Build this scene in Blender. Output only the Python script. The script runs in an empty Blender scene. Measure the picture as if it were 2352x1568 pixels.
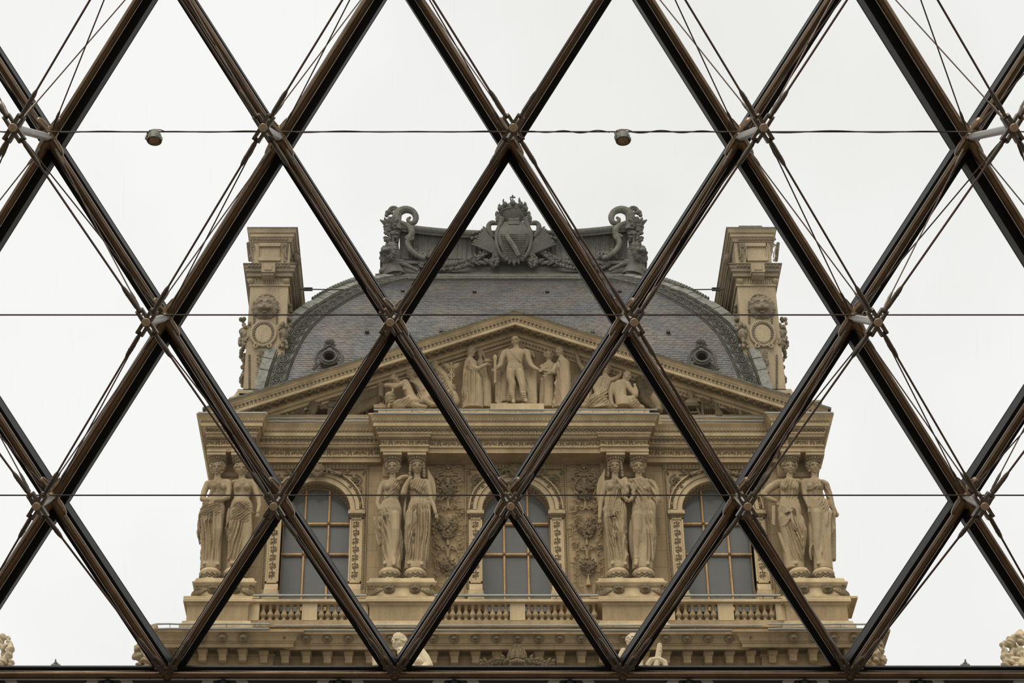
import bpy, bmesh, math, random
import numpy as np
from mathutils import Vector, Matrix
random.seed(7); RNG = np.random.RandomState(7)
C = bpy.context.scene.collection
SC = bpy.context.scene
# ------------------------------------------------------------------ camera
FPX = 5000.0; TH = math.radians(35.5); PX0 = 1060.0; PY0 = 784.0; CAMZ = 1.6
cd = bpy.data.cameras.new('camera'); cam = bpy.data.objects.new('camera', cd); C.objects.link(cam)
cd.sensor_width = 36.0; cd.lens = FPX * 36.0 / 2352.0; cd.shift_x = (1176.0 - PX0) / 2352.0
cd.clip_start = 0.1; cd.clip_end = 2000
cam.location = (0, 0, CAMZ); cam.rotation_euler = (math.pi / 2 + TH, 0, 0)
SC.camera = cam
# ------------------------------------------------------------------ light
SC.view_settings.view_transform = 'Standard'; SC.view_settings.look = 'None'
SC.view_settings.gamma = 1; SC.view_settings.exposure = 0.0
SC.view_settings.use_curve_mapping = False
W = bpy.data.worlds.new('overcast_sky'); SC.world = W; W.use_nodes = True
nt = W.node_tree; nt.nodes.clear()
wo = nt.nodes.new('ShaderNodeOutputWorld'); bg = nt.nodes.new('ShaderNodeBackground')
tc = nt.nodes.new('ShaderNodeTexCoord'); ns = nt.nodes.new('ShaderNodeTexNoise'); cr = nt.nodes.new('ShaderNodeValToRGB')
ns.inputs['Scale'].default_value = 4.0; ns.inputs['Detail'].default_value = 4; ns.inputs['Roughness'].default_value = 0.5
cr.color_ramp.elements[0].position = 0.3; cr.color_ramp.elements[0].color = (0.86, 0.86, 0.835, 1)
cr.color_ramp.elements[1].position = 0.62; cr.color_ramp.elements[1].color = (0.975, 0.975, 0.965, 1)
nt.links.new(tc.outputs['Generated'], ns.inputs['Vector']); nt.links.new(ns.outputs['Fac'], cr.inputs['Fac'])
nt.links.new(cr.outputs['Color'], bg.inputs['Color']); bg.inputs['Strength'].default_value = 1.0
nt.links.new(bg.outputs[0], wo.inputs[0])
sd = bpy.data.lights.new('sun_behind_cloud', 'SUN'); sun = bpy.data.objects.new('sun_behind_cloud', sd); C.objects.link(sun)
sd.energy = 2.3; sd.angle = math.radians(40); sd.color = (1.0, 0.95, 0.86)
sun.rotation_euler = (math.radians(30), math.radians(-14), 0)
# ------------------------------------------------------------------ pixel <-> place
def ray(px, py):
    a = (px - PX0) / FPX; b = (PY0 - py) / FPX
    return Vector((a, math.cos(TH) - b * math.sin(TH), math.sin(TH) + b * math.cos(TH)))
YW = 60.0                                    # distance of the main wall
def F(px, py, d=0.0):                        # point on the plane d metres in front of the wall
    r = ray(px, py); t = (YW - d) / r.y
    return Vector((r.x * t, YW - d, CAMZ + r.z * t))
def FX(px, py, d=0.0): return F(px, py, d).x
def FZ(py, d=0.0): return F(PX0, py, d).z
XC = FX(1188, 1361, 0.0)                      # axis of the pavilion
# ------------------------------------------------------------------ materials
def mat(name, col, rough=0.8, metal=0.0, var=0.12, scale=3.0, bump=0.0, bscale=30.0, spec=0.3, col2=None, streak=False, fine=0.0):
    m = bpy.data.materials.new(name); m.use_nodes = True; n = m.node_tree.nodes; l = m.node_tree.links
    b = n['Principled BSDF']; b.inputs['Roughness'].default_value = rough; b.inputs['Metallic'].default_value = metal
    b.inputs['Specular IOR Level'].default_value = spec
    t = n.new('ShaderNodeTexCoord'); mp = n.new('ShaderNodeMapping'); l.new(t.outputs['Object'], mp.inputs[0])
    if streak: mp.inputs['Scale'].default_value = (1.0, 1.0, 0.22)
    x = n.new('ShaderNodeTexNoise'); x.inputs['Scale'].default_value = scale; x.inputs['Detail'].default_value = 6; x.inputs['Roughness'].default_value = 0.62
    l.new(mp.outputs[0], x.inputs['Vector'])
    r = n.new('ShaderNodeValToRGB'); c2 = col2 or tuple(c * (1 - var * 2.2) for c in col); c1 = tuple(min(1, c * (1 + var)) for c in col)
    r.color_ramp.elements[0].position = 0.32; r.color_ramp.elements[0].color = (*c2, 1)
    r.color_ramp.elements[1].position = 0.66; r.color_ramp.elements[1].color = (*c1, 1)
    l.new(x.outputs['Fac'], r.inputs['Fac']); out = r.outputs['Color']
    if fine:
        y = n.new('ShaderNodeTexNoise'); y.inputs['Scale'].default_value = bscale; y.inputs['Detail'].default_value = 3; l.new(t.outputs['Object'], y.inputs['Vector'])
        q = n.new('ShaderNodeValToRGB'); q.color_ramp.elements[0].position = 0.35; q.color_ramp.elements[0].color = (1 - fine,) * 3 + (1,)
        q.color_ramp.elements[1].position = 0.6; q.color_ramp.elements[1].color = (1, 1, 1, 1); l.new(y.outputs['Fac'], q.inputs['Fac'])
        mx = n.new('ShaderNodeMix'); mx.data_type = 'RGBA'; mx.blend_type = 'MULTIPLY'; mx.inputs['Factor'].default_value = 1
        l.new(out, mx.inputs['A']); l.new(q.outputs['Color'], mx.inputs['B']); out = mx.outputs['Result']
    l.new(out, b.inputs['Base Color'])
    if bump:
        z = n.new('ShaderNodeTexNoise'); z.inputs['Scale'].default_value = bscale; z.inputs['Detail'].default_value = 4; l.new(t.outputs['Object'], z.inputs['Vector'])
        bp = n.new('ShaderNodeBump'); bp.inputs['Strength'].default_value = bump; bp.inputs['Distance'].default_value = 0.02
        l.new(z.outputs['Fac'], bp.inputs['Height']); l.new(bp.outputs[0], b.inputs['Normal'])
    return m
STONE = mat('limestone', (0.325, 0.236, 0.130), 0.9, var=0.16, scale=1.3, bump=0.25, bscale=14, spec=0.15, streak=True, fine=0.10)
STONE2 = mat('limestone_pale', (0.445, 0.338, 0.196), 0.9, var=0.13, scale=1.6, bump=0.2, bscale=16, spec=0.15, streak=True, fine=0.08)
STATUE = mat('statue_stone', (0.335, 0.253, 0.150), 0.85, var=0.12, scale=1.8, bump=0.2, bscale=18, spec=0.15, streak=True, fine=0.10)
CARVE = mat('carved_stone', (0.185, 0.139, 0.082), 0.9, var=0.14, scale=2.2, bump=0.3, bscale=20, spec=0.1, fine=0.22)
GRIME = mat('weathered_stone', (0.34, 0.27, 0.165), 0.9, var=0.14, scale=2.2, bump=0.3, bscale=20, spec=0.1, fine=0.25)
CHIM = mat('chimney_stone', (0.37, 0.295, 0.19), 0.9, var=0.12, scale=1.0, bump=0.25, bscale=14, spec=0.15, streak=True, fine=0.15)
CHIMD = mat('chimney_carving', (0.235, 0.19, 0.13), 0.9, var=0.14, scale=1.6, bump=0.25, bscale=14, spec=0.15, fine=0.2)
LEAD = mat('lead_roofing', (0.098, 0.091, 0.073), 0.7, var=0.14, scale=1.6, bump=0.3, bscale=10, spec=0.35, fine=0.2)
LEADL = mat('lead_blocks', (0.215, 0.212, 0.178), 0.75, var=0.16, scale=2.5, bump=0.3, bscale=10, spec=0.3, fine=0.2)
LEADR = mat('lead_ribbon', (0.135, 0.130, 0.105), 0.75, var=0.14, scale=2.5, bump=0.3, bscale=10, spec=0.3, fine=0.25)
LICHEN = mat('cornice_lead', (0.12, 0.115, 0.09), 0.85, var=0.2, scale=5, bump=0.5, bscale=12, spec=0.2)
ZINC = mat('zinc_pipe', (0.27, 0.275, 0.25), 0.55, metal=0.0, var=0.06, scale=2, spec=0.4)
WOOD = mat('window_oak', (0.56, 0.34, 0.155), 0.7, var=0.14, scale=3.0, bump=0.2, bscale=30, spec=0.2, streak=True, fine=0.3)
WOODD = mat('window_oak_aged', (0.27, 0.18, 0.095), 0.7, var=0.18, scale=3.0, bump=0.2, bscale=30, spec=0.2, streak=True, fine=0.3)
PANE = mat('window_glass', (0.115, 0.115, 0.105), 0.14, var=0.06, scale=0.9, spec=0.4)
DARK = mat('dark_hollow', (0.02, 0.018, 0.015), 0.9, var=0.05)
STEEL = mat('bronzed_steel', (0.155, 0.105, 0.064), 0.22, metal=0.88, var=0.12, scale=5, spec=0.5, bump=0.05, bscale=50)
STEELD = mat('cast_steel', (0.11, 0.085, 0.062), 0.36, metal=0.6, var=0.15, scale=8, spec=0.5, bump=0.1, bscale=40)
BLACKB = mat('black_glazing_bar', (0.009, 0.0085, 0.008), 0.55, var=0.05, scale=3, spec=0.2)
GREYB = mat('grey_bar_edge', (0.035, 0.034, 0.030), 0.5, var=0.05, scale=3, spec=0.3)
STRUT = mat('brushed_strut', (0.36, 0.33, 0.30), 0.4, metal=0.35, var=0.08, scale=8, spec=0.5)
ROD = mat('tension_rod', (0.10, 0.062, 0.042), 0.4, metal=0.5, var=0.1, scale=5, spec=0.5)
CABLE = mat('steel_cable', (0.07, 0.052, 0.042), 0.5, metal=0.4, var=0.1, scale=9, spec=0.4)
LAMPM = mat('lamp_housing_paint', (0.24, 0.24, 0.20), 0.5, var=0.1, scale=12, spec=0.4)
LAMPG = mat('lamp_lens', (0.22, 0.165, 0.115), 0.15, var=0.35, scale=22, spec=0.6)
PAVE = mat('court_paving', (0.12, 0.108, 0.09), 0.9, var=0.08, scale=0.3)
HALL = mat('hall_stone', (0.17, 0.14, 0.105), 0.6, var=0.06, scale=0.5)
PANEL = mat('gutter_panel', (0.03, 0.032, 0.034), 0.35, var=0.1, scale=2, spec=0.5)
PANELL = mat('gutter_panel_pale', (0.40, 0.41, 0.40), 0.4, var=0.1, scale=2, spec=0.5)
SLATE = mat('slate', (0.168, 0.162, 0.152), 0.55, var=0.10, scale=0.7, spec=0.35, col2=(0.105, 0.108, 0.116), fine=0.3, bscale=5.5)
# green/blue & warm patches on the slates
def slate_patches():
    n = SLATE.node_tree.nodes; l = SLATE.node_tree.links; b = n['Principled BSDF']
    old = b.inputs['Base Color'].links[0].from_socket
    t = n.new('ShaderNodeTexCoord'); x = n.new('ShaderNodeTexNoise'); x.inputs['Scale'].default_value = 1.1; x.inputs['Detail'].default_value = 4
    l.new(t.outputs['Object'], x.inputs['Vector']); r = n.new('ShaderNodeValToRGB')
    r.color_ramp.elements[0].position = 0.4; r.color_ramp.elements[0].color = (1, 1, 1, 1)
    r.color_ramp.elements[1].position = 0.68; r.color_ramp.elements[1].color = (1.15, 0.98, 0.80, 1)
    mx = n.new('ShaderNodeMix'); mx.data_type = 'RGBA'; mx.blend_type = 'MULTIPLY'; mx.inputs['Factor'].default_value = 1
    l.new(x.outputs['Fac'], r.inputs['Fac']); l.new(old, mx.inputs['A']); l.new(r.outputs['Color'], mx.inputs['B']); l.new(mx.outputs['Result'], b.inputs['Base Color'])
slate_patches()
GLASS = bpy.data.materials.new('pyramid_glass'); GLASS.use_nodes = True
n = GLASS.node_tree.nodes; n.clear(); l = GLASS.node_tree.links
o_ = n.new('ShaderNodeOutputMaterial'); mxs = n.new('ShaderNodeMixShader'); tr = n.new('ShaderNodeBsdfTransparent'); gl = n.new('ShaderNodeBsdfGlossy')
tr.inputs['Color'].default_value = (0.985, 0.988, 0.985, 1); gl.inputs['Roughness'].default_value = 0.03
wv = n.new('ShaderNodeTexNoise'); wv.inputs['Scale'].default_value = 2.0; tcg = n.new('ShaderNodeTexCoord'); mpg = n.new('ShaderNodeMapping')
mpg.inputs['Rotation'].default_value = (0, 0, 0.9); mpg.inputs['Scale'].default_value = (60, 1.2, 1)
rg = n.new('ShaderNodeValToRGB'); rg.color_ramp.elements[0].position = 0.66; rg.color_ramp.elements[0].color = (0.012,) * 3 + (1,)
rg.color_ramp.elements[1].position = 0.80; rg.color_ramp.elements[1].color = (0.05,) * 3 + (1,)
l.new(tcg.outputs['Object'], mpg.inputs[0]); l.new(mpg.outputs[0], wv.inputs['Vector']); l.new(wv.outputs['Fac'], rg.inputs['Fac'])
l.new(rg.outputs['Color'], mxs.inputs[0]); l.new(tr.outputs[0], mxs.inputs[1]); l.new(gl.outputs[0], mxs.inputs[2]); l.new(mxs.outputs[0], o_.inputs[0])
# ------------------------------------------------------------------ mesh tools
def tpl(V, Fc):
    V = np.array(V, float).reshape(-1, 3); cn = np.array([len(f) for f in Fc]); lo = np.array([i for f in Fc for i in f])
    return V, lo, cn
def rings(R, closed=True, caps=True, loop=False):      # R: list of (n,3) rings -> template
    n = len(R[0]); V = np.concatenate(R); Fc = []
    m = len(R); rng = range(m) if loop else range(m - 1)
    for k in rng:
        a = k * n; b = ((k + 1) % m) * n
        for i in range(n if closed else n - 1):
            j = (i + 1) % n
            Fc.append((a + i, a + j, b + j, b + i))
    if caps and not loop:
        Fc.append(tuple(range(n))[::-1]); Fc.append(tuple(range((m - 1) * n, m * n)))
    return tpl(V, Fc)
BOX = tpl([(-.5, -.5, -.5), (.5, -.5, -.5), (.5, .5, -.5), (-.5, .5, -.5), (-.5, -.5, .5), (.5, -.5, .5), (.5, .5, .5), (-.5, .5, .5)],
          [(3, 2, 1, 0), (4, 5, 6, 7), (0, 1, 5, 4), (1, 2, 6, 5), (2, 3, 7, 6), (3, 0, 4, 7)])
def lathe(prof, n=16):
    a = np.linspace(0, 2 * np.pi, n, endpoint=False)
    return rings([np.stack([r * np.cos(a), r * np.sin(a), np.full(n, z)], 1) for r, z in prof])
def sph(n=10, m=7):
    t = np.linspace(-np.pi / 2, np.pi / 2, m); t[0] += .02; t[-1] -= .02
    return lathe([(math.cos(q), math.sin(q)) for q in t], n)
SPH = sph(); SPHL = sph(7, 5); SPHH = sph(20, 13)
CYL = lathe([(1, 0), (1, 1)], 12); CYLH = lathe([(1, 0), (1, 1)], 28)
def frame(d):
    d = Vector(d).normalized(); u = Vector((0, 0, 1)) if abs(d.z) < .9 else Vector((0, 1, 0))
    s = d.cross(u).normalized(); return s, s.cross(d), d
def tube(P, r, n=8, cap=0.0, flat=None):                # P points, r radius or list; cap: rounded ends
    P = [Vector(p) for p in P]; m = len(P); rr = [r] * m if np.isscalar(r) else list(r)
    if cap:
        d0 = (P[0] - P[1]).normalized(); d1 = (P[-1] - P[-2]).normalized()
        P = [P[0] + d0 * rr[0] * .95, P[0] + d0 * rr[0] * .6] + P + [P[-1] + d1 * rr[-1] * .6, P[-1] + d1 * rr[-1] * .95]
        rr = [rr[0] * .25, rr[0] * .8] + rr + [rr[-1] * .8, rr[-1] * .25]; m += 4
    a = np.linspace(0, 2 * np.pi, n, endpoint=False); R = []
    s = None
    for i in range(m):
        d = (P[min(i + 1, m - 1)] - P[max(i - 1, 0)])
        if d.length < 1e-9: d = Vector((0, 0, 1))
        d.normalize()
        if s is None: s, b, _ = frame(d)
        else:
            s = (s - d * s.dot(d)); s = s.normalized() if s.length > 1e-6 else frame(d)[0]; b = s.cross(d)
        S = np.array(s); B = np.array(b) * (1 if flat is None else flat)
        R.append(np.array(P[i]) + rr[i] * (np.outer(np.cos(a), S) + np.outer(np.sin(a), B)))
    return rings(R)
def xf(t, M):
    V, lo, cn = t; M = np.array(M); return V @ M[:3, :3].T + M[:3, 3], lo, cn
def TRS(loc=(0, 0, 0), rot=(0, 0, 0), sc=(1, 1, 1)):
    if np.isscalar(sc): sc = (sc,) * 3
    from mathutils import Euler
    return Matrix.Translation(Vector(loc)) @ Euler(rot).to_matrix().to_4x4() @ Matrix.Diagonal((*sc, 1))
class MB:
    def __init__(s): s.V = []; s.L = []; s.N = []; s.n = 0
    def add(s, t, M=None):
        if M is not None: t = xf(t, M)
        V, lo, cn = t; s.V.append(V); s.L.append(lo + s.n); s.N.append(cn); s.n += len(V); return s
    def box(s, a, b):
        a = Vector(a); b = Vector(b); c = (a + b) / 2; z = b - a
        return s.add(BOX, TRS(c, (0, 0, 0), (abs(z.x), abs(z.y), abs(z.z))))
    def ball(s, c, r, rot=(0, 0, 0), t=None):
        return s.add(t or SPH, TRS(c, rot, r))
    def arr(s): return np.concatenate(s.V), np.concatenate(s.L), np.concatenate(s.N)
    def mesh(s, name, org=(0, 0, 0), smooth=35):
        V, lo, cn = s.arr(); return mk_mesh(name, V - np.array(org), lo, cn, smooth)
def mk_mesh(name, V, lo, cn, smooth=35):
    me = bpy.data.meshes.new(name); me.vertices.add(len(V)); me.vertices.foreach_set('co', V.astype(np.float32).ravel())
    me.loops.add(len(lo)); me.loops.foreach_set('vertex_index', lo.astype(np.int32))
    me.polygons.add(len(cn)); st = np.concatenate([[0], np.cumsum(cn)[:-1]]).astype(np.int32)
    me.polygons.foreach_set('loop_start', st); me.polygons.foreach_set('loop_total', cn.astype(np.int32))
    me.polygons.foreach_set('use_smooth', np.full(len(cn), bool(smooth)))
    me.update(calc_edges=True); me.validate()
    if smooth and smooth < 170: me.set_sharp_from_angle(angle=math.radians(smooth))
    return me
ORG = {}
def tag(o, label=None, cat=None, group=None, kind=None):
    if label: o['label'] = label
    if cat: o['category'] = cat
    if group: o['group'] = group
    if kind: o['kind'] = kind
    return o
def empty(name, loc, label=None, cat=None, group=None, kind=None):
    o = bpy.data.objects.new(name, None); C.objects.link(o); o.location = loc; o.empty_display_size = 0.2; ORG[o] = Vector(loc)
    return tag(o, label, cat, group, kind)
def obj(name, mb, m, parent=None, org=None, smooth=35, kind=None, label=None):
    if org is None:
        if parent is not None: org = ORG[parent]
        else:
            V = np.concatenate(mb.V); lo = V.min(0); hi = V.max(0); org = Vector(((lo[0] + hi[0]) / 2, (lo[1] + hi[1]) / 2, lo[2]))
    me = mb.mesh(name, org, smooth); me.materials.append(m)
    o = bpy.data.objects.new(name, me); C.objects.link(o); ORG[o] = Vector(org)
    o.location = Vector(org) - (ORG[parent] if parent else Vector())
    if parent: o.parent = parent
    return tag(o, label, None, None, kind)
def inst(name, me, parent, loc, rot=(0, 0, 0), sc=(1, 1, 1), label=None):   # shared mesh, world loc
    o = bpy.data.objects.new(name, me); C.objects.link(o); ORG[o] = Vector(loc)
    if np.isscalar(sc): sc = (sc,) * 3
    o.location = Vector(loc) - (ORG[parent] if parent else Vector()); o.rotation_euler = rot; o.scale = sc
    if parent: o.parent = parent
    if label: o['label'] = label
    return o
def sweep(path, prof, y0, ends=True, capback=None):     # path: [(X,b)] left->right, b = metres in front of the wall ; prof: [(off,Z)]
    P = [Vector((x, y0 - b)) for x, b in path]; R = []
    for i, p in enumerate(P):
        def nrm(a, b):
            d = (b - a).normalized(); return Vector((d.y, -d.x))
        n1 = nrm(P[i - 1], p) if i else None; n2 = nrm(p, P[i + 1]) if i < len(P) - 1 else None
        if n1 is None: mv = n2
        elif n2 is None: mv = n1
        else: mv = (n1 + n2) / max(0.2, 1 + n1.dot(n2))
        R.append(np.array([(p.x + mv.x * o, p.y + mv.y * o, z) for o, z in prof]))
    return rings(R, closed=True, caps=True)
def remesh(mb, vox, smooth=3, fn=None, name='m', org=(0, 0, 0), m=None, own=None):
    V, lo, cn = mb.arr(); me = mk_mesh('tmp', V - np.array(org), lo, cn, 0)
    o = bpy.data.objects.new('tmp', me); C.objects.link(o)
    r = o.modifiers.new('r', 'REMESH'); r.mode = 'VOXEL'; r.voxel_size = vox
    if smooth: s = o.modifiers.new('s', 'SMOOTH'); s.factor = 0.5; s.iterations = smooth
    dg = bpy.context.evaluated_depsgraph_get(); e = o.evaluated_get(dg); out = bpy.data.meshes.new_from_object(e)
    bpy.data.objects.remove(o); bpy.data.meshes.remove(me); out.name = name
    if fn:
        k = len(out.vertices); v = np.empty(k * 3, np.float32); out.vertices.foreach_get('co', v); v = v.reshape(-1, 3).astype(float)
        nn = np.empty(k * 3, np.float32); out.vertex_normals.foreach_get('vector', nn); nn = nn.reshape(-1, 3)
        if own is not None:
            ed = np.empty(len(out.edges) * 2, np.int32); out.edges.foreach_get('vertices', ed); own._edges = ed.reshape(-1, 2)
        v = fn(v, nn); out.vertices.foreach_set('co', v.astype(np.float32).ravel()); out.update()
    out.polygons.foreach_set('use_smooth', np.ones(len(out.polygons), bool))
    if m: out.materials.clear(); out.materials.append(m)
    return out
def spiral(c, r0, r1, turns, a0=0.0, sgn=1, n=22):      # points in the X-Z plane
    P = []
    for i in range(n):
        t = i / (n - 1); a = a0 + sgn * t * turns * 2 * math.pi; r = r0 * (1 - t) + r1 * t
        P.append(Vector((c[0] + r * math.cos(a), c[1], c[2] + r * math.sin(a))))
    return P
def bez(p, n=10):
    p = [Vector(q) for q in p]; out = []
    for i in range(n):
        t = i / (n - 1); q = p[:]
        while len(q) > 1: q = [q[k].lerp(q[k + 1], t) for k in range(len(q) - 1)]
        out.append(q[0])
    return out
def smp(P, n=6):                                           # smooth path through points
    P = [Vector(p) for p in P]; P = [2 * P[0] - P[1]] + P + [2 * P[-1] - P[-2]]; out = []
    for i in range(1, len(P) - 2):
        for k in range(n):
            t = k / n; a, b, c, d = P[i - 1:i + 3]; out.append(.5 * ((2 * b) + (c - a) * t + (2 * a - 5 * b + 4 * c - d) * t * t + (3 * b - a - 3 * c + d) * t ** 3))
    return out + [P[-2]]
def crt(P, R, seg=10, n=5):
    Q = smp(P, n); return tube(Q, list(np.interp(np.linspace(0, len(P) - 1, len(Q)), range(len(P)), R)), seg)
def leaf(L, w, th=0.03, lobes=0):                        # leaf along +Z, facing -Y
    n = 9; R = []
    for i in range(n):
        t = i / (n - 1); ww = w * math.sin(math.pi * min(1, t * .92 + .08)) ** .8 * (1 - .35 * t) + .002
        y = -th * 2.2 * math.sin(math.pi * t) - th * 2 * t * t
        R.append(np.array([(-ww, y + th * .5, t * L), (0, y - th * .9, t * L), (ww, y + th * .5, t * L), (0, y + th, t * L)]))
    return rings(R)
# ------------------------------------------------------------------ pyramid plane
BE = math.radians(38.0); NV = Vector((0, math.cos(BE), math.sin(BE))); UP = Vector((0, -math.sin(BE), math.cos(BE)))
CAMP = Vector((0, 0, CAMZ)); SP = 1.968; DP = FPX * SP / 521.0
def GI(px, py):                               # pixel -> (u, v) on the glass plane
    r = ray(px, py); t = DP / r.dot(NV); q = r * t; return q.x, q.dot(UP)
def G(u, v, w=0.0): return CAMP + NV * (DP - w) + UP * v + Vector((u, 0, 0))   # w towards the room
vb = GI(PX0, 1549)[1]; v1 = GI(PX0, 326)[1]; DV = (v1 - vb) / 3.0
u_b = GI(390, 1546)[0]; u_t = GI(1170, 326)[0]
UB = (u_b + (GI(1945, 1546)[0] - 3 * SP) + GI(1428, 1546)[0] - 2 * SP) / 3; print('SP', SP, (GI(1945, 1546)[0] - GI(390, 1546)[0]) / 3, DV)
SP = (GI(1945, 1546)[0] - GI(390, 1546)[0]) / 3; UB = GI(390, 1546)[0]
VB0 = GI(PX0, 1541)[1]
def node(k, j):                               # k rows above the base, j half columns
    return UB + (j + (0.5 if k % 2 else 0.0)) * SP, (vb + k * DV if k else VB0)
WH = {1: 0.80, 2: 1.25, 3: 1.62, 4: 1.85}     # truss depth of each row
WH[5] = 2.0
gz = G(0, vb).z; gy = G(0, vb).y
MID = Matrix(((1, 0, 0), (0, UP.y, NV.y), (0, UP.z, NV.z)))   # columns: u, v, outward
MRI = Matrix(((1, 0, 0), (0, UP.y, -NV.y), (0, UP.z, -NV.z))).to_euler()   # u, v, towards the room
def flipz(me): me.transform(Matrix.Diagonal((1, 1, -1, 1))); me.flip_normals()
def M4(loc): m = MID.to_4x4(); m.translation = loc; return m
# ------------------------------------------------------------------ ground and hall (mostly out of frame; they bounce light)
b = MB(); b.box((-150, gy + .5, gz - 1.4), (150, 57.0, gz - 0.5)); fl = obj('floor', b, PAVE, kind='structure'); fl['label'] = 'paved palace court beyond the glass'
b = MB(); b.box((-14, -14, -0.3), (14, gy + .6, 0)); o = obj('floor', b, HALL, kind='structure'); o['label'] = 'stone floor of the sunken hall'
for n_, a_, c_ in (('wall_left', (-14.5, -14, 0), (-14, gy + .5, gz - .6)), ('wall_right', (14, -14, 0), (14.5, gy + .5, gz - .6)), ('wall_back', (-14, -14.5, 0), (14, -14, gz - .6))):
    b = MB(); b.box(a_, c_); o = obj(n_, b, HALL, kind='structure'); o['label'] = 'stone wall of the sunken hall'
b = MB(); b.box((-14, gy + .1, 0.0), (14, gy + .5, gz - 0.6)); o = obj('wall_front', b, HALL, kind='structure'); o['label'] = 'stone wall of the sunken hall below the glass'
# ------------------------------------------------------------------ the lattice
PYR = empty('glass_pyramid', G(0, vb), 'diamond lattice of brown steel tubes and black bars holding the glass', 'glass roof')
TW = 0.155; BD = 0.042
def strip_tpl(p, q, hw, w0, w1):              # bar of width 2hw along p-q between depths w0..w1
    p = Vector(p); q = Vector(q); d = (q - p).normalized(); s = NV.cross(d).normalized()
    R = []
    for c in (p, q):
        R.append(np.array([c + s * hw - NV * w0, c - s * hw - NV * w0, c - s * hw - NV * w1, c + s * hw - NV * w1]))
    return rings(R)
HEAVY = set()
for k in range(0, 5): pass
jr = range(-2, 6)
def heavy(k, j, right):                       # the two broader bars of the lattice
    a, v = node(k, j)
    px = 0
    if right:                                 # rises to the right: passes (385,725)
        a0, v0 = node(2, 0); return abs((a - a0) - (v - v0) * SP / 2 / DV) < .12
    a0, v0 = node(3, 3); a0, v0 = node(3, 3)
    return abs((a - a0) + (v - v0) * SP / 2 / DV) < .12
nodes_seen = []
for k in range(0, 5):
    for j in jr:
        u0, v0 = node(k, j)
        for right in (True, False):
            if k == 4: continue
            jj = (j + (1 if k % 2 else 0)) if right else (j - (0 if k % 2 else 1))
            u1, v1_ = node(k + 1, jj)
            h = heavy(k, j, right); f = 1.18 if h else 1.0
            p = G(u0, v0, TW); q = G(u1, v1_, TW)
            b = MB().add(tube([p, q], 0.0365 * f, 18)); b.add(strip_tpl(G(u0, v0), G(u1, v1_), 0.012, 0.02, TW - .02))
            for t in (.07, .93):
                c = p.lerp(q, t); dd = (q - p).normalized(); b.add(tube([c - dd * .006, c + dd * .006], 0.0385 * f, 18))
            be = obj('beam', b, STEEL, PYR)
            b = MB().add(strip_tpl(G(u0, v0 - BD), G(u1, v1_ - BD), 0.067 * f, -0.15 * f, 0.055)); obj('glazing_bar', b, BLACKB, be, smooth=0)
            b = MB().add(strip_tpl(G(u0, v0 - BD), G(u1, v1_ - BD), 0.070 * f, -0.165 * f, -0.15 * f)); obj('capping_strip', b, GREYB, be, smooth=0)
vb = VB0
# base rail
ua, ub_ = node(0, -2)[0], node(0, 5)[0]
b = MB().add(tube([G(ua, vb, TW), G(ub_, vb, TW)], 0.036, 16))
for j in jr:
    u = node(0, j)[0]; b.add(tube([G(u - .16, vb, TW), G(u - .15, vb, TW)], 0.039, 16)); b.add(tube([G(u + .15, vb, TW), G(u + .16, vb, TW)], 0.039, 16))
    b.ball(G(u, vb, TW), 0.055)
be = obj('base_beam', b, STEEL, PYR)
b = MB().add(strip_tpl(G(ua, vb + .036), G(ub_, vb + .036), 0.020, 0.03, 0.10)); obj('glazing_bar', b, BLACKB, be, smooth=0)
# panes
for k in range(0, 4):
    for j in jr:
        u0, v0 = node(k, j)
        pts = [(u0, v0), node(k + 1, j + (1 if k % 2 else 0)), node(k + 2, j), node(k + 1, j - (0 if k % 2 else 1))]
        b = MB().add(rings([np.array([G(u, v, w) for u, v in pts]) for w in (0.0, 0.02)])); obj('pane', b, GLASS, PYR, smooth=0)
        if k == 0:
            u1 = node(0, j + 1)[0]; pts = [(u0, v0 + .05), (u1, v0 + .05), node(1, j)]
            b = MB().add(rings([np.array([G(u, v, w) for u, v in pts]) for w in (0.0, 0.02)])); obj('pane', b, GLASS, PYR, smooth=0)
# hub template in local axes (u, v, out) : boss faces the room (-z)
du = SP / 2; ang = math.atan2(DV, du)
DIRS = [ang, math.pi - ang, -ang, math.pi + ang]
hb = MB()
for a in DIRS:
    for s in (-1, 1):
        R = []
        for t, w_, h_ in ((.015, .015, .040), (.045, .013, .038), (.080, .011, .030), (.108, .012, .036), (.122, .009, .022)):
            cx = t * math.cos(a) - s * .021 * math.sin(a); cy = t * math.sin(a) + s * .021 * math.cos(a)
            n_ = (-math.sin(a) * .012, math.cos(a) * .012)
            R.append(np.array([(cx - n_[0], cy - n_[1], -h_), (cx + n_[0], cy + n_[1], -h_), (cx + n_[0], cy + n_[1], h_ + .01), (cx - n_[0], cy - n_[1], h_ + .01)]))
        hb.add(rings(R))
    hb.add(tube([(0.102 * math.cos(a) - .032 * math.sin(a), .102 * math.sin(a) + .032 * math.cos(a), 0), (0.102 * math.cos(a) + .032 * math.sin(a), .102 * math.sin(a) - .032 * math.cos(a), 0)], .012, 10))
hb.add(lathe([(.036, -.03), (.042, -.02), (.042, .05), (.03, .08)], 20)); HUB = hb.mesh('hub'); HUB.materials.append(STEELD); flipz(HUB)
BOSS = MB().add(lathe([(.001, -.066), (.031, -.066), (.035, -.061), (.036, -.03), (.036, .0)], 24)).add(lathe([(.001, -.069), (.007, -.069), (.008, -.065)], 10)).mesh('boss')
BOSS.materials.append(mat('boss_face', (0.34, 0.24, 0.15), 0.4, metal=0.3, var=0.08, scale=12, spec=0.5)); flipz(BOSS)
nb = MB()
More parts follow.
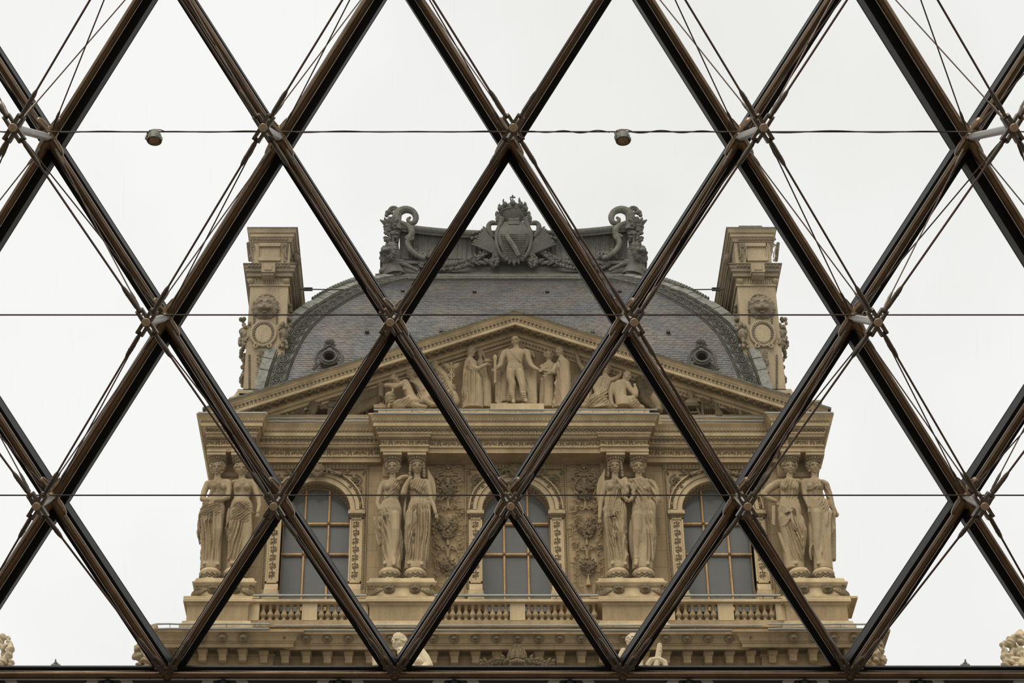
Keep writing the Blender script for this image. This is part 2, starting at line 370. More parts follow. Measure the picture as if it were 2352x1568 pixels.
for a in DIRS:                                # cast junction on the tubes
    e = Vector((math.cos(a), math.sin(a), 0))
    nb.add(tube([e * 0.0, e * .10, e * .16], [.058, .052, .044], 12, cap=.5))
nb.ball((0, 0, -.01), (.065, .065, .06)); nb.add(tube([(0, 0, -.02), (0, 0, -.10)], [.045, .028], 12))
NODE = remesh(nb, .009, 3, name='junction', m=STEEL); flipz(NODE)
cl = MB()
for a in DIRS:
    e = Vector((math.cos(a), math.sin(a), -.25)).normalized(); s = Vector((-math.sin(a), math.cos(a), 0))
    for q in (-1, 1): cl.add(tube([e * .07 + s * .012 * q, e * .12 + s * .013 * q, e * .15 + s * .010 * q], [.008, .011, .006], 6, cap=.5))
    cl.ball(e * .12, (.014, .014, .014))
CLEV = cl.mesh('clevis'); CLEV.materials.append(STEELD); flipz(CLEV)
def hubp(k, j):
    u, v = node(k, j); return G(u, v, WH[k]) if k > 0 else G(u, v, TW + .03)
def rod(p, q, r, e0, e1, tr):                # tension rod with a turnbuckle at each end
    d = (q - p).normalized(); L = (q - p).length
    P = [p + d * e0]; 
    b = MB().add(tube([p + d * e0, q - d * e1], r, 8)); o = obj('tension_rod', b, ROD, PYR)
    for s, c, e in ((1, p, e0), (-1, q, e1)):
        dd = d * s; c0 = c + dd * e; b = MB()
        b.add(tube([c0, c0 + dd * .02, c0 + dd * .03, c0 + dd * .05, c0 + dd * (.05 + tr), c0 + dd * (.07 + tr), c0 + dd * (.10 + tr)], [r * 1.5, r * 2.0, r * 1.6, r * 2.1, r * 2.1, r * 1.9, r * 1.1], 10))
        b.add(tube([c0 + dd * (.04 + tr * .85), c0 + dd * (.047 + tr * .85)], r * 2.35, 10))
        obj('turnbuckle', b, STEELD, o)
for k in range(1, 5):
    for j in jr:
        u, v = node(k, j); n0 = G(u, v, TW); h = G(u, v, WH[k])
        nd = inst('junction', NODE, PYR, n0); nd.rotation_euler = MRI
        nd.rotation_euler = MRI
        c = inst('clevis', CLEV, nd, n0); c.rotation_euler = (0, 0, 0)
        b = MB().add(tube([G(u, v, TW + .06), G(u, v, TW + .09), G(u, v, TW + .12), G(u, v, WH[k] - .06), G(u, v, WH[k] - .03)], [.020, .030, .034, .034, .028], 20)); obj('strut', b, STRUT, PYR)
        hh = inst('hub', HUB, PYR, h); hh.rotation_euler = MRI
        inst('boss', BOSS, hh, h)
        for right in (True, False):
            jj = (j - (0 if k % 2 else 1)) if right is False else (j + (1 if k % 2 else 0))
            # rods going down: to row k-1
            h2 = hubp(k - 1, jj); n2 = G(*node(k - 1, jj), TW)
            if k > 1:
                rod(h, h2, .0092, .105, .105, .15)
                if WH[k] > 1.0 or True:
                    rod(h, n2, .0058, .14, .14, .10); rod(n0, h2, .0058, .14, .14, .10)
            else:
                q = G(*node(0, jj), TW + .05); rod(h, q.lerp(h, .10), .0092, .105, .0, .15)
# forks at the base where the rods land
for j in jr:
    for s in (-1, 1):
        a = G(*node(0, j), TW + .05); t = hubp(1, j if s > 0 else j - 1); d = (t - a).normalized(); x = Vector((1, 0, 0)); sd_ = d.cross(NV).normalized()
        b = MB()
        for q in (-1, 1):
            b.add(tube([a + d * .05 + sd_ * .018 * q, a + d * .12 + sd_ * .022 * q, a + d * .19 + sd_ * .02 * q, a + d * .23 + sd_ * .006 * q], [.014, .017, .016, .012], 8, cap=.5))
        b.add(tube([a + d * .21, a + d * .27], [.026, .016], 12)); b.add(tube([a + d * .11 - sd_ * .045, a + d * .11 + sd_ * .045], .013, 10)); b.add(tube([a, a + d * .12], .014, 8))
        obj('fork_end', b, STEELD, PYR)
# horizontal cables
for k, py in ((3, 302.5), (2, 723), (1, 1137)):
    v = GI(PX0, py)[1] * (DP - .35) / DP; P = []
    ua_, ub2 = node(k, -2)[0], node(k, 5)[0]
    N_ = 60
    for i in range(N_): P.append(G(ua_ + (ub2 - ua_) * i / (N_ - 1), v, .35))
    b = MB().add(tube(P, .0068 if k != 3 else .0062, 8))
    for j in jr: b.add(tube([G(node(k, j)[0], v, .36), G(*node(k, j), TW + .05)], .018, 8))
    cb = obj('cable', b, CABLE, PYR)
    if k == 3:
        for x0, x1 in ((140, 590), (680, 1130), (1210, 1400), (1445, 1670), (1760, 2290), (-120, 20)):
            a = GI(x0, 302)[0]; c = GI(x1, 302)[0]; Q = []
            for i in range(40):
                t = i / 39; Q.append(G((a + (c - a) * t) * (DP - .35) / DP, v - .007 * math.sin(t * 5 * math.pi + x0) - .004 * math.sin(t * 13), .36 + .008 * math.cos(t * 5 * math.pi)))
            obj('power_lead', MB().add(tube(Q, .005, 6)), CABLE, cb)
# ------------------------------------------------------------------ spotlights clipped to the upper cable
def spot(px, lab):
    v = GI(PX0, 302.5)[1] * (DP - .35) / DP; u = GI(px, 302)[0] * (DP - .35) / DP; c = G(u, v, .36)
    s = empty('spotlight', c, lab, 'lamp'); dn = Vector((0, -.25, -1)).normalized()
    tilt = 0.0 ; R = Matrix.Rotation(-tilt, 4, 'X')
    def T(mb_, z): return xf(mb_, Matrix.Translation(c) @ Matrix.Rotation(math.radians(0), 4, 'X'))
    L = lathe([(.001, -.012), (.030, -.012), (.052, -.022), (.060, -.045), (.061, -.078), (.064, -.080), (.064, -.092), (.058, -.093), (.056, -.086)], 28)
    Mx = Matrix.Translation(c + Vector((0, 0, -.012))) @ R
    b = MB().add(xf(L, Mx))
    for a in np.linspace(0, 2 * math.pi, 6, endpoint=False): b.add(xf(BOX, Mx @ TRS((.064 * math.cos(a), .064 * math.sin(a), -.07), (0, 0, a), (.008, .012, .03))))
    obj('housing', b, LAMPM, s)
    b = MB().add(xf(lathe([(.001, -.094), (.03, -.093), (.057, -.088), (.057, -.084), (.001, -.084)], 28), Mx)); lz = obj('lens', b, LAMPG, s)
    b = MB().add(xf(lathe([(.001, -.0985), (.012, -.098), (.022, -.094)], 16), Mx)).add(xf(lathe([(.040, -.096), (.043, -.0955), (.044, -.092)], 24), Mx)); obj('bulb_glow_ring', b, mat('lamp_lens_ring', (0.42, 0.28, 0.17), 0.2, var=.2, scale=30), lz)
    b = MB().box(c + Vector((-.030, -.02, -.022)), c + Vector((.030, .02, .012))); b.add(tube([c + Vector((-.055, 0, -.07)), c + Vector((-.066, -.01, -.05)), c + Vector((-.05, -.01, -.015)), c + Vector((-.02, -.01, -.0))], .006, 6))
    b.add(tube([c + Vector((-.062, -.02, -.05)), c + Vector((-.07, -.03, -.09)), c + Vector((-.066, -.03, -.11))], .008, 6)); obj('bracket', b, STEELD, s)
    P = [c + Vector(q) for q in ((-.05, 0, -.05), (-.07, 0, -.02), (-.05, 0, .012), (-.01, 0, .026), (.04, 0, .022), (.08, 0, .004))]
    obj('power_lead', MB().add(tube(P, .0045, 6)), CABLE, s)
spot(357, 'round grey spotlight clipped to the upper cable near the left edge')
spot(1430, 'round grey spotlight clipped to the upper cable above the right roof scroll')
# ------------------------------------------------------------------ gutter strip with round downlights under the base rail
gt = empty('gutter_ledge', G(0, vb - .12), 'dark ledge with pale stripes running under the base tube', 'ledge')
vg = vb - .042
obj('panel', MB().add(strip_tpl(G(ua, vg - .2), G(ub_, vg - .2), .2, .10, .14)), PANEL, gt, smooth=0)
obj('trim_strip', MB().add(strip_tpl(G(ua, vg + .004), G(ub_, vg + .004), .006, .08, .17)), PANELL, gt, smooth=0)
for i in range(10):
    u = GI(255 + (i - 1) * 263.0 + (8 if i > 5 else 0), 1566)[0]
    b = MB().add(rings([np.array([G(u - .18, vg - .003, w), G(u - .08, vg - .003, w), G(u - .14, vg - .12, w), G(u - .24, vg - .12, w)]) for w in (.14, .15)]))
    b.add(rings([np.array([G(u + .10, vg - .003, w), G(u + .20, vg - .003, w), G(u + .27, vg - .12, w), G(u + .17, vg - .12, w)]) for w in (.14, .15)])); obj('pale_stripe', b, PANELL, gt, smooth=0)
    c = G(u, vg - .045, .15); d = empty('downlight', c, 'round black domed light under the base tube, ' + ['first', 'second', 'third', 'fourth', 'fifth', 'sixth', 'seventh', 'eighth', 'ninth', 'last'][i] + ' from the left', 'lamp', 'domed lights along the gutter ledge')
    m_ = M4(c); obj('dome', MB().add(xf(lathe([(.055, .02), (.052, -.02), (.040, -.05), (.022, -.064), (.001, -.068)], 24), m_)), BLACKB, d)
    obj('rim', MB().add(xf(lathe([(.070, .01), (.070, -.005), (.057, -.010), (.055, .01)], 24), m_)), PANEL, d)
# ================================================================== PALACE PAVILION
def P2(px, d=0.0, py=1200): return FX(px, py, d)
def prof(b, pts): return [(off, FZ(py, b + off)) for off, py in pts]
def stoneblock_grid(parent, x0, x1, z0, z1, y, rows, w, depth=.05, m=None, gap=.006, seed=1):   # ashlar blocks standing slightly proud of the wall core
    r = random.Random(seed); z = z0; h = (z1 - z0) / rows; k = 0
    while z < z1 - .01:
        x = x0 - (w / 2 if k % 2 else 0)
        while x < x1 - .01:
            a = max(x, x0); c = min(x + w * r.uniform(.9, 1.1), x1); x = c
            if x1 - c < w * .3: c = x1; x = x1
            t = r.uniform(0, .003)
            bb = MB().box((a + gap / 2, y - depth - t, z + gap / 2), (c - gap / 2, y, z + h - gap / 2)); obj('stone', bb, m or STONE, parent, smooth=0)
        z += h; k += 1
# ---- main wall
z_low = FZ(1700, 1.0); z_top = FZ(1000, 0.0); z_bal = FZ(1375, 0.0)
xl, xr = P2(480, 0), P2(1888, 0)
WALL = empty('wall_front', (XC, YW, z_bal), 'pale limestone wall of the palace pavilion', kind='structure')
# window data : centre px, at mid height
WIN = [(FX(723, 1250, -.0), 'left'), (FX(1186.5, 1250, 0), 'middle'), (FX(1651, 1250, 0), 'right')]
mpx = (FX(1300, 1250, 0) - FX(1200, 1250, 0)) / 100.0   # metres per pixel across at wall depth
GH = 79 * mpx; PO = 109 * mpx; OB = 118 * mpx
ZS = FZ(1171, 0.0); Zb = FZ(1372, 0)
ztopf = FZ(1050, 0.0)
# wall core with arched openings: strips between, lintel pieces with arch
def arch_wall(parent, xc, half, r, y0, y1, zb, zs, zt, m, name='wall_core', n=24):
    b = MB(); 
    b.box((xc - half, y0, zb), (xc - r, y1, zs)); b.box((xc + r, y0, zb), (xc + half, y1, zs))
    R = []
    for i in range(n + 1):
        a = math.pi * i / n; x = r * math.cos(a); z = r * math.sin(a)
        # outer point on rectangle
        R.append((xc + x, zs + z, xc + (half * math.cos(a) / max(abs(math.cos(a)), .0001) if abs(math.cos(a)) * (zt - zs) > abs(math.sin(a)) * half else (zt - zs) * math.cos(a) / math.sin(a)),
                  zs + (half * math.sin(a) / abs(math.cos(a)) if abs(math.cos(a)) * (zt - zs) > abs(math.sin(a)) * half else (zt - zs))))
    rg = [np.array([(p[0], y0, p[1]), (p[2], y0, p[3]), (p[2], y1, p[3]), (p[0], y1, p[1])]) for p in R]
    b.add(rings(rg))
    for sx in (-1, 1):
        c = (xc + sx * half, zt); zz = half * math.tan(math.atan2(zt - zs, half))
        pr = [p for p in R if abs(p[3] - zt) < 1e-6]; q = min(pr, key=lambda p: abs(p[2] - c[0])); e = [p for p in R if abs(p[2] - c[0]) < 1e-6]; e = max(e, key=lambda p: p[3])
        V = [(q[2], y0, zt), (c[0], y0, zt), (e[2], y0, e[3]), (q[2], y1, zt), (c[0], y1, zt), (e[2], y1, e[3])]
        b.add(tpl(V, [(0, 1, 2), (5, 4, 3), (0, 3, 4, 1), (1, 4, 5, 2), (2, 5, 3, 0)]))
    return obj(name, b, m, parent, smooth=25)
zt_w = FZ(1046, 0.0)
for xc, nm in WIN: arch_wall(WALL, xc, OB + .02, GH, YW + .0, YW + .9, Zb - .10, ZS, zt_w, STONE)
edges = [xl] + [v for xc, nm in WIN for v in (xc - OB - .02, xc + OB + .02)] + [xr]
for i in range(0, len(edges), 2):
    a, c = edges[i], edges[i + 1]
    obj('wall_core', MB().box((a, YW + .05, Zb - .10), (c, YW + .9, zt_w)), STONE, WALL, smooth=0)
    stoneblock_grid(WALL, a, c, Zb - .1, zt_w, YW + .05, 9, .72, seed=i)
obj('wall_core', MB().box((xl, YW + .9, FZ(1600, 0)), (xr, YW + 14, FZ(960, 0) )), STONE, WALL, smooth=0)
# ---- arched windows and surrounds
def rosette(c, r, n=8, d=.05):
    b = MB(); 
    for i in range(n):
        a = 2 * math.pi * i / n; b.add(SPHL, TRS((c[0] + .62 * r * math.cos(a), c[1], c[2] + .62 * r * math.sin(a)), (0, -a, 0), (r * .42, d * .8, r * .24)))
    b.ball(c, (r * .28, d * 1.1, r * .28), t=SPHL); return b
def addmb(a, b): a.V += b.V; a.L += [l + a.n for l in b.L]; a.N += b.N; a.n += b.n; return a
SP2 = lambda c, r0, r1, t, a0, s, rad, n=18, fl=None: tube(spiral(c, r0, r1, t, a0, s, n), [rad * (1 - .35 * i / (n - 1)) for i in range(n)], 6, flat=fl)
def scroll_unit(mb, c, h, flip=1, rad=.02, wide=1.0):    # paired S-curve with rosette, unit of a running frieze
    x, y, z = c
    mb.add(SP2((x, y, z), h * .42, h * .10, 1.35, math.pi * (0 if flip > 0 else 1), flip, rad)); mb.ball((x, y - .01, z), (h * .10, .03, h * .10), t=SPHL)
    for q in (-1, 1):
        mb.add(SPHL, TRS((x + q * h * .52 * wide, y, z + h * .22 * flip * q), (0, .7 * q * flip, 0), (h * .22, .03, h * .09)))
        mb.add(SPHL, TRS((x + q * h * .60 * wide, y, z - h * .25 * flip * q), (0, -.9 * q * flip, 0), (h * .18, .03, h * .08)))
def vert_arabesque(x, y, z0, z1, w):
    b = MB(); n = max(3, int((z1 - z0) / (w * 1.25))); h = (z1 - z0) / n
    for i in range(n):
        zc = z0 + h * (i + .5)
        for q in (-1, 1):
            b.add(SP2((x + q * w * .22, y, zc + .04 * h * q), w * .24, w * .05, 1.2, math.pi / 2 * q, -q if i % 2 else q, w * .065, 13))
            b.add(SPHL, TRS((x + q * w * .30, y, zc + h * .36), (0, q * .6, 0), (w * .16, .03, w * .07)))
        b.ball((x, y - .01, zc + h * .42), (w * .12, .035, h * .13), t=SPHL)
        b.add(tube([(x, y, zc - h * .45), (x, y - .01, zc), (x, y, zc + h * .45)], w * .05, 5))
    return b
def bead_line(p, q, step, r, y=None):
    p = Vector(p); q = Vector(q); L = (q - p).length; n = max(2, int(L / step)); b = MB()
    for i in range(n): b.add(SPHL, TRS(p.lerp(q, (i + .5) / n), (0, 0, 0), r))
    return b
for wi, (xc, nm) in enumerate(WIN):
    w = empty('arched_window', (xc, YW + .5, Zb), {'left': 'left arched window with oak mullions, beside the corner caryatids', 'middle': 'middle arched window with oak mullions, below the pediment', 'right': 'right arched window with oak mullions, beside the caryatid with hand on hip'}[nm], 'window', 'arched windows of the pavilion')
    yg = YW + .55; s = (YW + .55) / YW; 
    r_ = GH + .04; fz = lambda py: FZ(py, -.55)
    trs = [fz(1276), fz(1206)]; mull = [-27.5 * mpx * s, 27.5 * mpx * s]
    # panes : 3 columns x 3 rows
    zs = [Zb - .2] + trs + [ZS + r_]; xs = [-r_] + mull + [r_]
    for i in range(3):
        for k in range(3):
            x0, x1, z0, z1 = xs[i], xs[i + 1], zs[k], zs[k + 1]
            if k < 2: b = MB().box((xc + x0, yg, z0), (xc + x1, yg + .02, z1))
            else:
                pts = [(xc + x0, z0), (xc + x1, z0)]
                for t in np.linspace(x1, x0, 9): pts.append((xc + t, max(z0 + .01, ZS + math.sqrt(max(0, r_ * r_ - t * t)))))
                b = MB().add(rings([np.array([(x, yy, z) for x, z in pts]) for yy in (yg + .02, yg)]))
            pn = obj('pane', b, PANE, w, smooth=0)
    # frame : outer
    prof_ = []
    b = MB(); inn = []
    for t in range(25):
        a = math.pi * t / 24; inn.append((xc + (r_ - .03) * math.cos(a), ZS + (r_ - .03) * math.sin(a)))
    b.add(tube([(xc + r_ - .03, yg - .03, Zb - .2)] + [(x, yg - .03, z) for x, z in inn] + [(xc - r_ + .03, yg - .03, Zb - .2)], .045, 6)); obj('frame', b, WOODD, w)
    for x in mull:
        zt_ = ZS + math.sqrt(r_ * r_ - x * x)
        b = MB().box((xc + x - .045, yg - .05, Zb - .2), (xc + x + .045, yg, zt_)); mo = obj('mullion', b, WOODD, w, smooth=0)
        b = MB().box((xc + x - .022, yg - .09, Zb - .2), (xc + x + .022, yg - .05, zt_)); obj('moulding', b, WOOD, mo, smooth=0)
    for z in trs:
        b = MB().box((xc - r_ + .02, yg - .07, z - .05), (xc + r_ - .02, yg, z + .05)); to = obj('transom', b, WOODD, w, smooth=0)
        b = MB().box((xc - r_ + .02, yg - .10, z - .015), (xc + r_ - .02, yg - .07, z + .04)); obj('moulding', b, WOOD, to, smooth=0)
        for x in mull: obj('rosette', rosette((xc + x, yg - .11, z + .01), .06, 6, .03), WOODD, to)
    # surround
    f = empty('window_surround', (xc, YW, Zb), 'carved stone frame with pilasters and acanthus keystone around the ' + nm + ' arched window', 'window frame', 'carved frames around the arched windows')
    # archivolt rings
    def arc_band(r0, r1, y0, y1, z_=ZS, n=32):
        return rings([np.array([(xc + r * math.cos(a), y, z_ + r * math.sin(a)) for r, y in ((r0, y0), (r1, y0), (r1, y1), (r0, y1))]) for a in np.linspace(0, math.pi, n)])
    e = (PO - GH)
    b = MB().add(arc_band(GH - .005, GH + e * .36, YW - .02, YW + .5)).add(arc_band(GH + e * .42, GH + e * .70, YW - .06, YW + .1)).add(arc_band(GH + e * .94, PO + .02, YW - .10, YW + .1)).add(arc_band(GH + e * .3, PO, YW - .03, YW + .1))
    obj('archivolt', b, STONE2, f, smooth=30)
    b = MB()
    for a in np.linspace(.03, math.pi - .03, 96):
        b.ball((xc + (GH + e * .39) * math.cos(a), YW - .03, ZS + (GH + e * .39) * math.sin(a)), (.017, .02, .017), t=SPHL)
    for i, a in enumerate(np.linspace(.03, math.pi - .03, 54)):
        rr = GH + e * .83; c = (xc + rr * math.cos(a), YW - .05, ZS + rr * math.sin(a))
        b.add(SPHL, TRS(c, (0, -a + (.7 if i % 2 else -.7), 0), (.05, .03, .02)))
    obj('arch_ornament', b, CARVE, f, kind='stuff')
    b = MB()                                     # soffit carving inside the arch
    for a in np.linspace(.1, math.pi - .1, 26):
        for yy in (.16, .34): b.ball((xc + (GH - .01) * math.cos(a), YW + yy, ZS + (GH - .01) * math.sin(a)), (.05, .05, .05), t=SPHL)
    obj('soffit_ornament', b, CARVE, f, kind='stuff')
    zc1, zc2, zc3 = FZ(1179, .15), FZ(1190, .06), FZ(1339, .05)
    for q in (-1, 1):
        xm = xc + q * (GH + PO) / 2; hw = (PO - GH) / 2
        b = MB().box((xm - hw, YW - .05, zc3), (xm + hw, YW + .5, zc2))
        for a_, c_ in ((-hw, -hw + .045), (hw - .045, hw)): b.box((xm + a_, YW - .085, zc3), (xm + c_, YW - .04, zc2))
        b.box((xm - hw, YW - .085, zc3), (xm + hw, YW - .04, zc3 + .05)).box((xm - hw, YW - .085, zc2 - .05), (xm + hw, YW - .04, zc2))
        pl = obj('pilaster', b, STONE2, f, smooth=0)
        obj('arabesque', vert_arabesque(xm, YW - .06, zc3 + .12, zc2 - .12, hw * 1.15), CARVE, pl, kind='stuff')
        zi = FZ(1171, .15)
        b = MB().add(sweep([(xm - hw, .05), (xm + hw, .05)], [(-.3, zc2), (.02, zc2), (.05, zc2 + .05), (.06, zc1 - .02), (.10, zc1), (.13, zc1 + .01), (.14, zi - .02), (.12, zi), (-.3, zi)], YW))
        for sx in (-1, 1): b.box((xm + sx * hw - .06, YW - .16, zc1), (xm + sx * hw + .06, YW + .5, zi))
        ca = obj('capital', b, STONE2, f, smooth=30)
        b = MB()
        for i in range(5): scroll_unit(b, (xm + (i - 2) * hw * .42, YW - .12, (zc1 + zc2) / 2), .13, 1 if i % 2 else -1, .014)
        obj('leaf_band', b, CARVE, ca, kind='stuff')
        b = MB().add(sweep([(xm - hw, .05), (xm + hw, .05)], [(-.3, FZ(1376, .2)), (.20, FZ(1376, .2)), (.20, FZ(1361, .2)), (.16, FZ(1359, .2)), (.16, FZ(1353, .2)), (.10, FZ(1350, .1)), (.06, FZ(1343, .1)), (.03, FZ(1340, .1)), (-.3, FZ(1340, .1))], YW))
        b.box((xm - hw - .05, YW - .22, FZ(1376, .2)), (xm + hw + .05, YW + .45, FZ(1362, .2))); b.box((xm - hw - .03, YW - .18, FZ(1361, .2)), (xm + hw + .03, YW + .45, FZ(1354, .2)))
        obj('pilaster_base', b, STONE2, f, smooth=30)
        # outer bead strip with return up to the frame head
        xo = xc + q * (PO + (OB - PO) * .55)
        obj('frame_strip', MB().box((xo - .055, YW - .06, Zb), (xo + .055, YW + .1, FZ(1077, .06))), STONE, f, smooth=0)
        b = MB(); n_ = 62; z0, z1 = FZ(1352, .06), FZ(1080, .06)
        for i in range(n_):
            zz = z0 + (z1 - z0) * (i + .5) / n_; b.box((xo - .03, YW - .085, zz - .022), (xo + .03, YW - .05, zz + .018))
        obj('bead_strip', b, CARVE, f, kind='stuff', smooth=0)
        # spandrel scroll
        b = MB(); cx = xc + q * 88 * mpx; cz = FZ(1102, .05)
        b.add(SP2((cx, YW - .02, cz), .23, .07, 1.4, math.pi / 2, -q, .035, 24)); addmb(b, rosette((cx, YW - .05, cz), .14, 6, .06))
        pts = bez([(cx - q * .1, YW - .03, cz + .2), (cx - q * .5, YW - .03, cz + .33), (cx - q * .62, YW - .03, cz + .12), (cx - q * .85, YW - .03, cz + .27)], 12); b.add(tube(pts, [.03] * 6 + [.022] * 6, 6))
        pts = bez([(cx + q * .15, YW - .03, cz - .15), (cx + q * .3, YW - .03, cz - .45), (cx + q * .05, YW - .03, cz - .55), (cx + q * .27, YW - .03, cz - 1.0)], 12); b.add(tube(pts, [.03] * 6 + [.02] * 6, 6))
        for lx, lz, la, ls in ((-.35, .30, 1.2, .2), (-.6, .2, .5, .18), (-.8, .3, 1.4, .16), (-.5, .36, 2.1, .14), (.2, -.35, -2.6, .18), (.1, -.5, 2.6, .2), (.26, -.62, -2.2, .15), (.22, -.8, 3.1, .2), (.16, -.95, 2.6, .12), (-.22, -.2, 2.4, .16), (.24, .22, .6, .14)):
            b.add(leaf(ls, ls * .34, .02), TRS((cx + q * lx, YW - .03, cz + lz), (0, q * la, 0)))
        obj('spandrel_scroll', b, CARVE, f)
    hw = 126 * mpx
    # head of the frame : wave band, fascia, crown moulding
    z0 = FZ(1077, .06)
    b = MB().add(sweep([(xc - OB, .04), (xc + OB, .04)], [(-.3, z0), (.03, z0), (.03, FZ(1075, .08)), (.05, FZ(1073.5, .08)), (.06, FZ(1066, .1)), (.12, FZ(1064.3, .16)), (.12, FZ(1060, .16)), (.15, FZ(1059, .2)), (.17, FZ(1054.5, .2)), (.17, FZ(1053, .2)), (-.3, FZ(1053, .2))], YW))
    obj('hood_cornice', b, STONE, f, smooth=30)
    for py, dd, st, r in ((1070, .11, .11, (.032, .03, .055)), (1056.8, .215, .09, (.03, .03, .03)), (1076, .09, .07, (.022, .02, .03))):
        obj('hood_ornament', bead_line((xc - OB - (.05 if py < 1060 else 0), YW - dd, FZ(py, dd)), (xc + OB + (.05 if py < 1060 else 0), YW - dd, FZ(py, dd)), st, r), CARVE, f, kind='stuff')
    # acanthus keystone with shell
    kb = MB(); kz = FZ(1079, .25)
    for i in range(7):
        a = (i - 3) * .36; kb.add(leaf(.42 - .03 * abs(i - 3), .09, .03), TRS((xc, YW - .2, kz - .06), (-.15, a, 0)))
    for i in range(5):
        a = math.pi + (i - 2) * .38; kb.add(leaf(.34 - .03 * abs(i - 2), .09, .03), TRS((xc, YW - .18, kz + .02), (.1, a, 0)))
    kb.ball((xc, YW - .24, kz), (.14, .1, .12))
    for q in (-1, 1):
        kb.add(SP2((xc + q * .24, YW - .2, kz - .02), .12, .03, 1.3, math.pi / 2, q, .035)); kb.add(tube(bez([(xc + q * .15, YW - .18, kz + .1), (xc + q * .4, YW - .2, kz + .05), (xc + q * .62, YW - .16, kz - .08), (xc + q * .78, YW - .12, kz - .12)], 9), [.05, .055, .055, .05, .05, .045, .04, .035, .03], 8)); kb.ball((xc + q * .72, YW - .16, kz - .1), (.08, .06, .08))
        for t in range(4): kb.add(leaf(.2, .05, .02), TRS((xc + q * (.4 + t * .12), YW - .15, kz - .02 - t * .03), (0, q * (2.2 - t * .2), 0)))
    obj('keystone', kb, CARVE, f)
# ---- carved fruit garlands on both sides of the middle window
def garland(pxc, lab):
    x = FX(pxc, 1200, .05); g = empty('garland_relief', (x, YW, FZ(1345, .05)), lab, 'relief', 'carved fruit reliefs beside the middle window')
    Z = lambda py: FZ(py, .08); y = YW - .06; r = random.Random(int(pxc)); 
    b = MB()
    for q in (-1, 1):
        b.add(SP2((x + q * .29, y, Z(1078)), .17, .10, .75, math.pi * (.2 if q > 0 else .8) - math.pi * .5 * q * 0, q, .022, 16)); b.add(SP2((x + q * .22, y, Z(1092)), .16, .09, .9, math.pi / 2, -q, .03, 16))
        b.add(tube(bez([(x, y, Z(1092)), (x + q * .25, y, Z(1085)), (x + q * .42, y, Z(1092)), (x + q * .5, y, Z(1105))], 9), .022, 6))
    b.add(SP2((x, y, Z(1074)), .12, .12, 1, 0, 1, .025, 18)); b.ball((x, y - .03, Z(1074)), (.06, .05, .06))
    obj('ribbon', b, STONE, g)
    b = MB()
    for py0, n, rad, pw in ((1118, 60, .055, .27), (1138, 22, .045, .16), (1208, 70, .06, .30), (1224, 26, .05, .2), (1296, 50, .055, .24), (1312, 22, .035, .13)):
        for i in range(n):
            a = r.uniform(0, 6.28); q = math.sqrt(r.random()); cx = x + pw * q * math.cos(a); cz = Z(py0) + pw * .75 * q * math.sin(a); s = rad * r.uniform(.6, 1.1)
            b.ball((cx, y - .05 * (1 - q) - .02, cz), (s, s * .8, s), t=SPH if i % 3 else SPHL)
        for i in range(16):
            a = r.uniform(0, 6.28); b.add(leaf(.14, .034, .02), TRS((x + pw * .7 * math.cos(a), y - .02, Z(py0) + pw * .55 * math.sin(a)), (0, math.pi / 2 - a, 0)))
    obj('fruit', b, CARVE, g, kind='stuff')
    b = MB()
    for z0, z1, w0, w1 in ((1100, 1112, .08, .05), (1146, 1168, .03, .05), (1186, 1198, .05, .07), (1232, 1252, .03, .05), (1262, 1284, .07, .04), (1318, 1330, .03, .04), (1330, 1345, .05, .09)):
        b.add(tube([(x, y - .02, Z(z1)), (x, y - .02, Z(z0))], [w1, w0], 8))
    for py in (1166, 1258):
        for q in (-1, 1): b.add(SP2((x + q * .12, y - .02, Z(py)), .09, .04, 1.0, 0, q, .028, 12))
    obj('stem', b, STONE, g)
    b = MB()
    for q in (-1, 1):
        for (pa, pb, bow) in ((1096, 1150, .34), (1160, 1182, .42), (1182, 1250, .46), (1250, 1345, .40)):
            P = bez([(x + q * .12, y, Z(pa)), (x + q * bow * 1.25, y, Z(pa * .8 + pb * .2)), (x + q * bow, y, Z(pa * .4 + pb * .6)), (x + q * bow * .75, y, Z(pb))], 12); b.add(tube(P, [.022] * 8 + [.014] * 4, 5))
            for i in range(2, 12):
                a = r.uniform(.5, 2.6) * (1 if i % 2 else -1); b.add(leaf(r.uniform(.12, .20), .04, .02), TRS(P[i] + Vector((0, -.01, 0)), (0, a, 0)))
        for py in (1165, 1252): b.add(SP2((x + q * .38, y, Z(py)), .11, .03, 1.3, 0, -q, .024, 14))
    obj('tendril', b, STONE, g)
garland(1029, 'carved garland of fruit and ribbons on the wall left of the middle window')
garland(1346, 'carved garland of fruit and ribbons on the wall right of the middle window')
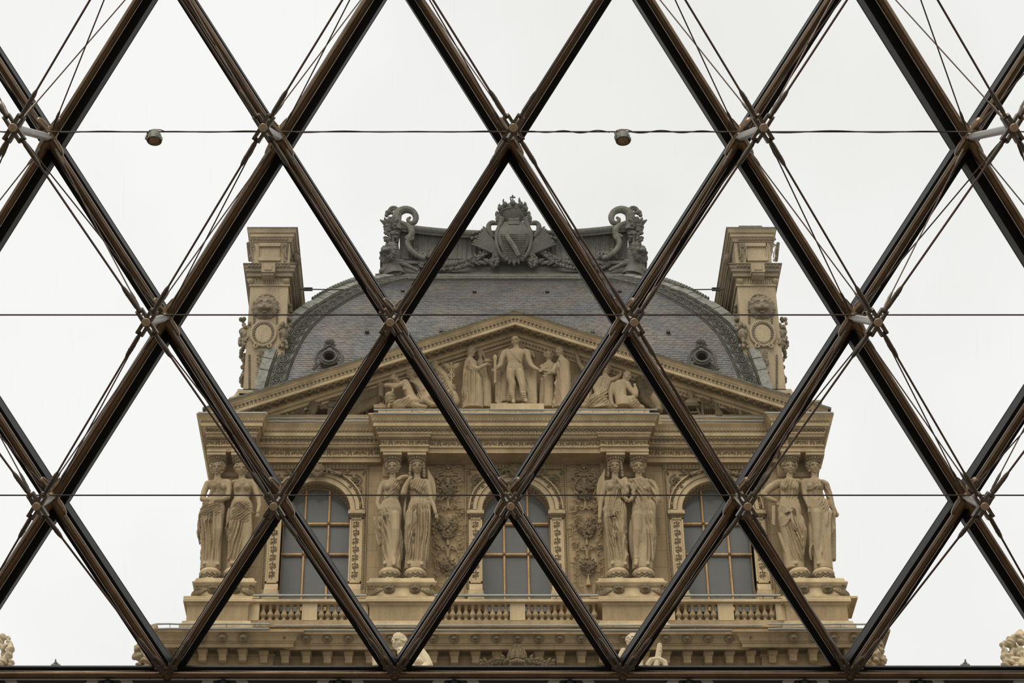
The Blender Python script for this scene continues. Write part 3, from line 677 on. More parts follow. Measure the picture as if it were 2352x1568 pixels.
# ---- shared bits
def lion_mesh(vox=.022, m=CARVE):             # about 1 m across, faces -Y
    b = MB()
    b.ball((0, -.05, .02), (.30, .22, .34)); b.ball((0, -.26, -.08), (.17, .14, .15)); b.ball((0, -.22, .06), (.09, .16, .16))
    for q in (-1, 1):
        b.ball((q * .13, -.22, .10), (.07, .05, .045)); b.ball((q * .15, -.20, .19), (.10, .07, .04), (0, q * .35, 0)); b.ball((q * .10, -.33, -.13), (.09, .07, .06)); b.ball((q * .25, -.05, .28), (.08, .08, .10)); b.ball((q * .2, -.17, -.05), (.1, .1, .12))
    b.ball((0, -.37, -.05), (.065, .05, .04)); b.ball((0, -.26, -.27), (.10, .09, .05)); b.ball((0, -.1, -.30), (.16, .12, .14))
    for i in range(26):
        a = 2 * math.pi * i / 26; rr = .36 + .04 * (i % 2); e = Vector((math.sin(a), 0, math.cos(a)))
        b.add(tube(bez([e * .26 + Vector((0, -.08, 0)), e * rr + Vector((.05, -.13, 0)), e * (rr + .06) + Vector((-.03, -.02, -.04)), e * (rr + .14) + Vector((.03, .02, -.03))], 6), [.05, .06, .055, .05, .035, .015], 6, cap=.5))
    def fn(v, n):
        for q in (-1, 1):
            d2 = ((v - np.array([q * .12, -.26, .13])) ** 2).sum(1); v[:, 1] += .05 * np.exp(-d2 / .0018)
        d2 = (v[:, 0] / .10) ** 2 + ((v[:, 2] + .205) / .035) ** 2; v[:, 1] += np.where(v[:, 1] < -.1, .16 * np.exp(-d2), 0)
        return v
    return remesh(b, vox, 1, fn, 'lion_mask', m=m)
LION = lion_mesh(); LION2 = LION.copy(); LION2.materials.clear(); LION2.materials.append(CHIMD)
LIONS = lion_mesh(.036, CARVE)
def box_mould(b, x0, x1, dF, dB, z0, z1): b.box((x0, YW - dF, z0), (x1, YW - dB, z1))
# ---- caryatid pedestals
def capped(path, pr, y=YW): return sweep(path, pr, y)
PED = [(515, 'far left', 466, 563), (921, 'left of the middle window', 866, 980), (1449, 'right of the middle window', 1392, 1508), (1870, 'far right', 1818, 1923)]
PEDX = []
for pc, nm, a, c in PED:
    d = 1.1; x0, x1 = FX(a, 1330, d), FX(c, 1330, d)
    if nm == 'far left': x1 = FX(566, 1330, d)
    PEDX.append((x0, x1)); xm = (x0 + x1) / 2
    p = empty('statue_pedestal', (xm, YW - .5, FZ(1371, d)), 'carved pedestal with two lion masks under the caryatid pair ' + nm, 'pedestal', 'lion pedestals under the caryatids')
    za, zb_, zc_, zd, ze = FZ(1372, 1.35), FZ(1362, 1.3), FZ(1341, 1.12), FZ(1334, 1.2), FZ(1323.5, 1.1)
    ret = [(x0, -.0), (x0, .8), (x1, .8), (x1, -.0)]
    pr = [(-.3, za), (.52, za), (.52, FZ(1369, 1.3)), (.44, FZ(1366, 1.3)), (.30, zb_), (.22, FZ(1354, 1.1)), (.2, FZ(1345, 1.1)), (.25, FZ(1341, 1.15)), (-.3, FZ(1341, 1.15))]
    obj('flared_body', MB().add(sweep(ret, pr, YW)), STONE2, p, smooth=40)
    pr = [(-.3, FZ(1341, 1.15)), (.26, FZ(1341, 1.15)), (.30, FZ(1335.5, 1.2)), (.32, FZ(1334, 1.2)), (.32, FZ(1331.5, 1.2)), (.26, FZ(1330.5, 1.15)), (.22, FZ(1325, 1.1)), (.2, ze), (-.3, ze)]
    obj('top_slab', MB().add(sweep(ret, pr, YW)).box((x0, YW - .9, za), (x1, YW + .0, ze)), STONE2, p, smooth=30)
    obj('bead_band', bead_line((x0 - .22, YW - 1.08, FZ(1337.5, 1.08)), (x1 + .22, YW - 1.08, FZ(1337.5, 1.08)), .075, (.028, .04, .045)), CARVE, p, kind='stuff')
    for t in (.24, .76):
        inst('lion_mask', LION, p, (x0 + (x1 - x0) * t, YW - 1.08, FZ(1349, 1.12)), (.0, 0, 0), .36)
    b = MB()
    for q, xx in ((-1, x0), (1, x1)):
        for i in range(5): b.add(leaf(.34, .07, .03), TRS((xx + q * (.30 - .05 * i), YW - 1.1 - .03 * i, FZ(1368, 1.3) + .02 * i), (-.2, -q * (.25 + .2 * i), 0)))
        b.add(SP2((xx + q * .15, YW - 1.1, FZ(1346, 1.15)), .09, .03, 1.2, 0, q, .03))
    obj('corner_leaf', b, CARVE, p)
# ---- attic pedestals
AP = [(429, 570, 'under the far left caryatids'), (848, 990, 'under the caryatids left of the middle window'), (1384, 1522, 'under the caryatids right of the middle window'), (1806, 1947, 'under the far right caryatids')]
APX = []
for a, c, nm in AP:
    d = 1.5; x0, x1 = FX(a, 1405, d), FX(c, 1405, d); APX.append((x0, x1)); ret = [(x0, -1.2), (x0, d), (x1, d), (x1, -1.2)] if 'far' in nm else [(x0, -.2), (x0, d), (x1, d), (x1, -.2)]
    p = empty('attic_pedestal', ((x0 + x1) / 2, YW - d, FZ(1437, d)), 'plain stone block with moulded cap ' + nm, 'pedestal', 'plain attic blocks under the lion pedestals')
    obj('body', MB().add(sweep(ret, [(-.5, FZ(1426, d)), (0, FZ(1426, d)), (0, FZ(1388.5, d)), (-.5, FZ(1388.5, d))], YW)), STONE, p, smooth=0)
    obj('cap', MB().add(sweep(ret, [(-.5, FZ(1388.5, d)), (.01, FZ(1388.5, d)), (.03, FZ(1386, d)), (.07, FZ(1383, d + .07)), (.12, FZ(1381, d + .1)), (.12, FZ(1375, d + .1)), (.10, FZ(1373, d + .1)), (.10, FZ(1371.5, d + .1)), (-.5, FZ(1371.5, d + .1))], YW)), STONE2, p, smooth=30)
    obj('base', MB().add(sweep(ret, [(-.5, FZ(1440, d + .1)), (.18, FZ(1440, d + .18)), (.18, FZ(1433, d + .18)), (.12, FZ(1432, d + .1)), (.10, FZ(1429, d)), (.04, FZ(1426.5, d)), (0, FZ(1425.5, d)), (-.5, FZ(1425.5, d))], YW)), STONE2, p, smooth=30)
# ---- balustrades
BAL = MB().add(lathe([(.001, 0), (.085, 0), (.085, .05), (.062, .06), (.05, .09), (.052, .115), (.046, .13), (.060, .15), (.092, .19), (.105, .235), (.098, .28), (.075, .33), (.052, .40), (.042, .46), (.044, .50), (.058, .515), (.058, .53), (.046, .545), (.05, .58), (.082, .60), (.085, .65), (.001, .65)], 14)).mesh('baluster', smooth=45)
BAL.materials.append(STONE)
RB = [(APX[0][1], APX[1][0], [(597, 693, 6), (730, 826, 6)], [(571, 596), (694, 729), (827, 846)], 'left'),
      (APX[1][1], APX[2][0], [(1001, 1170, 11), (1207, 1372, 11)], [(991, 1000), (1171, 1206)], 'middle'),
      (APX[2][1], APX[3][0], [(1550, 1647, 6), (1685, 1780, 6)], [(1524, 1549), (1648, 1684), (1781, 1806)], 'right')]
dB = 1.22
for x0, x1, bays, piers, nm in RB:
    bl = empty('balustrade', ((x0 + x1) / 2, YW - dB, FZ(1437, dB)), 'stone balustrade with bottle-shaped balusters under the ' + nm + ' window', 'balustrade', 'balustrades in front of the windows')
    obj('handrail', MB().add(sweep([(x0, dB), (x1, dB)], [(-.12, FZ(1389, dB)), (.10, FZ(1389, dB)), (.11, FZ(1385, dB + .1)), (.17, FZ(1382, dB + .15)), (.20, FZ(1381, dB + .2)), (.20, FZ(1375.5, dB + .2)), (.17, FZ(1374, dB + .2)), (-.15, FZ(1374, dB + .2))], YW)), STONE2, bl, smooth=30)
    obj('plinth', MB().add(sweep([(x0, dB), (x1, dB)], [(-.2, FZ(1445, dB)), (.13, FZ(1440, dB + .1)), (.13, FZ(1434, dB + .1)), (.10, FZ(1433, dB + .1)), (.10, FZ(1427, dB)), (-.2, FZ(1427, dB))], YW)), STONE, bl, smooth=0)
    for a, c in piers:
        xa, xb = FX(a, 1405, dB), FX(c, 1405, dB); obj('pier', MB().box((xa, YW - dB - .11, FZ(1428, dB)), (xb, YW - dB + .12, FZ(1388, dB))), STONE2, bl, smooth=0)
    h = FZ(1388.5, dB) - FZ(1427.5, dB)
    for a, c, n_ in bays:
        xa, xb = FX(a, 1405, dB), FX(c, 1405, dB); st = (xb - xa) / n_
        for i in range(n_): inst('baluster', BAL, bl, (xa + st * (i + .5), YW - dB, FZ(1427.5, dB)), (0, 0, random.uniform(0, 6)), (1.02, 1.02, h / .65))
    # zinc rail on top
    zr = empty('zinc_rail', ((x0 + x1) / 2, YW - dB - .1, FZ(1366, dB)), 'thin zinc rail above the ' + nm + ' balustrade', 'rail', 'thin zinc rails on the ledges')
    obj('pipe', MB().box((x0 + .1, YW - dB - .13, FZ(1368.5, dB + .1)), (x1 - .1, YW - dB - .05, FZ(1365, dB + .1))), ZINC, zr, smooth=0)
    b = MB()
    for i in range(int((x1 - x0) / .7)): obj('bracket', MB().box((x0 + .3 + i * .7, YW - dB - .1, FZ(1375, dB + .1)), (x0 + .33 + i * .7, YW - dB - .08, FZ(1368, dB + .1))), LEAD, zr, smooth=0)
# ---- lower cornice
LC = empty('lower_cornice', (XC, YW - 1.9, FZ(1530, 1.5)), 'broad stone cornice with small lion masks and brackets below the balustrade', 'cornice')
xA, xB, xC_, xD = FX(400, 1470, 1.6), FX(626, 1470, 1.6), FX(1752, 1470, 1.6), FX(1968, 1470, 1.6)
bl_, bc = 1.05, .90
path = [(xA, -9), (xA, bl_), (xB, bl_), (xB, bc), (xC_, bc), (xC_, bl_), (xD, bl_), (xD, -9)]
def lz(py, d): return FZ(py, bc + d)
cp = [(-.4, lz(1600, 0)), (0, lz(1600, 0)), (0, lz(1513, 0)), (.05, lz(1512, 0)), (.06, lz(1509, 0)), (0.02, lz(1508, .05)), (.02, lz(1497, .1)), (.1, lz(1494, .1)), (.62, lz(1491.5, .62)), (.64, lz(1490, .64)), (.64, lz(1482, .64)), (.67, lz(1481, .67)), (.67, lz(1477.5, .67)), (.70, lz(1476.5, .7)), (.72, lz(1474, .72)), (.75, lz(1466, .75)), (.86, lz(1458, .86)), (.95, lz(1455.5, .95)), (.96, lz(1449.5, .96)), (.92, lz(1448.5, .95)), (-.4, lz(1446, .96))]
obj('moulding', MB().add(sweep(path, cp, YW)), STONE, LC, smooth=32)
obj('top_ledge', MB().box((xA, YW - 1.6, lz(1449.5, .9)), (xD, YW + 2, lz(1448, .9))), STONE2, LC, smooth=0)
for px in [463, 510, 558] + [654 + 48.6 * i for i in range(23)] + [1822, 1868.5, 1915, 1961]:
    bb = bl_ if (px < 620 or px > 1770) else bc; d = bb + .78
    inst('lion_mask', LIONS, LC, (FX(px, 1465, d), YW - d - .02, FZ(1465 if bb == bc else 1463, d)), (.25, 0, 0), .30)
mz0, mz1 = lz(1514, .45), lz(1493.5, .45)
def modillion(x, bb):
    b = MB().add(sweep([(x - .11, bb - .1), (x + .11, bb - .1)], [(0, mz0), (.35, mz0), (.36, mz0 + .09), (.40, mz0 + .12), (.42, mz1 - .06), (.5, mz1 - .05), (.52, mz1), (0, mz1)], YW)); b.box((x - .15, YW - bb - .44, mz1 - .06), (x + .15, YW - bb, mz1 + .02)); b.box((x - .13, YW - bb - .41, mz1 - .1), (x + .13, YW - bb, mz1 - .06)); return b
m0 = modillion(0, bc).mesh('modillion', (0, YW - bc, mz0), 30); m0.materials.append(STONE)
for px in [415, 465, 511, 557, 606] + [655 + 48.6 * i for i in range(23)] + [1774, 1822, 1868, 1915, 1950]:
    bb = bl_ if (px < 600 or px > 1780) else bc; inst('modillion', m0, LC, (FX(px, 1503, bb + .3), YW - bb, mz0))
obj('carved_line', bead_line((xB, YW - bc - .03, lz(1511, 0)), (xC_, YW - bc - .03, lz(1511, 0)), .13, (.05, .03, .02)), STONE, LC, kind='stuff')
def zinc_pair(x0p, x1p, p0, p1, d, lab, step=.78):
    x0, x1 = FX(x0p, p0, d), FX(x1p, p0, d); zr = empty('zinc_rail', ((x0 + x1) / 2, YW - d, FZ(p1, d)), lab, 'rail', 'thin zinc rails on the ledges')
    for py, dd in ((p0, d - .03), (p1, d + .03)):
        P = [(x0 + (x1 - x0) * i / 24, YW - dd + .004 * math.sin(i * 1.7), FZ(py, dd) + .004 * math.sin(i * .9 + py)) for i in range(25)]
        obj('pipe', MB().add(tube(P, .028, 8)), ZINC, zr)
    n_ = int((x1 - x0) / step); r = random.Random(int(x0p))
    for i in range(n_):
        x = x0 + (x1 - x0) * (i + .5) / n_; obj('bracket', MB().add(tube([(x, YW - d, FZ(p1, d)), (x, YW - d, FZ(p0, d))], .010, 5)), LEAD, zr)
        if i % 2: obj('loose_wire', MB().add(tube(bez([(x + .1, YW - d, FZ(p0, d)), (x + .2, YW - d, FZ(p1, d) - .03), (x + .35, YW - d, FZ(p1, d) + .02), (x + .5, YW - d, FZ(p0, d))], 8), .006, 5)), LEAD, zr)
zinc_pair(358, 619, 1432.5, 1443, 2.0, 'pair of zinc rails on the left end of the lower cornice')
zinc_pair(630, 1752, 1436, 1446.5, 1.85, 'long pair of zinc rails along the middle of the lower cornice')
zinc_pair(1763, 2030, 1433, 1443.5, 2.0, 'pair of zinc rails on the right end of the lower cornice')
# lower wall under the cornice, crowned with the carved crest
obj('wall_core', MB().box((xA + .05, YW - .85, FZ(1750, .85)), (xD - .05, YW + 6, FZ(1500, .85))), STONE, WALL, smooth=0)
obj('wall_core', MB().box((xA - 3.5, YW + 2.5, FZ(1760, -2.5)), (xD + 3.5, YW + 8, FZ(1545, -2.5))), STONE, WALL, smooth=0)
# ================================================================== UPPER ENTABLATURE
EN = empty('upper_entablature', (XC, YW - 1.1, FZ(1040, .8)), 'carved stone entablature with scroll frieze above the caryatids', 'entablature')
b0 = .80; bb_ = .25; bf = .88
ex = {k: FX(k, 1015, .85) for k in (478, 585, 874, 984, 1378, 1488, 1790, 1889)}
Lp = [(ex[478], -9), (ex[478], bf), (ex[585], bf), (ex[585], bb_), (ex[874], bb_), (ex[874], bf), (ex[984], bf), (ex[984], b0), (ex[1378], b0), (ex[1378], bf), (ex[1488], bf), (ex[1488], bb_), (ex[1790], bb_), (ex[1790], bf), (ex[1889], bf), (ex[1889], -9)]
Up = [(ex[478], -9), (ex[478], b0 + .04), (ex[585], b0 + .04), (ex[585], bb_), (ex[874], bb_), (ex[874], b0 + .04), (ex[1488], b0 + .04), (ex[1488], bb_), (ex[1790], bb_), (ex[1790], b0 + .04), (ex[1889], b0 + .04), (ex[1889], -9)]
ez = lambda py, off=0: FZ(py, b0 + off)
obj('architrave', MB().add(sweep(Lp, [(-.7, ez(1040)), (0, ez(1040)), (0, ez(1029.5)), (.03, ez(1029)), (.03, ez(1025.5)), (0, ez(1025)), (0, ez(1013)), (.05, ez(1012.5)), (.05, ez(1011)), (.07, ez(1003)), (.10, ez(1002)), (.10, ez(998.8)), (-.7, ez(998))], YW)), STONE, EN, smooth=32)
cornice_prof = [(-.7, ez(999)), (.06, ez(999, .06)), (.06, ez(996.5, .06)), (.09, ez(990, .1)), (.16, ez(982, .16)), (.18, ez(979.8, .2)), (.24, ez(979, .24)), (.24, ez(970.4, .24)), (.26, ez(969.6, .26)), (.30, ez(961, .3)), (.31, ez(960, .31)), (.35, ez(956, .35)), (.40, ez(952, .4)), (.40, ez(949.6, .4)), (-.7, ez(949, .4))]
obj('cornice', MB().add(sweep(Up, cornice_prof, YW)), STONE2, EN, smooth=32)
def along(path, off, z, step, unit, y=None):         # repeat unit(mb, x, y, z, i) along the front-facing runs of a path
    b = MB()
    for (x0, c0), (x1, c1) in zip(path[:-1], path[1:]):
        if abs(c0 - c1) > 1e-6: continue
        i0 = path.index((x0, c0)); a = x0 - off if c0 > path[i0 - 1][1] else x0 + off; c = x1 + off if c1 > path[i0 + 2][1] else x1 - off
        n_ = max(1, int(round((c - a) / step))); st = (c - a) / n_
        for i in range(n_): unit(b, a + st * (i + .5), YW - c0 - off, z, i)
    return b
def egg(b, x, y, z, i):
    b.add(SPHL, TRS((x, y, z), (0, 0, 0), (.030, .035, .042))); b.add(tube([(x - .045, y + .01, z + .05), (x - .045, y, z), (x, y, z - .058), (x + .045, y, z), (x + .045, y + .01, z + .05)], .009, 4))
def bead(b, x, y, z, i): b.add(BOX, TRS((x, y, z), (0, 0, 0), (.055, .03, .032)))
def lf(b, x, y, z, i):
    b.add(SPHL, TRS((x, y, z), (0, 0, 0), (.038, .04, .085))); b.add(SPHL, TRS((x - .05, y + .02, z + .03), (0, .4, 0), (.016, .03, .06))); b.add(SPHL, TRS((x + .05, y + .02, z + .03), (0, -.4, 0), (.016, .03, .06)))
def frz(b, x, y, z, i):
    if i % 3 == 1:
        for a in (-.9, -.45, 0, .45, .9): b.add(SPHL, TRS((x + .05 * math.sin(a), y, z - .03 + .07 * math.cos(a)), (0, a, 0), (.013, .025, .055)))
        for q in (-1, 1): b.add(SP2((x + q * .06, y, z - .05), .035, .01, 1.1, math.pi / 2, q, .011, 9))
    else: scroll_unit(b, (x, y, z), .15, 1 if i % 3 else -1, .015)
def dart(b, x, y, z, i):
    b.add(SPHL, TRS((x, y, z - .01), (0, 0, 0), (.024, .03, .03))); b.add(SPHL, TRS((x + .04, y, z + .015), (0, 0, 0), (.011, .03, .03)))
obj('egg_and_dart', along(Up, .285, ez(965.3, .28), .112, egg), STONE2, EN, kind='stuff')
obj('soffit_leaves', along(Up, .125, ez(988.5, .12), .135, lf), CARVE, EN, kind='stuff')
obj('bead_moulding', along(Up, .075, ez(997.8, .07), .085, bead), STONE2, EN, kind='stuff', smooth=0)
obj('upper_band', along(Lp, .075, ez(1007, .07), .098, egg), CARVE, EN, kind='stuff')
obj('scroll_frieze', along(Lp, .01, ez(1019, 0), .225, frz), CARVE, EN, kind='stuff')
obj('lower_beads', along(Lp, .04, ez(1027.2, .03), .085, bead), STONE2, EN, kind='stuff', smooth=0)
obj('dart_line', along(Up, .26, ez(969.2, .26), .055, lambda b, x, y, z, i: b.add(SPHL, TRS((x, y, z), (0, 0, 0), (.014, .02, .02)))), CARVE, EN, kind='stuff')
# returns on the outer sides
for xx, q in ((ex[478], -1), (ex[1889], 1)):
    b = MB()
    for i in range(26):
        yy = YW - .75 + i * .13; b.add(SPHL, TRS((xx + q * .28, yy, ez(965.3, .28)), (0, 0, 0), (.035, .03, .042))); b.add(SPHL, TRS((xx + q * .12, yy, ez(988.5, .12)), (0, 0, 0), (.04, .04, .085))); b.add(SPHL, TRS((xx + q * .02, yy, ez(1019)), (.5, 0, 0), (.03, .06, .05)))
    obj('side_ornament', b, CARVE, EN, kind='stuff')
zinc_pair(858, 1510, 940.5, 949.5, b0 + .42, 'pair of zinc rails above the middle of the upper entablature')
zinc_pair(614, 848, 960, 967.5, bb_ + .42, 'pair of zinc rails above the entablature left of the middle')
zinc_pair(1518, 1752, 958.5, 966.5, bb_ + .42, 'pair of zinc rails above the entablature right of the middle')
for a, c, nm in ((455, 612, 'left'), (1757, 1914, 'right')):
    x0, x1 = FX(a, 949, 1.24), FX(c, 949, 1.24); zr = empty('zinc_flashing', ((x0 + x1) / 2, YW - 1.24, FZ(949, 1.24)), 'zinc flashing on the ' + nm + ' corner of the upper entablature', 'flashing')
    obj('sheet', MB().box((x0, YW - 1.27, FZ(949.5, 1.24)), (x1, YW + 1, FZ(946.5, 1.24))), ZINC, zr, smooth=0)
# soffit behind, recess over the caryatids
obj('soffit', MB().box((ex[874], YW - .8, ez(1040) + .03), (ex[1488], YW + .1, ez(1038) + .1)).box((ex[478], YW - .8, ez(1040) + .03), (ex[585], YW + .1, ez(1038) + .1)).box((ex[1790], YW - .8, ez(1040) + .03), (ex[1889], YW + .1, ez(1038) + .1)), STONE, EN, smooth=0)
# ================================================================== PEDIMENT
PD = empty('pediment', (XC, YW, FZ(945, .8)), 'triangular stone pediment with egg and dart cornice', 'pediment')
dfr = 1.15
apx = F(1183, 717, dfr); lft = F(470, 941, dfr)
slope = (apx.z - lft.z) / (apx.x - lft.x)
apz, apxx = apx.z, apx.x
# raking profile : thickness measured vertically below the top edge at the apex: px 717 .. 747
rp = [(dfr + .10, 717), (dfr + .10, 719), (dfr + .02, 724), (dfr - .02, 729), (dfr - .04, 730), (dfr - .07, 740.5), (dfr - .08, 741.5), (dfr - .09, 748.5)]
rz = [FZ(py, d) - FZ(717, dfr + .1) for d, py in rp]; zf = rz[-1]
rp += [(dfr - .16, 0), (dfr - .17, 0), (.48, 0), (.46, 0), (.36, 0), (.34, 0), (.26, 0), (.24, 0), (-.6, 0)]
rz += [zf, zf + .07, zf + .07, zf - .02, zf - .02, zf - .07, zf - .14, zf - .2, zf - .2]
def rake(b, ds, zs, xe, top=True):
    R = []
    for x in (apxx - xe, apxx, apxx + xe):
        z = apz - abs(x - apxx) * slope; R.append(np.array([(x, YW - d, z + q) for d, q in zip(ds, zs)]))
    return b.add(rings(R))
xe = (FX(1900, 945, 1.2) - FX(470, 945, 1.2)) / 2
ds = [d for d, _ in rp] + [-.6]; zs = rz + [rz[0]]
obj('raking_cornice', rake(MB(), ds, zs, xe), STONE2, PD, smooth=30)
obj('roof_edge', rake(MB(), [dfr + .12, dfr + .12, dfr - .1, -.8, -.8], [-.03, .045, .10, .16, -.03], xe + .1), LICHEN, PD, smooth=20)
def rake_orn(name, d, py, step, unit, m, xlim=None):
    z0 = FZ(py, d) - FZ(717, dfr + .1); b = MB(); n_ = int((xlim or xe) / step)
    for q in (-1, 1):
        for i in range(n_):
            x = apxx + q * (i + .5) * step; unit(b, x, YW - d, apz - abs(x - apxx) * slope + z0, i, q)
    obj(name, b, m, PD, kind='stuff')
def egg2(b, x, y, z, i, q):
    b.add(SPHL, TRS((x, y, z), (0, 0, 0), (.034, .04, .046))); b.add(tube([(x - .052, y + .01, z + .05 + q * .01), (x - .05, y, z), (x, y, z - .065), (x + .05, y, z), (x + .052, y + .01, z + .05 - q * .01)], .010, 4))
rake_orn('egg_and_dart', dfr - .05, 735, .128, egg2, CARVE, xe - .3)
rake_orn('dart_line', dfr - .075, 740.8, .06, lambda b, x, y, z, i, q: b.add(SPHL, TRS((x, y, z), (0, 0, 0), (.018, .02, .018))), CARVE, xe - .3)
FLAT = Matrix.Rotation(math.pi / 2, 4, 'X')
def arab(b, x, y, z, i, q):
    M = Matrix.Translation((x, y, z)) @ Matrix.Rotation(q * math.atan(slope), 4, 'Y') @ FLAT
    b.add(SP2((0, 0, 0), .12, .03, 1.4, math.pi * (i % 2), 1 if i % 2 else -1, .026, 14), M); b.add(SPHL, M @ TRS((0, 0, 0), (0, 0, 0), (.04, .03, .04)))
    for k_ in (-1, 1): b.add(SPHL, M @ TRS((.12, 0, .12 * k_), (0, .6 * k_, 0), (.07, .03, .025)))
zq = (zf + .07)
def rake_flat(name, d, dz, step, unit, xlim):
    b = MB(); n_ = int(xlim / step)
    for q in (-1, 1):
        for i in range(n_):
            x = apxx + q * (i + .5) * step; unit(b, x, YW - d, apz - abs(x - apxx) * slope + dz, i, q)
    obj(name, b, CARVE, PD, kind='stuff')
rake_flat('soffit_scrolls', .74, zf + .06, .26, arab, xe - 1.2)
def lvs(b, x, y, z, i, q):
    b.add(SPHL, TRS((x, y, z), (0, 0, 0), (.028, .03, .045))); b.add(SP2((x + .055, y, z), .028, .015, 1, 0, 1, .014, 8))
rake_flat('inner_leaves', .30, zf - .10, .11, lvs, xe - 2.0)
# tympanum wall, with block joints
tz = FZ(945, 0)
tv = [(apxx - xe + .8, tz), (apxx + xe - .8, tz), (apxx, apz - .35)]
obj('tympanum', MB().add(rings([np.array([(x, y, z) for x, z in tv]) for y in (YW - .18, YW + .5)])), STONE, PD, smooth=0)
obj('blocking_course', MB().box((ex[874] - .1, YW - .95, ez(950, .4)), (ex[1488] + .1, YW + .5, FZ(938.5, .95))), STONE2, PD, smooth=0)
obj('blocking_course', MB().box((ex[478] + .2, YW - .4, ez(950, .4)), (ex[1889] - .2, YW + .5, FZ(952, .4))), STONE, PD, smooth=0)
# ---- sculptural filling at both corners of the tympanum
def relief_obj(name, lab, b, m=CARVE, cat='relief', parts=None):
    V = np.concatenate(b.V); o = obj(name, b, m); tag(o, lab, cat); return o
def T(px, py, d=.3): return F(px, py, d)
def palm(p0, p1, n=16, L=.55, w=.06, side=None):
    b = MB(); p0 = Vector(p0); p1 = Vector(p1); P = bez([p0, p0.lerp(p1, .5) + Vector((0, -.08, .25 * (p1 - p0).length * .4)), p1], n + 2); b.add(tube(P, [.04 * (1 - .7 * i / (n + 1)) for i in range(n + 2)], 6))
    for i in range(1, n + 1):
        t = (P[i + 1] - P[i - 1]).normalized(); a = math.atan2(t.x, t.z); s = L * math.sin(math.pi * (i + 1.5) / (n + 3)) * .9 + .1
        for q in (-1, 1): b.add(leaf(s, w, .025), TRS(P[i], (0, a + q * .85, 0)))
    return b
relief_obj('palm_relief', 'long carved palm frond in the left corner of the pediment', palm(T(800, 958), T(868, 908), 18, .5, .05))
relief_obj('palm_relief', 'short carved palm frond beside the seated nude on the right of the pediment', palm(T(1520, 948), T(1478, 905), 12, .4, .06))
relief_obj('palm_relief', 'upright leafy branch between the crouching nude and the urn', palm(T(1490, 930), T(1476, 868), 12, .35, .06))
b = MB(); p = T(874, 938, .25); h = T(874, 884, .25).z - p.z
b.add(lathe([(.16, 0), (.16, .12), (.13, .16), (.115, .3), (.10, h - .12), (.13, h - .08), (.15, h - .03), (.15, h)], 16), TRS(p)); b.box(p + Vector((-.22, -.2, -.1)), p + Vector((.22, .2, .04))); relief_obj('stub_column', 'short round stone column at the left of the pediment group', b, STATUE, 'column')
b = MB(); p = T(717, 958, .25)                    # beehive, books, wheel at the far left
b.ball(p + Vector((0, 0, .45)), (.18, .14, .42)); b.ball(p + Vector((0, -.05, .85)), (.12, .1, .12)); b.add(tube([p + Vector((.0, 0, .9)), p + Vector((.2, 0, .75)), p + Vector((.3, 0, .3))], [.07, .06, .03], 8)); b.add(tube([p + Vector((-.1, 0, .7)), p + Vector((-.45, 0, .2)), p + Vector((-.6, 0, .1))], [.08, .06, .03], 8))
relief_obj('bird_relief', 'carved bird with folded wings in the far left corner of the pediment', b, CARVE)
b = MB(); p = T(752, 958, .2)
for (x, z, w_, h_) in ((0, 0, .5, .35), (.02, .35, .42, .25), (.04, .6, .36, .22)): b.box(p + Vector((x, -.1, z)), p + Vector((x + w_, .2, z + h_ - .03)))
relief_obj('book_stack_relief', 'stack of carved books in the left corner of the pediment', b, CARVE)
b = MB()
for i in range(5):
    p = T(660 + i * 11, 958, .2); b.add(leaf(.32, .07, .03), TRS(p, (0, -.9 + i * .35, 0))); b.add(SP2(p + Vector((0, -.05, .1)), .08, .02, 1.2, 0, 1, .02))
relief_obj('leaf_relief', 'tuft of carved leaves in the tip of the pediment left corner', b)
b = MB(); p = T(825, 958, .3)
for i in range(8):
    a = 2 * math.pi * i / 8; b.add(tube([p + Vector((0, 0, .22)), p + Vector((.24 * math.cos(a), 0, .22 + .24 * math.sin(a)))], .02, 6))
b.add(SP2(p + Vector((0, 0, .22)), .26, .26, 1, 0, 1, .035, 26)); b.ball(p + Vector((0, 0, .22)), (.07, .07, .07)); relief_obj('wheel_relief', 'carved spoked wheel in front of the palm on the left', b)
# right corner : urn, bust on stand, harp, violin, wreath
b = MB(); p = T(1512, 938, .3); b.add(lathe([(.12, 0), (.16, .05), (.1, .12), (.24, .3), (.27, .5), (.20, .72), (.13, .80), (.17, .9), (.16, .95)], 18), TRS(p + Vector((0, 0, -.1))))
for q in (-1, 1): b.add(SP2(p + Vector((q * .26, 0, .62)), .12, .04, 1.2, math.pi / 2, q, .03))
relief_obj('urn_relief', 'carved round urn with scrolled handles right of the crouching nude', b, STATUE, 'urn')
b = MB(); p = T(1590, 958, .3); b.box(p + Vector((-.25, -.12, .38)), p + Vector((.25, .15, .46)))
for q in (-1, 1): b.add(tube([p + Vector((q * .18, 0, .4)), p + Vector((q * .28, 0, 0))], .04, 6))
b.box(p + Vector((-.2, -.05, .15)), p + Vector((.2, .05, .2)))
relief_obj('sculptor_stand', 'carved stool-like stand under the bust in the right corner', b, CARVE, 'stand')
b = MB(); p = p + Vector((0, -.05, .46)); b.ball(p + Vector((0, 0, .1)), (.24, .14, .12)); b.add(tube([p + Vector((0, 0, .1)), p + Vector((0, 0, .3))], [.1, .08], 10)); b.ball(p + Vector((0, -.03, .42)), (.12, .13, .16)); b.ball(p + Vector((0, .03, .5)), (.14, .13, .12)); b.ball(p + Vector((0, -.15, .4)), (.025, .04, .04))
tag(bpy.data.objects.new('bust', remesh(b, .02, 2, None, 'bust', m=STATUE)), 'small stone bust of a head on the stand in the right corner', 'bust'); o = bpy.data.objects['bust']; C.objects.link(o); ORG[o] = Vector()
b = MB(); p = T(1615, 958, .3)
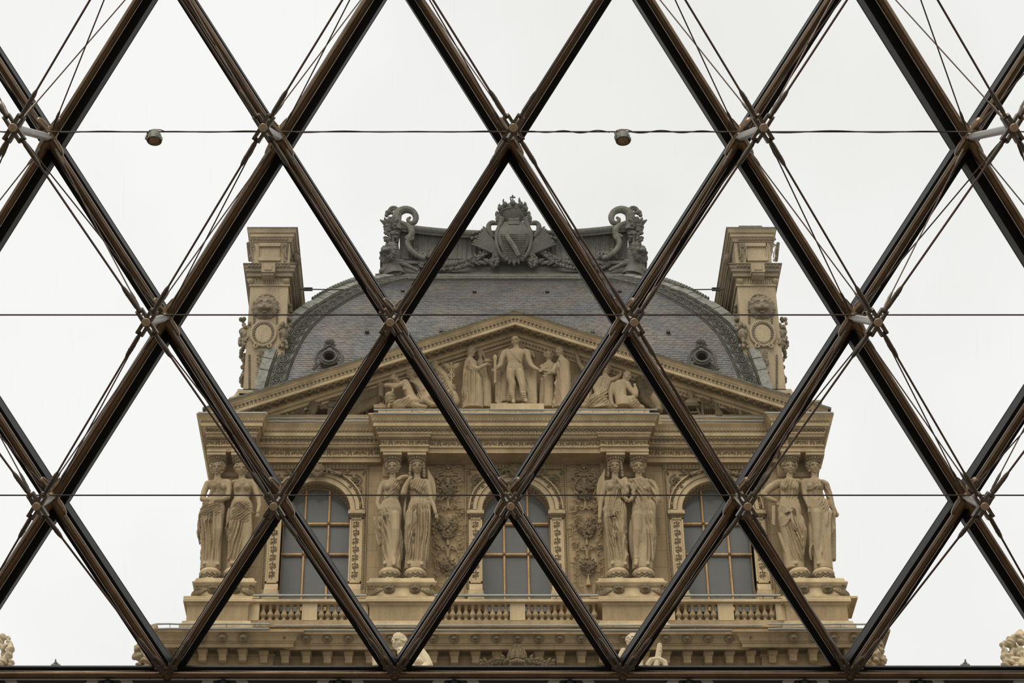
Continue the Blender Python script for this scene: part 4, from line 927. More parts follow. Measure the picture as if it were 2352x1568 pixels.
b.add(tube(bez([p, p + Vector((-.02, 0, .5)), p + Vector((.05, 0, .8))], 8), .05, 8)); b.add(SP2(p + Vector((.14, 0, .78)), .10, .03, 1.3, math.pi, -1, .035)); b.add(tube([p + Vector((.1, 0, .75)), p + Vector((.62, 0, .02))], .04, 8)); b.add(tube([p, p + Vector((.62, 0, .0))], .05, 8))
for i in range(9): b.add(tube([p + Vector((.02 + .065 * i, 0, .7 - .07 * i)), p + Vector((.02 + .065 * i, 0, .03))], .008, 4))
relief_obj('harp_relief', 'carved harp with strings in the right corner of the pediment', b, CARVE, 'harp')
b = MB(); p = T(1652, 958, .38); b.ball(p + Vector((0, 0, .15)), (.14, .07, .16)); b.ball(p + Vector((-.05, 0, .35)), (.11, .06, .12)); b.add(tube([p + Vector((-.05, -.03, .3)), p + Vector((-.25, -.03, .75))], .03, 6)); relief_obj('violin_relief', 'carved violin leaning by the harp', b, CARVE, 'violin')
b = MB(); r_ = random.Random(3)
for i in range(46):
    px = r_.uniform(1672, 1735); hh = max(0, (1750 - px) / 80 * 22); p = T(px, 956 - r_.uniform(0, hh), .22); b.add(leaf(r_.uniform(.16, .3), .05, .03), TRS(p, (0, r_.uniform(-1.6, 1.6), 0)))
relief_obj('foliage_relief', 'mass of carved laurel leaves in the tip of the pediment right corner', b)
b = MB(); r_ = random.Random(5)
for i in range(40):
    px = r_.uniform(1545, 1600); p = T(px, 925 - r_.uniform(-8, 22), .16); b.add(leaf(r_.uniform(.18, .3), .05, .03), TRS(p, (0, r_.uniform(-1.6, 1.6), 0)))
relief_obj('foliage_relief', 'carved laurel leaves behind the bust in the right corner', b)
# ================================================================== CARVED FIGURES
def sstep(x, a, b):
    t = np.clip((x - a) / (b - a), 0, 1); return t * t * (3 - 2 * t)
class Fig:
    """sculpted figure; coordinates are in the crop frame (ox, oy, k): crop x, crop y, depth in crop units towards the viewer"""
    def __init__(s, ox, oy, k, d, base_zy, cx):
        s.ox, s.oy, s.k, s.d, s.cx = ox, oy, k, d, cx; s.mb = MB(); s.hb = MB(); s.skin = []; s.folds = []; s.dents = []
        s.mx = (FX(1200, 1200, d) - FX(1100, 1200, d)) / 100 / k                    # metres per crop unit
        s.org = s.P(cx, base_zy, 0)
    def P(s, x, y, dep=0):
        return F(s.ox + x / s.k, s.oy + y / s.k, s.d + dep * s.mx)
    def limb(s, pts, skin=False, flat=None, n=10):
        P = [s.P(q[0], q[1], q[2]) for q in pts]; r = [q[3] * s.mx for q in pts]
        if len(P) == 2: P.insert(1, P[0].lerp(P[1], .5)); r.insert(1, (r[0] + r[1]) / 2)
        s.mb.add(tube(P, r, n, cap=.5, flat=flat))
        if skin:
            for a, b, ra, rb in zip(P[:-1], P[1:], r[:-1], r[1:]): s.skin.append((np.array(a), np.array(b), max(ra, rb) * 1.25))
        return s
    def curve(s, pts, r0, r1=None, n=12, skin=False):     # bezier strand
        if len(pts) == 4 and s.k < 4.8:
            pts = [((s.cx + (q[0] - s.cx) * .90, q[1], q[2] - 42) if i in (0, 3) and abs(q[0] - s.cx) > 70 and q[2] < 62 else q[:3]) for i, q in enumerate(pts)]
        P = bez([s.P(*q[:3]) for q in pts], n); r1 = r0 if r1 is None else r1
        s.mb.add(tube(P, [(r0 + (r1 - r0) * i / (n - 1)) * s.mx * (.35 + .75 * math.sin(math.pi * (i + .5) / n) ** .6) for i in range(n)], 6, cap=.5)); return s
    def ell(s, x, y, dep, rx, ry, rd, rot=0, skin=False, t=None):
        c = s.P(x, y, dep); s.mb.add(t or SPH, TRS(c, (0, rot, 0), (rx * s.mx, rd * s.mx, ry * s.mx)))
        if skin: s.skin.append((np.array(c), np.array(c), max(rx, ry) * s.mx * 1.1))
        return s
    def loft(s, rows, n=18):                              # rows (x, y, dep, rx, rd) top to bottom, horizontal rings
        R = []; a = np.linspace(0, 2 * np.pi, n, endpoint=False)
        for x, y, dep, rx, rd in rows:
            c = s.P(x, y, dep); R.append(np.stack([c.x + rx * s.mx * np.cos(a), c.y + rd * s.mx * np.sin(a), np.full(n, c.z)], 1))
        s.mb.add(rings(R[::-1])); return s
    def head(s, x, y, w, turn=0.0, tilt=0.0, hair='curls', dep=0, polos=False, beard=False, crown=False, nod=0.0):
        # w : half width of the face ; local head built then rotated
        u = w * s.mx * (1.22 if s.d == .5 and s.k < 4.4 else 1.05); nod += .36 if s.d < 2 else 0; c = s.P(x, y + (14 if s.k < 4.4 else 4), dep + (16 if s.k < 4.4 else 8)); M = Matrix.Translation(c) @ Matrix.Rotation(turn, 4, 'Z') @ Matrix.Rotation(tilt, 4, 'Y') @ Matrix.Rotation(nod, 4, 'X') @ Matrix.Diagonal((u, u, u, 1))
        A = lambda loc, sc, rot=(0, 0, 0): s.hb.add(SPH if max(sc) < .5 else SPHH, M @ TRS(loc, rot, sc))
        A((0, .15, .45), (.98, 1.15, 1.05)); A((0, -.18, -.15), (.86, .92, 1.18)); A((0, -.45, -.95), (.46, .50, .40)); A((0, .4, -.3), (.7, .8, .9))
        s.hb.add(tube([M @ Vector((0, -1.02, .38)), M @ Vector((0, -1.22, .02)), M @ Vector((0, -1.32, -.14))], [.11 * u, .14 * u, .17 * u], 8, cap=.5))
        for q in (-1, 1):
            s.hb.add(tube([M @ Vector((q * .14, -1.02, .42)), M @ Vector((q * .42, -1.02, .50)), M @ Vector((q * .72, -.80, .38))], [.10 * u, .12 * u, .10 * u], 6, cap=.5))
            A((q * .38, -.86, .20), (.20, .16, .12)); A((q * .50, -.70, -.25), (.30, .28, .30)); A((q * .92, .05, .0), (.14, .22, .32))
        A((0, -1.05, -.50), (.32, .17, .09)); A((0, -1.02, -.66), (.26, .17, .10)); A((0, -.98, -.98), (.24, .2, .22))
        s.skin.append((np.array(M @ Vector((0, -.5, .4))), np.array(M @ Vector((0, -.5, -1.0))), 1.1 * u))
        s.dents += [(np.array(M @ Vector((q * .38, -1.02, .30))), .13 * u, .16 * u) for q in (-1, 1)] + [(np.array(M @ Vector((0, -1.2, -.575))), .12 * u, .10 * u)] + [(np.array(M @ Vector((0, -1.1, -.80))), .12 * u, .07 * u)]
        r = random.Random(int(x * 7 + y))
        if hair == 'curls':
            for i in range(46):
                a = r.uniform(-2.15, 2.15); rr = 1.0 + r.uniform(-.05, .12); el = r.uniform(.25, 1.15)
                A((1.22 * math.sin(a) * rr * math.cos(el * .3), -.62 * math.cos(a * .72) * rr + .35, .40 + .95 * math.cos(a) * .9 + r.uniform(-.12, .12)), (.27, .27, .24))
            for q in (-1, 1):
                for i in range(12): A((q * (1.16 + r.uniform(-.12, .12) - .035 * i), -.05 + r.uniform(-.25, .3), .8 - i * .15), (.25, .28, .19), (0, r.uniform(-1, 1), 0))
            A((0, .5, .6), (1.05, .95, .95))
        elif hair == 'long':
            for q in (-1, 1):
                for i in range(16): A((q * (1.10 + .08 * r.random() + .012 * i), -.20 + r.uniform(-.15, .3), .9 - i * .17), (.30, .3, .19), (0, r.uniform(-.6, .6), 0))
            for i in range(13): a = -1.15 + i * .19; A((1.02 * math.sin(a), -.78 * math.cos(a) + .1, .98 + .25 * math.cos(a)), (.2, .26, .2))
            A((0, .5, .6), (1.1, .95, 1.0))
        elif hair == 'bun':
            A((0, .35, .7), (1.02, 1.05, .85)); A((0, 1.25, .75), (.5, .5, .5))
            for i in range(22): a = -1.6 + i * .15; A((1.0 * math.sin(a), -.6 * math.cos(a) + .05, .95 + .15 * math.cos(a)), (.18, .22, .16))
        elif hair == 'short':
            for i in range(40): a = r.uniform(-2.6, 2.6); A((.95 * math.sin(a), -.45 * math.cos(a) + .2, .85 + r.uniform(0, .55) * abs(math.cos(a * .5))), (.2, .22, .16))
        elif hair == 'bald':
            for q in (-1, 1):
                for i in range(4): A((q * .93, .1 + .2 * i, .3), (.14, .2, .35))
        if beard:
            s.hb.add(tube([M @ Vector((0, -.95, -.95)), M @ Vector((0, -1.0, -1.35)), M @ Vector((0, -.92, -1.62))], [.26 * u, .20 * u, .06 * u], 8, cap=.5))
            for q in (-1, 1): s.hb.add(tube([M @ Vector((0, -1.12, -.44)), M @ Vector((q * .35, -1.0, -.46)), M @ Vector((q * .62, -.82, -.40))], [.09 * u, .08 * u, .03 * u], 6, cap=.5))
        if crown:
            for i in range(11): a = -1.4 + i * .28; s.hb.add(tube([M @ Vector((.95 * math.sin(a), -.65 * math.cos(a), 1.05)), M @ Vector((1.1 * math.sin(a), -.75 * math.cos(a), 1.55))], [.10 * u, .04 * u], 6, cap=.5))
        return s
    def hand(s, x, y, dep, w, ang, spread=.09, curl=.35, skin=True):   # ang : direction of the fingers in the picture, 0 = down, + = towards right
        u = w * s.mx; c = s.P(x, y, dep); M = Matrix.Translation(c) @ Matrix.Rotation(math.pi - ang, 4, 'Y')
        s.hb.add(SPH, M @ TRS((0, 0, u * .3), (0, 0, 0), (u * .80, u * .38, u * .95)))
        for i, L in enumerate((1.6, 1.9, 1.75, 1.4)):
            b = (i - 1.5); x0 = b * .42 * u; a = b * spread
            P = [Vector((x0, 0, u * .9)), Vector((x0 + math.sin(a) * L * u * .5, -u * .25 * curl, u * (.9 + L * .5))), Vector((x0 + math.sin(a) * L * u, u * .35 * curl, u * (.9 + L * .92)))]
            s.hb.add(tube([M @ p for p in P], [.22 * u, .20 * u, .14 * u], 6, cap=.5))
        P = [Vector((-.6 * u, -u * .1, u * .1)), Vector((-1.05 * u, -u * .3, u * .6)), Vector((-1.0 * u, -u * .3, u * 1.15))]; s.hb.add(tube([M @ p for p in P], [.28 * u, .22 * u, .15 * u], 6, cap=.5))
        if skin: s.skin.append((np.array(c), np.array(M @ Vector((0, 0, 2 * u))), 1.2 * u))
        return s
    def fold(s, y0, y1, x0, x1, ang, wl, amp, curve=0.0, soft=30, cx=None):   # zone in crop units ; ang 0 = vertical folds, 90 = horizontal
        s.folds.append((y0, y1, x0, x1, math.radians(ang), wl, amp, curve, soft, (x0 + x1) / 2 if cx is None else cx)); return s
    def relax(s, v, k, mask):
        E = s._edges; cnt = np.bincount(E.ravel(), minlength=len(v)).astype(float)
        for _ in range(k):
            a = np.zeros_like(v)
            for c in range(3): a[:, c] = np.bincount(E[:, 0], v[E[:, 1], c], len(v)) + np.bincount(E[:, 1], v[E[:, 0], c], len(v))
            v = v * .5 + .5 * a / cnt[:, None]
        return v
    def build(s, vox=.02, smooth=2, name='figure', m=None):
        org = np.array(s.org)
        def fn(v, n):
            V = v + org; 
            # picture coordinates of each vertex on the figure plane
            zx = (V[:, 0] / s.mx) ; 
            cx0 = s.P(0, 0).x; x = (V[:, 0] - cx0) / s.mx
            za = s.P(0, 0).z; zb = s.P(0, 1000).z; y = (za - V[:, 2]) / (za - zb) * 1000
            mask = np.ones(len(V))
            for a, b, r in s.skin:
                ab = b - a; L = (ab ** 2).sum(); t = np.clip(((V - a) @ ab) / L, 0, 1) if L > 1e-9 else np.zeros(len(V))
                dd = np.sqrt(((V - a - t[:, None] * ab) ** 2).sum(1)); mask *= sstep(dd, r * .95, r * 1.25)
            wob = np.sin(y * .010 + x * .016 + s.ox) * 1.2 + np.sin(y * .021 - x * .013) * .5
            dep = (org[1] - V[:, 1]) / s.mx
            disp = np.zeros(len(V))
            for y0, y1, x0, x1, ang, wl, amp, cv, soft, cx in s.folds:
                w = sstep(y, y0 - soft, y0 + soft) * (1 - sstep(y, y1 - soft, y1 + soft)) * sstep(x, x0 - soft * .6, x0 + soft * .6) * (1 - sstep(x, x1 - soft * .6, x1 + soft * .6))
                co = (x - .5 * dep * np.sign(x - cx) * (1 if abs(ang) < .8 else 0)) * math.cos(ang) + (y + cv * (x - cx) ** 2 / 100.0) * math.sin(ang)
                ph = 2 * np.pi * co / wl + wob * 1.1
                f = 1 - np.abs(np.sin(ph / 2)) ** 0.8 * 1.9 + .18 * np.sin(ph * .53 + wob)
                disp += w * amp * 2.2 * f
            front = sstep(-n[:, 1], -.05, .55)
            v = v + n * (disp * mask * front * s.mx)[:, None]
            if len(s.folds): v = s.relax(v, 2, mask)
            for c, r, dp in s.dents:
                d2 = ((v + org - c) ** 2).sum(1); v[:, 1] += dp * np.exp(-d2 / (r * r))
            return v
        me = remesh(s.mb, vox, smooth, fn, name, s.org, m or STATUE, s)
        if s.hb.V:
            def fh(v, n):
                for c, r, dp in s.dents:
                    d2 = ((v + org - c) ** 2).sum(1); v[:, 1] += dp * np.exp(-d2 / (r * r))
                return v
            hm = remesh(s.hb, vox * .48, 1, fh, 'h', s.org, m or STATUE)
            bm = bmesh.new(); bm.from_mesh(me); bm.from_mesh(hm); bm.to_mesh(me); bm.free(); bpy.data.meshes.remove(hm)
            me.polygons.foreach_set('use_smooth', np.ones(len(me.polygons), bool)); me.update()
        return me
def place(fig, name, label, cat, group=None, vox=.02, m=None, extra=None, smooth=2):
    me = fig.build(vox, smooth, name, m); o = bpy.data.objects.new(name, me); C.objects.link(o); o.location = fig.org; ORG[o] = Vector(fig.org)
    tag(o, label, cat, group); return o
CG = 'caryatids carrying the entablature'
def capital(o, f, xc, w=66):                    # carved basket capital + abacus on the head
    c = f.P(xc, 150, 0); u = f.mx * w; zt = FZ(1043, .86); z0 = FZ(1059.5, .74); h = zt - z0
    c = Vector((c.x, YW - .60, z0)); k = .80
    b = MB().add(lathe([(u * .80, 0), (u * .84, h * .12), (u * .86, h * .25), (u * .98, h * .45), (u * 1.2, h * .75), (u * 1.32, h * .95), (u * 1.3, h)], 26), TRS(c, (0, 0, 0), (1, k, 1)))
    cp = obj('basket_capital', b, CARVE, o)
    b = MB()
    for i in range(18):
        a = 2 * math.pi * i / 18; b.add(SPHL, TRS(c + Vector((u * 1.10 * math.sin(a), -u * 1.10 * k * math.cos(a), h * .68)), (0, 0, -a), (u * .12, u * .12, h * .26)))
        b.add(SPHL, TRS(c + Vector((u * .88 * math.sin(a + .17), -u * .88 * k * math.cos(a + .17), h * .2)), (0, 0, -a), (u * .1, u * .1, h * .10)))
    obj('egg_ring', b, STATUE, cp)
    za = FZ(1034, .9); b = MB().box((c.x - u * 1.28, YW - .88, zt - .02), (c.x + u * 1.28, YW - .0, za + .02)); b.box((c.x - u * 1.34, YW - .91, za - .04), (c.x + u * 1.34, YW - .0, za + .02)); obj('abacus', b, STONE2, o, smooth=0)
def drum(o, f, xc, yc, w=108):
    c = f.P(xc, 1330, 0); u = f.mx * w; z0 = FZ(1323.5, 1.0); z1 = FZ(1299.5, .84); c = Vector((c.x, YW - .5, z0)); h = z1 - z0
    b = MB().add(lathe([(u * 1.0, 0), (u * 1.03, h * .08), (u * .96, h * .14), (u * .96, h * .60), (u * 1.0, h * .64), (u * 1.04, h * .74), (u * 1.0, h * .84), (u * .90, h * .97), (.001, h)], 30), TRS(c))
    dr = obj('round_base', b, STONE2, o); b = MB()
    for i in range(26):
        a = 2 * math.pi * i / 26; b.add(SP2((0, 0, 0), h * .19, h * .05, 1.0, 0, 1 if i % 2 else -1, h * .045, 9), TRS(c + Vector((u * .975 * math.sin(a), -u * .975 * math.cos(a), h * .37)), (0, 0, a)))
    obj('wave_band', b, CARVE, dr, kind='stuff')
def body(f, sh_l, sh_r, chest, waist, hip, hem, dep=0, bust=True):   # sh (x,y), chest (x,y,hw), ...
    (xl_, yl), (xr_, yr) = sh_l, sh_r
    rows = [((xl_ + xr_) / 2, min(yl, yr) - 34, 0, 34, 32), ((xl_ + xr_) / 2, (yl + yr) / 2 - 12, 0, (xr_ - xl_) * .40, 48), (chest[0], chest[1] - 10, 6, chest[2], 66), (chest[0], chest[1] + 50, 2, chest[2] * .92, 60), (waist[0], waist[1], 0, waist[2], 56), (hip[0], hip[1] - 60, 4, (waist[2] + hip[2]) / 2 + 4, 68), (hip[0], hip[1], 6, hip[2], 80)]
    n_ = 6
    for i in range(1, n_ + 1):
        t = i / n_; rows.append((hip[0] + (hem[0] - hip[0]) * t, hip[1] + (hem[1] - hip[1]) * t, 6 - 6 * t, hip[2] + (hem[2] - hip[2]) * t - 8 * math.sin(math.pi * t), 80 - 8 * math.sin(math.pi * t)))
    f.loft([(a, b, c + dep, d, e) for a, b, c, d, e in rows])
    f.limb([(xl_, yl, dep, 34), ((xl_ + xr_) / 2, (yl + yr) / 2 - 10, dep, 30), (xr_, yr, dep, 34)])
    if bust:
        for q in (-1, 1): f.ell(chest[0] + q * chest[2] * .48, chest[1], 52 + dep, 36, 38, 34)
    return f
def neck(f, x0, y0, x1, y1, r=33): f.limb([(x0, y0, 6, r), (x1, y1, 0, r + 4)], skin=True)
def foot(f, x, y, dx=0): f.limb([(x, y - 16, 20, 20), (x + dx * .5, y - 4, 62, 19), (x + dx, y + 2, 98, 13)], skin=True)
CR = {1: (430, 1020), 3: (840, 1020), 5: (1300, 1020), 7: (1740, 1020)}; KC = 4.3545
def cary(crop, xc): return Fig(*CR[crop], KC, .5, 1205, xc)
figs = []
# 1 : arms crossed at the waist, cloth hanging at the left
f = cary(1, 250); f.head(303, 232, 46, turn=-.05, hair='curls'); neck(f, 305, 290, 303, 345)
body(f, (225, 392), (400, 378), (312, 425, 92), (285, 535, 84), (262, 640, 118), (232, 1264, 104))
f.limb([(205, 395, 0, 36), (172, 470, 5, 33), (152, 548, 22, 29)], True); f.limb([(152, 548, 22, 28), (205, 556, 60, 24), (250, 555, 78, 20)], True)
f.limb([(412, 385, 0, 38), (416, 460, 8, 34), (404, 530, 28, 30)], True); f.limb([(404, 530, 28, 30), (340, 556, 66, 25), (275, 560, 84, 20)], True)
f.hand(262, 558, 92, 20, 1.1 - math.pi / 2 - .3); f.hand(228, 550, 88, 19, .7)
for a in range(5): f.curve([(225 + a * 9, 580, 96), (200 + a * 16, 640, 100), (210 + a * 12, 700, 92), (190 + a * 16, 765, 84)], 12, 9)
for q in range(7): f.curve([(150, 600 + q * 17, 42), (230, 650 + q * 20, 98), (320, 600 + q * 22, 88), (386, 585 + q * 24, 30)], 8, 7)
f.curve([(170, 600, 30), (120, 700, 40), (105, 850, 40), (110, 1000, 30)], 26, 14); f.curve([(190, 640, 30), (150, 760, 40), (128, 860, 46), (120, 960, 30)], 22, 12); f.curve([(250, 360, 40), (300, 390, 70), (230, 480, 60), (205, 530, 40)], 14, 10); f.curve([(330, 350, 40), (280, 410, 78), (240, 480, 66), (215, 520, 50)], 11, 8)
f.limb([(292, 700, 50, 66), (300, 860, 62, 52), (278, 1010, 40, 46), (262, 1160, 30, 38)]); f.limb([(195, 700, 30, 60), (185, 900, 20, 50), (190, 1160, 10, 42)])
for q in range(5): f.curve([(240 + q * 14, 800 + q * 30, 70 - q * 6), (250 + q * 12, 1000, 66), (320, 1060 + q * 10, 50), (352, 960 - q * 20, 40)], 8, 6)
f.fold(350, 530, 200, 390, 12, 17, 7); f.fold(600, 760, 120, 400, 70, 24, 9, .12); f.fold(740, 1190, 110, 390, -6, 34, 12); foot(f, 300, 1200, 10); foot(f, 180, 1195, -14); figs.append((f, 1, 303, 225, 'caryatid at the far left corner with hands crossed over her girdle'))
# 2 : frontal, left arm hanging
f = cary(1, 530); f.head(543, 240, 44, turn=.1, hair='curls'); neck(f, 545, 300, 548, 345)
body(f, (468, 385), (652, 382), (552, 430, 92), (542, 545, 78), (545, 640, 118), (490, 1264, 100))
f.limb([(664, 392, 0, 34), (690, 480, 0, 31), (716, 550, 5, 27)], True); f.limb([(716, 550, 5, 27), (722, 620, 20, 23), (706, 680, 36, 19)], True); f.hand(704, 690, 38, 20, -.1)
for q in range(6): f.curve([(440, 620 + q * 12, 40), (520, 660 - q * 6, 100), (600, 580 + q * 22, 96), (680, 640 + q * 26, 40)], 10, 7)
f.curve([(610, 545, 60), (540, 560, 96), (480, 620, 80), (430, 640, 40)], 18, 16); f.curve([(530, 580, 90), (580, 640, 90), (660, 680, 60), (700, 700, 30)], 15, 12)
f.limb([(480, 690, 50, 58), (470, 850, 66, 50), (455, 1000, 46, 44), (445, 1170, 36, 34)]); f.limb([(590, 700, 30, 60), (600, 900, 20, 52), (590, 1100, 10, 44)])
for q in range(5): f.curve([(530 + q * 26, 720, 70), (540 + q * 26, 860, 66), (600 + q * 12, 960 + q * 6, 44), (630 + q * 6, 900 - q * 20, 20)], 9, 7)
f.curve([(405, 640, 30), (395, 760, 36), (400, 860, 36), (385, 980, 30)], 18, 10); f.fold(380, 540, 460, 640, -8, 16, 6, 0.05); f.fold(620, 820, 520, 690, 50, 24, 9, .05); f.fold(800, 1190, 380, 640, 12, 34, 11); foot(f, 455, 1192, -14); figs.append((f, 1, 543, 240, 'second caryatid from the left with her arm hanging at her side'))
# 3 : bare breast and knee
f = cary(3, 250); f.head(270, 228, 46, turn=-.1, hair='curls'); neck(f, 272, 295, 270, 345)
body(f, (190, 392), (345, 382), (262, 430, 86), (252, 555, 74), (248, 660, 116), (262, 1264, 92))
f.limb([(176, 396, 0, 34), (150, 450, 0, 31), (133, 520, 5, 27)], True); f.limb([(133, 520, 5, 27), (116, 590, 20, 23), (138, 655, 44, 19)], True); f.hand(145, 668, 48, 20, .45)
f.curve([(98, 620, 20), (116, 628, 52), (140, 620, 40)], 6, 6)
f.skin.append((np.array(f.P(215, 420, 50)), np.array(f.P(240, 400, 40)), 48 * f.mx))
f.limb([(325, 350, 30, 24), (370, 330, 40, 26), (410, 322, 40, 22)], True); f.hand(345, 338, 58, 18, -1.3)
for q in range(5): f.curve([(345, 365 + q * 10, 40), (300, 420 + q * 12, 80), (230, 480 + q * 8, 72), (180, 520 + q * 6, 40)], 10, 7)
for q in range(7): f.curve([(180, 640 + q * 10, 50), (240, 690 + q * 14, 104), (310, 680 + q * 26, 90), (372, 640 + q * 30, 30)], 10, 8)
f.ell(205, 710, 84, 30, 24, 24)
f.limb([(290, 720, 50, 62), (297, 865, 74, 46), (296, 960, 58, 44), (286, 1060, 56, 30), (280, 1150, 60, 24)], True); f.limb([(280, 1140, 60, 26), (282, 1188, 84, 24), (280, 1205, 110, 18)], True)
f.limb([(160, 760, 30, 44), (165, 900, 36, 38), (200, 1020, 30, 34), (215, 1180, 20, 36)]); f.limb([(110, 740, 20, 26), (120, 850, 26, 24), (150, 1000, 24, 26)])
for q in range(5): f.curve([(180 + q * 14, 760, 60), (170 + q * 14, 860, 56), (190 + q * 10, 950, 56), (170 + q * 12, 1100, 30)], 10, 7)
f.curve([(325, 760, 40), (355, 900, 34), (370, 1050, 20), (352, 1190, 10)], 22, 20)
f.fold(540, 650, 160, 360, 4, 15, 5); f.fold(380, 540, 230, 370, 35, 22, 7); f.fold(700, 1190, 90, 250, -14, 26, 11); f.fold(720, 1190, 320, 400, 8, 24, 8); foot(f, 195, 1195, -10); figs.append((f, 3, 270, 225, 'caryatid with bare breast and bare knee, left of the middle window'))
# 4 : arm folded to her shoulder
f = cary(3, 520); f.head(513, 222, 46, turn=.05, hair='long'); neck(f, 513, 290, 515, 342)
body(f, (430, 388), (605, 378), (520, 430, 92), (528, 555, 84), (535, 650, 120), (492, 1264, 108))
f.limb([(425, 395, 5, 36), (395, 440, 30, 34), (378, 492, 52, 30)], True); f.limb([(378, 492, 52, 34), (400, 420, 70, 27), (428, 360, 76, 20)], True); f.hand(436, 350, 80, 20, 2.55)
f.limb([(622, 392, 0, 34), (640, 480, 0, 31), (652, 560, 5, 28)], True); f.limb([(652, 560, 5, 27), (682, 620, 18, 23), (700, 690, 28, 19)], True); f.hand(705, 702, 30, 20, .15)
for q in range(5): f.curve([(460, 350 + q * 12, 70), (500, 400 + q * 14, 96), (570, 430 + q * 16, 86), (625, 480 + q * 14, 30)], 10, 7)
f.curve([(420, 635, 60), (480, 620, 100), (560, 570, 90), (640, 535, 30)], 13, 10)
f.limb([(455, 700, 50, 62), (440, 860, 64, 52), (430, 1000, 46, 44), (455, 1170, 30, 38)]); f.limb([(590, 700, 40, 64), (590, 900, 20, 56), (575, 1160, 10, 50)])
f.curve([(392, 520, 20), (388, 620, 24), (380, 740, 20), (385, 800, 14)], 14, 10)
f.fold(540, 640, 420, 620, 4, 40, 3); f.fold(370, 560, 440, 620, 30, 26, 6); f.fold(640, 1190, 480, 670, 2, 26, 12); f.fold(860, 1190, 390, 520, 10, 24, 9); foot(f, 440, 1195, -14); foot(f, 555, 1200, 12); figs.append((f, 3, 513, 222, 'caryatid touching her shoulder, beside the garland left of the middle window'))
# 5 : forearm across the chest, knot at the hip
f = cary(5, 500); f.head(490, 220, 45, turn=-.08, hair='long'); neck(f, 490, 285, 490, 345)
body(f, (405, 392), (580, 380), (490, 430, 88), (470, 560, 84), (490, 660, 122), (525, 1264, 108))
f.limb([(590, 360, 0, 36), (604, 420, 30, 32), (604, 480, 52, 29)], True); f.limb([(604, 480, 52, 30), (560, 410, 80, 25), (515, 350, 84, 19)], True); f.hand(505, 345, 90, 19, -1.75)
f.limb([(392, 396, 0, 34), (365, 500, 0, 30), (345, 600, 5, 26)], True); f.limb([(345, 600, 5, 26), (340, 680, 14, 22), (335, 740, 20, 18)], True); f.hand(333, 752, 22, 18, .15)
f.skin.append((np.array(f.P(440, 415, 50)), np.array(f.P(430, 470, 40)), 42 * f.mx))
for i in range(30):
    a = 2 * math.pi * i / 30; f.ell(625 + 52 * math.cos(a) + (i % 3 - 1) * 6, 480 + 82 * math.sin(a), 66, 24, 17, 20, rot=a)
f.ell(505, 675, 108, 32, 24, 24); f.ell(525, 668, 118, 14, 16, 14); f.ell(495, 700, 104, 24, 24, 20)
for q in range(5): f.curve([(370, 690 + q * 18, 40), (420, 700 + q * 8, 90), (470, 680 + q * 6, 104), (500, 676, 104)], 10, 9)
for q in range(4): f.curve([(520, 680, 104), (560, 690 + q * 16, 90), (600, 760 + q * 24, 70), (635, 790 + q * 30, 40)], 11, 8)
f.limb([(530, 740, 60, 60), (540, 890, 70, 54), (560, 1020, 44, 46), (575, 1160, 24, 40)]); f.limb([(430, 740, 30, 58), (440, 930, 20, 44), (460, 1170, 16, 40)])
f.curve([(500, 700, 100), (490, 850, 90), (470, 960, 76), (500, 1040, 60)], 20, 12); f.curve([(500, 1040, 60), (490, 1100, 56), (520, 1150, 50), (545, 1190, 44)], 16, 12); f.curve([(400, 780, 20), (400, 950, 20), (420, 1060, 16), (425, 1190, 10)], 20, 18)
f.fold(480, 680, 370, 620, 10, 24, 8, .0); f.fold(700, 1190, 380, 520, -10, 26, 12); f.fold(860, 1190, 540, 640, 12, 30, 7); foot(f, 475, 1195, -12); foot(f, 590, 1200, 10); figs.append((f, 5, 490, 215, 'caryatid with a wreath and her hand at her neck, right of the middle window'))
# 6 : wrapped in a mantle, bare knee
f = cary(5, 760); f.head(723, 222, 46, turn=.02, hair='curls'); neck(f, 725, 285, 728, 345, 35)
body(f, (650, 372), (845, 382), (750, 440, 106), (755, 560, 100), (780, 660, 124), (765, 1264, 106))
f.limb([(862, 395, 0, 40), (900, 470, 10, 40), (925, 560, 10, 28)]); f.curve([(870, 530, 40), (920, 540, 40), (930, 600, 30), (905, 660, 20)], 18, 12)
for q in range(6): f.curve([(670, 340 + q * 4, 50), (720 + q * 4, 400 + q * 20, 92), (800, 500 + q * 20, 96), (880, 540 + q * 24, 40)], 11, 8)
for q in range(5): f.curve([(660 + q * 12, 480, 60), (700 + q * 14, 620, 96), (790 + q * 8, 720 + q * 10, 90), (890, 700 + q * 26, 30)], 9, 7)
f.limb([(710, 720, 50, 60), (714, 870, 74, 46), (706, 960, 58, 44), (702, 1050, 52, 32), (704, 1150, 56, 26)], True); f.limb([(704, 1150, 56, 28), (700, 1190, 84, 24), (698, 1205, 108, 18)], True); f.ell(702, 1140, 58, 36, 20, 34)
f.curve([(690, 830, 90), (720, 850, 100), (750, 900, 80), (770, 1040, 50)], 16, 20); f.limb([(820, 720, 40, 66), (850, 880, 20, 54), (830, 1170, 10, 50)]); f.curve([(640, 760, 10), (640, 900, 14), (650, 1050, 10), (665, 1190, 6)], 26, 22); f.curve([(880, 880, 30), (860, 980, 30), (790, 1000, 50), (770, 1060, 50)], 16, 10)
f.fold(360, 560, 650, 880, -32, 30, 7); f.fold(560, 860, 720, 910, -14, 34, 7); f.fold(900, 1190, 750, 900, 4, 24, 12); f.fold(700, 1190, 630, 690, -8, 24, 8); foot(f, 815, 1198, 10); figs.append((f, 5, 725, 215, 'caryatid wrapped in a mantle with one bare shin, right of the middle window'))
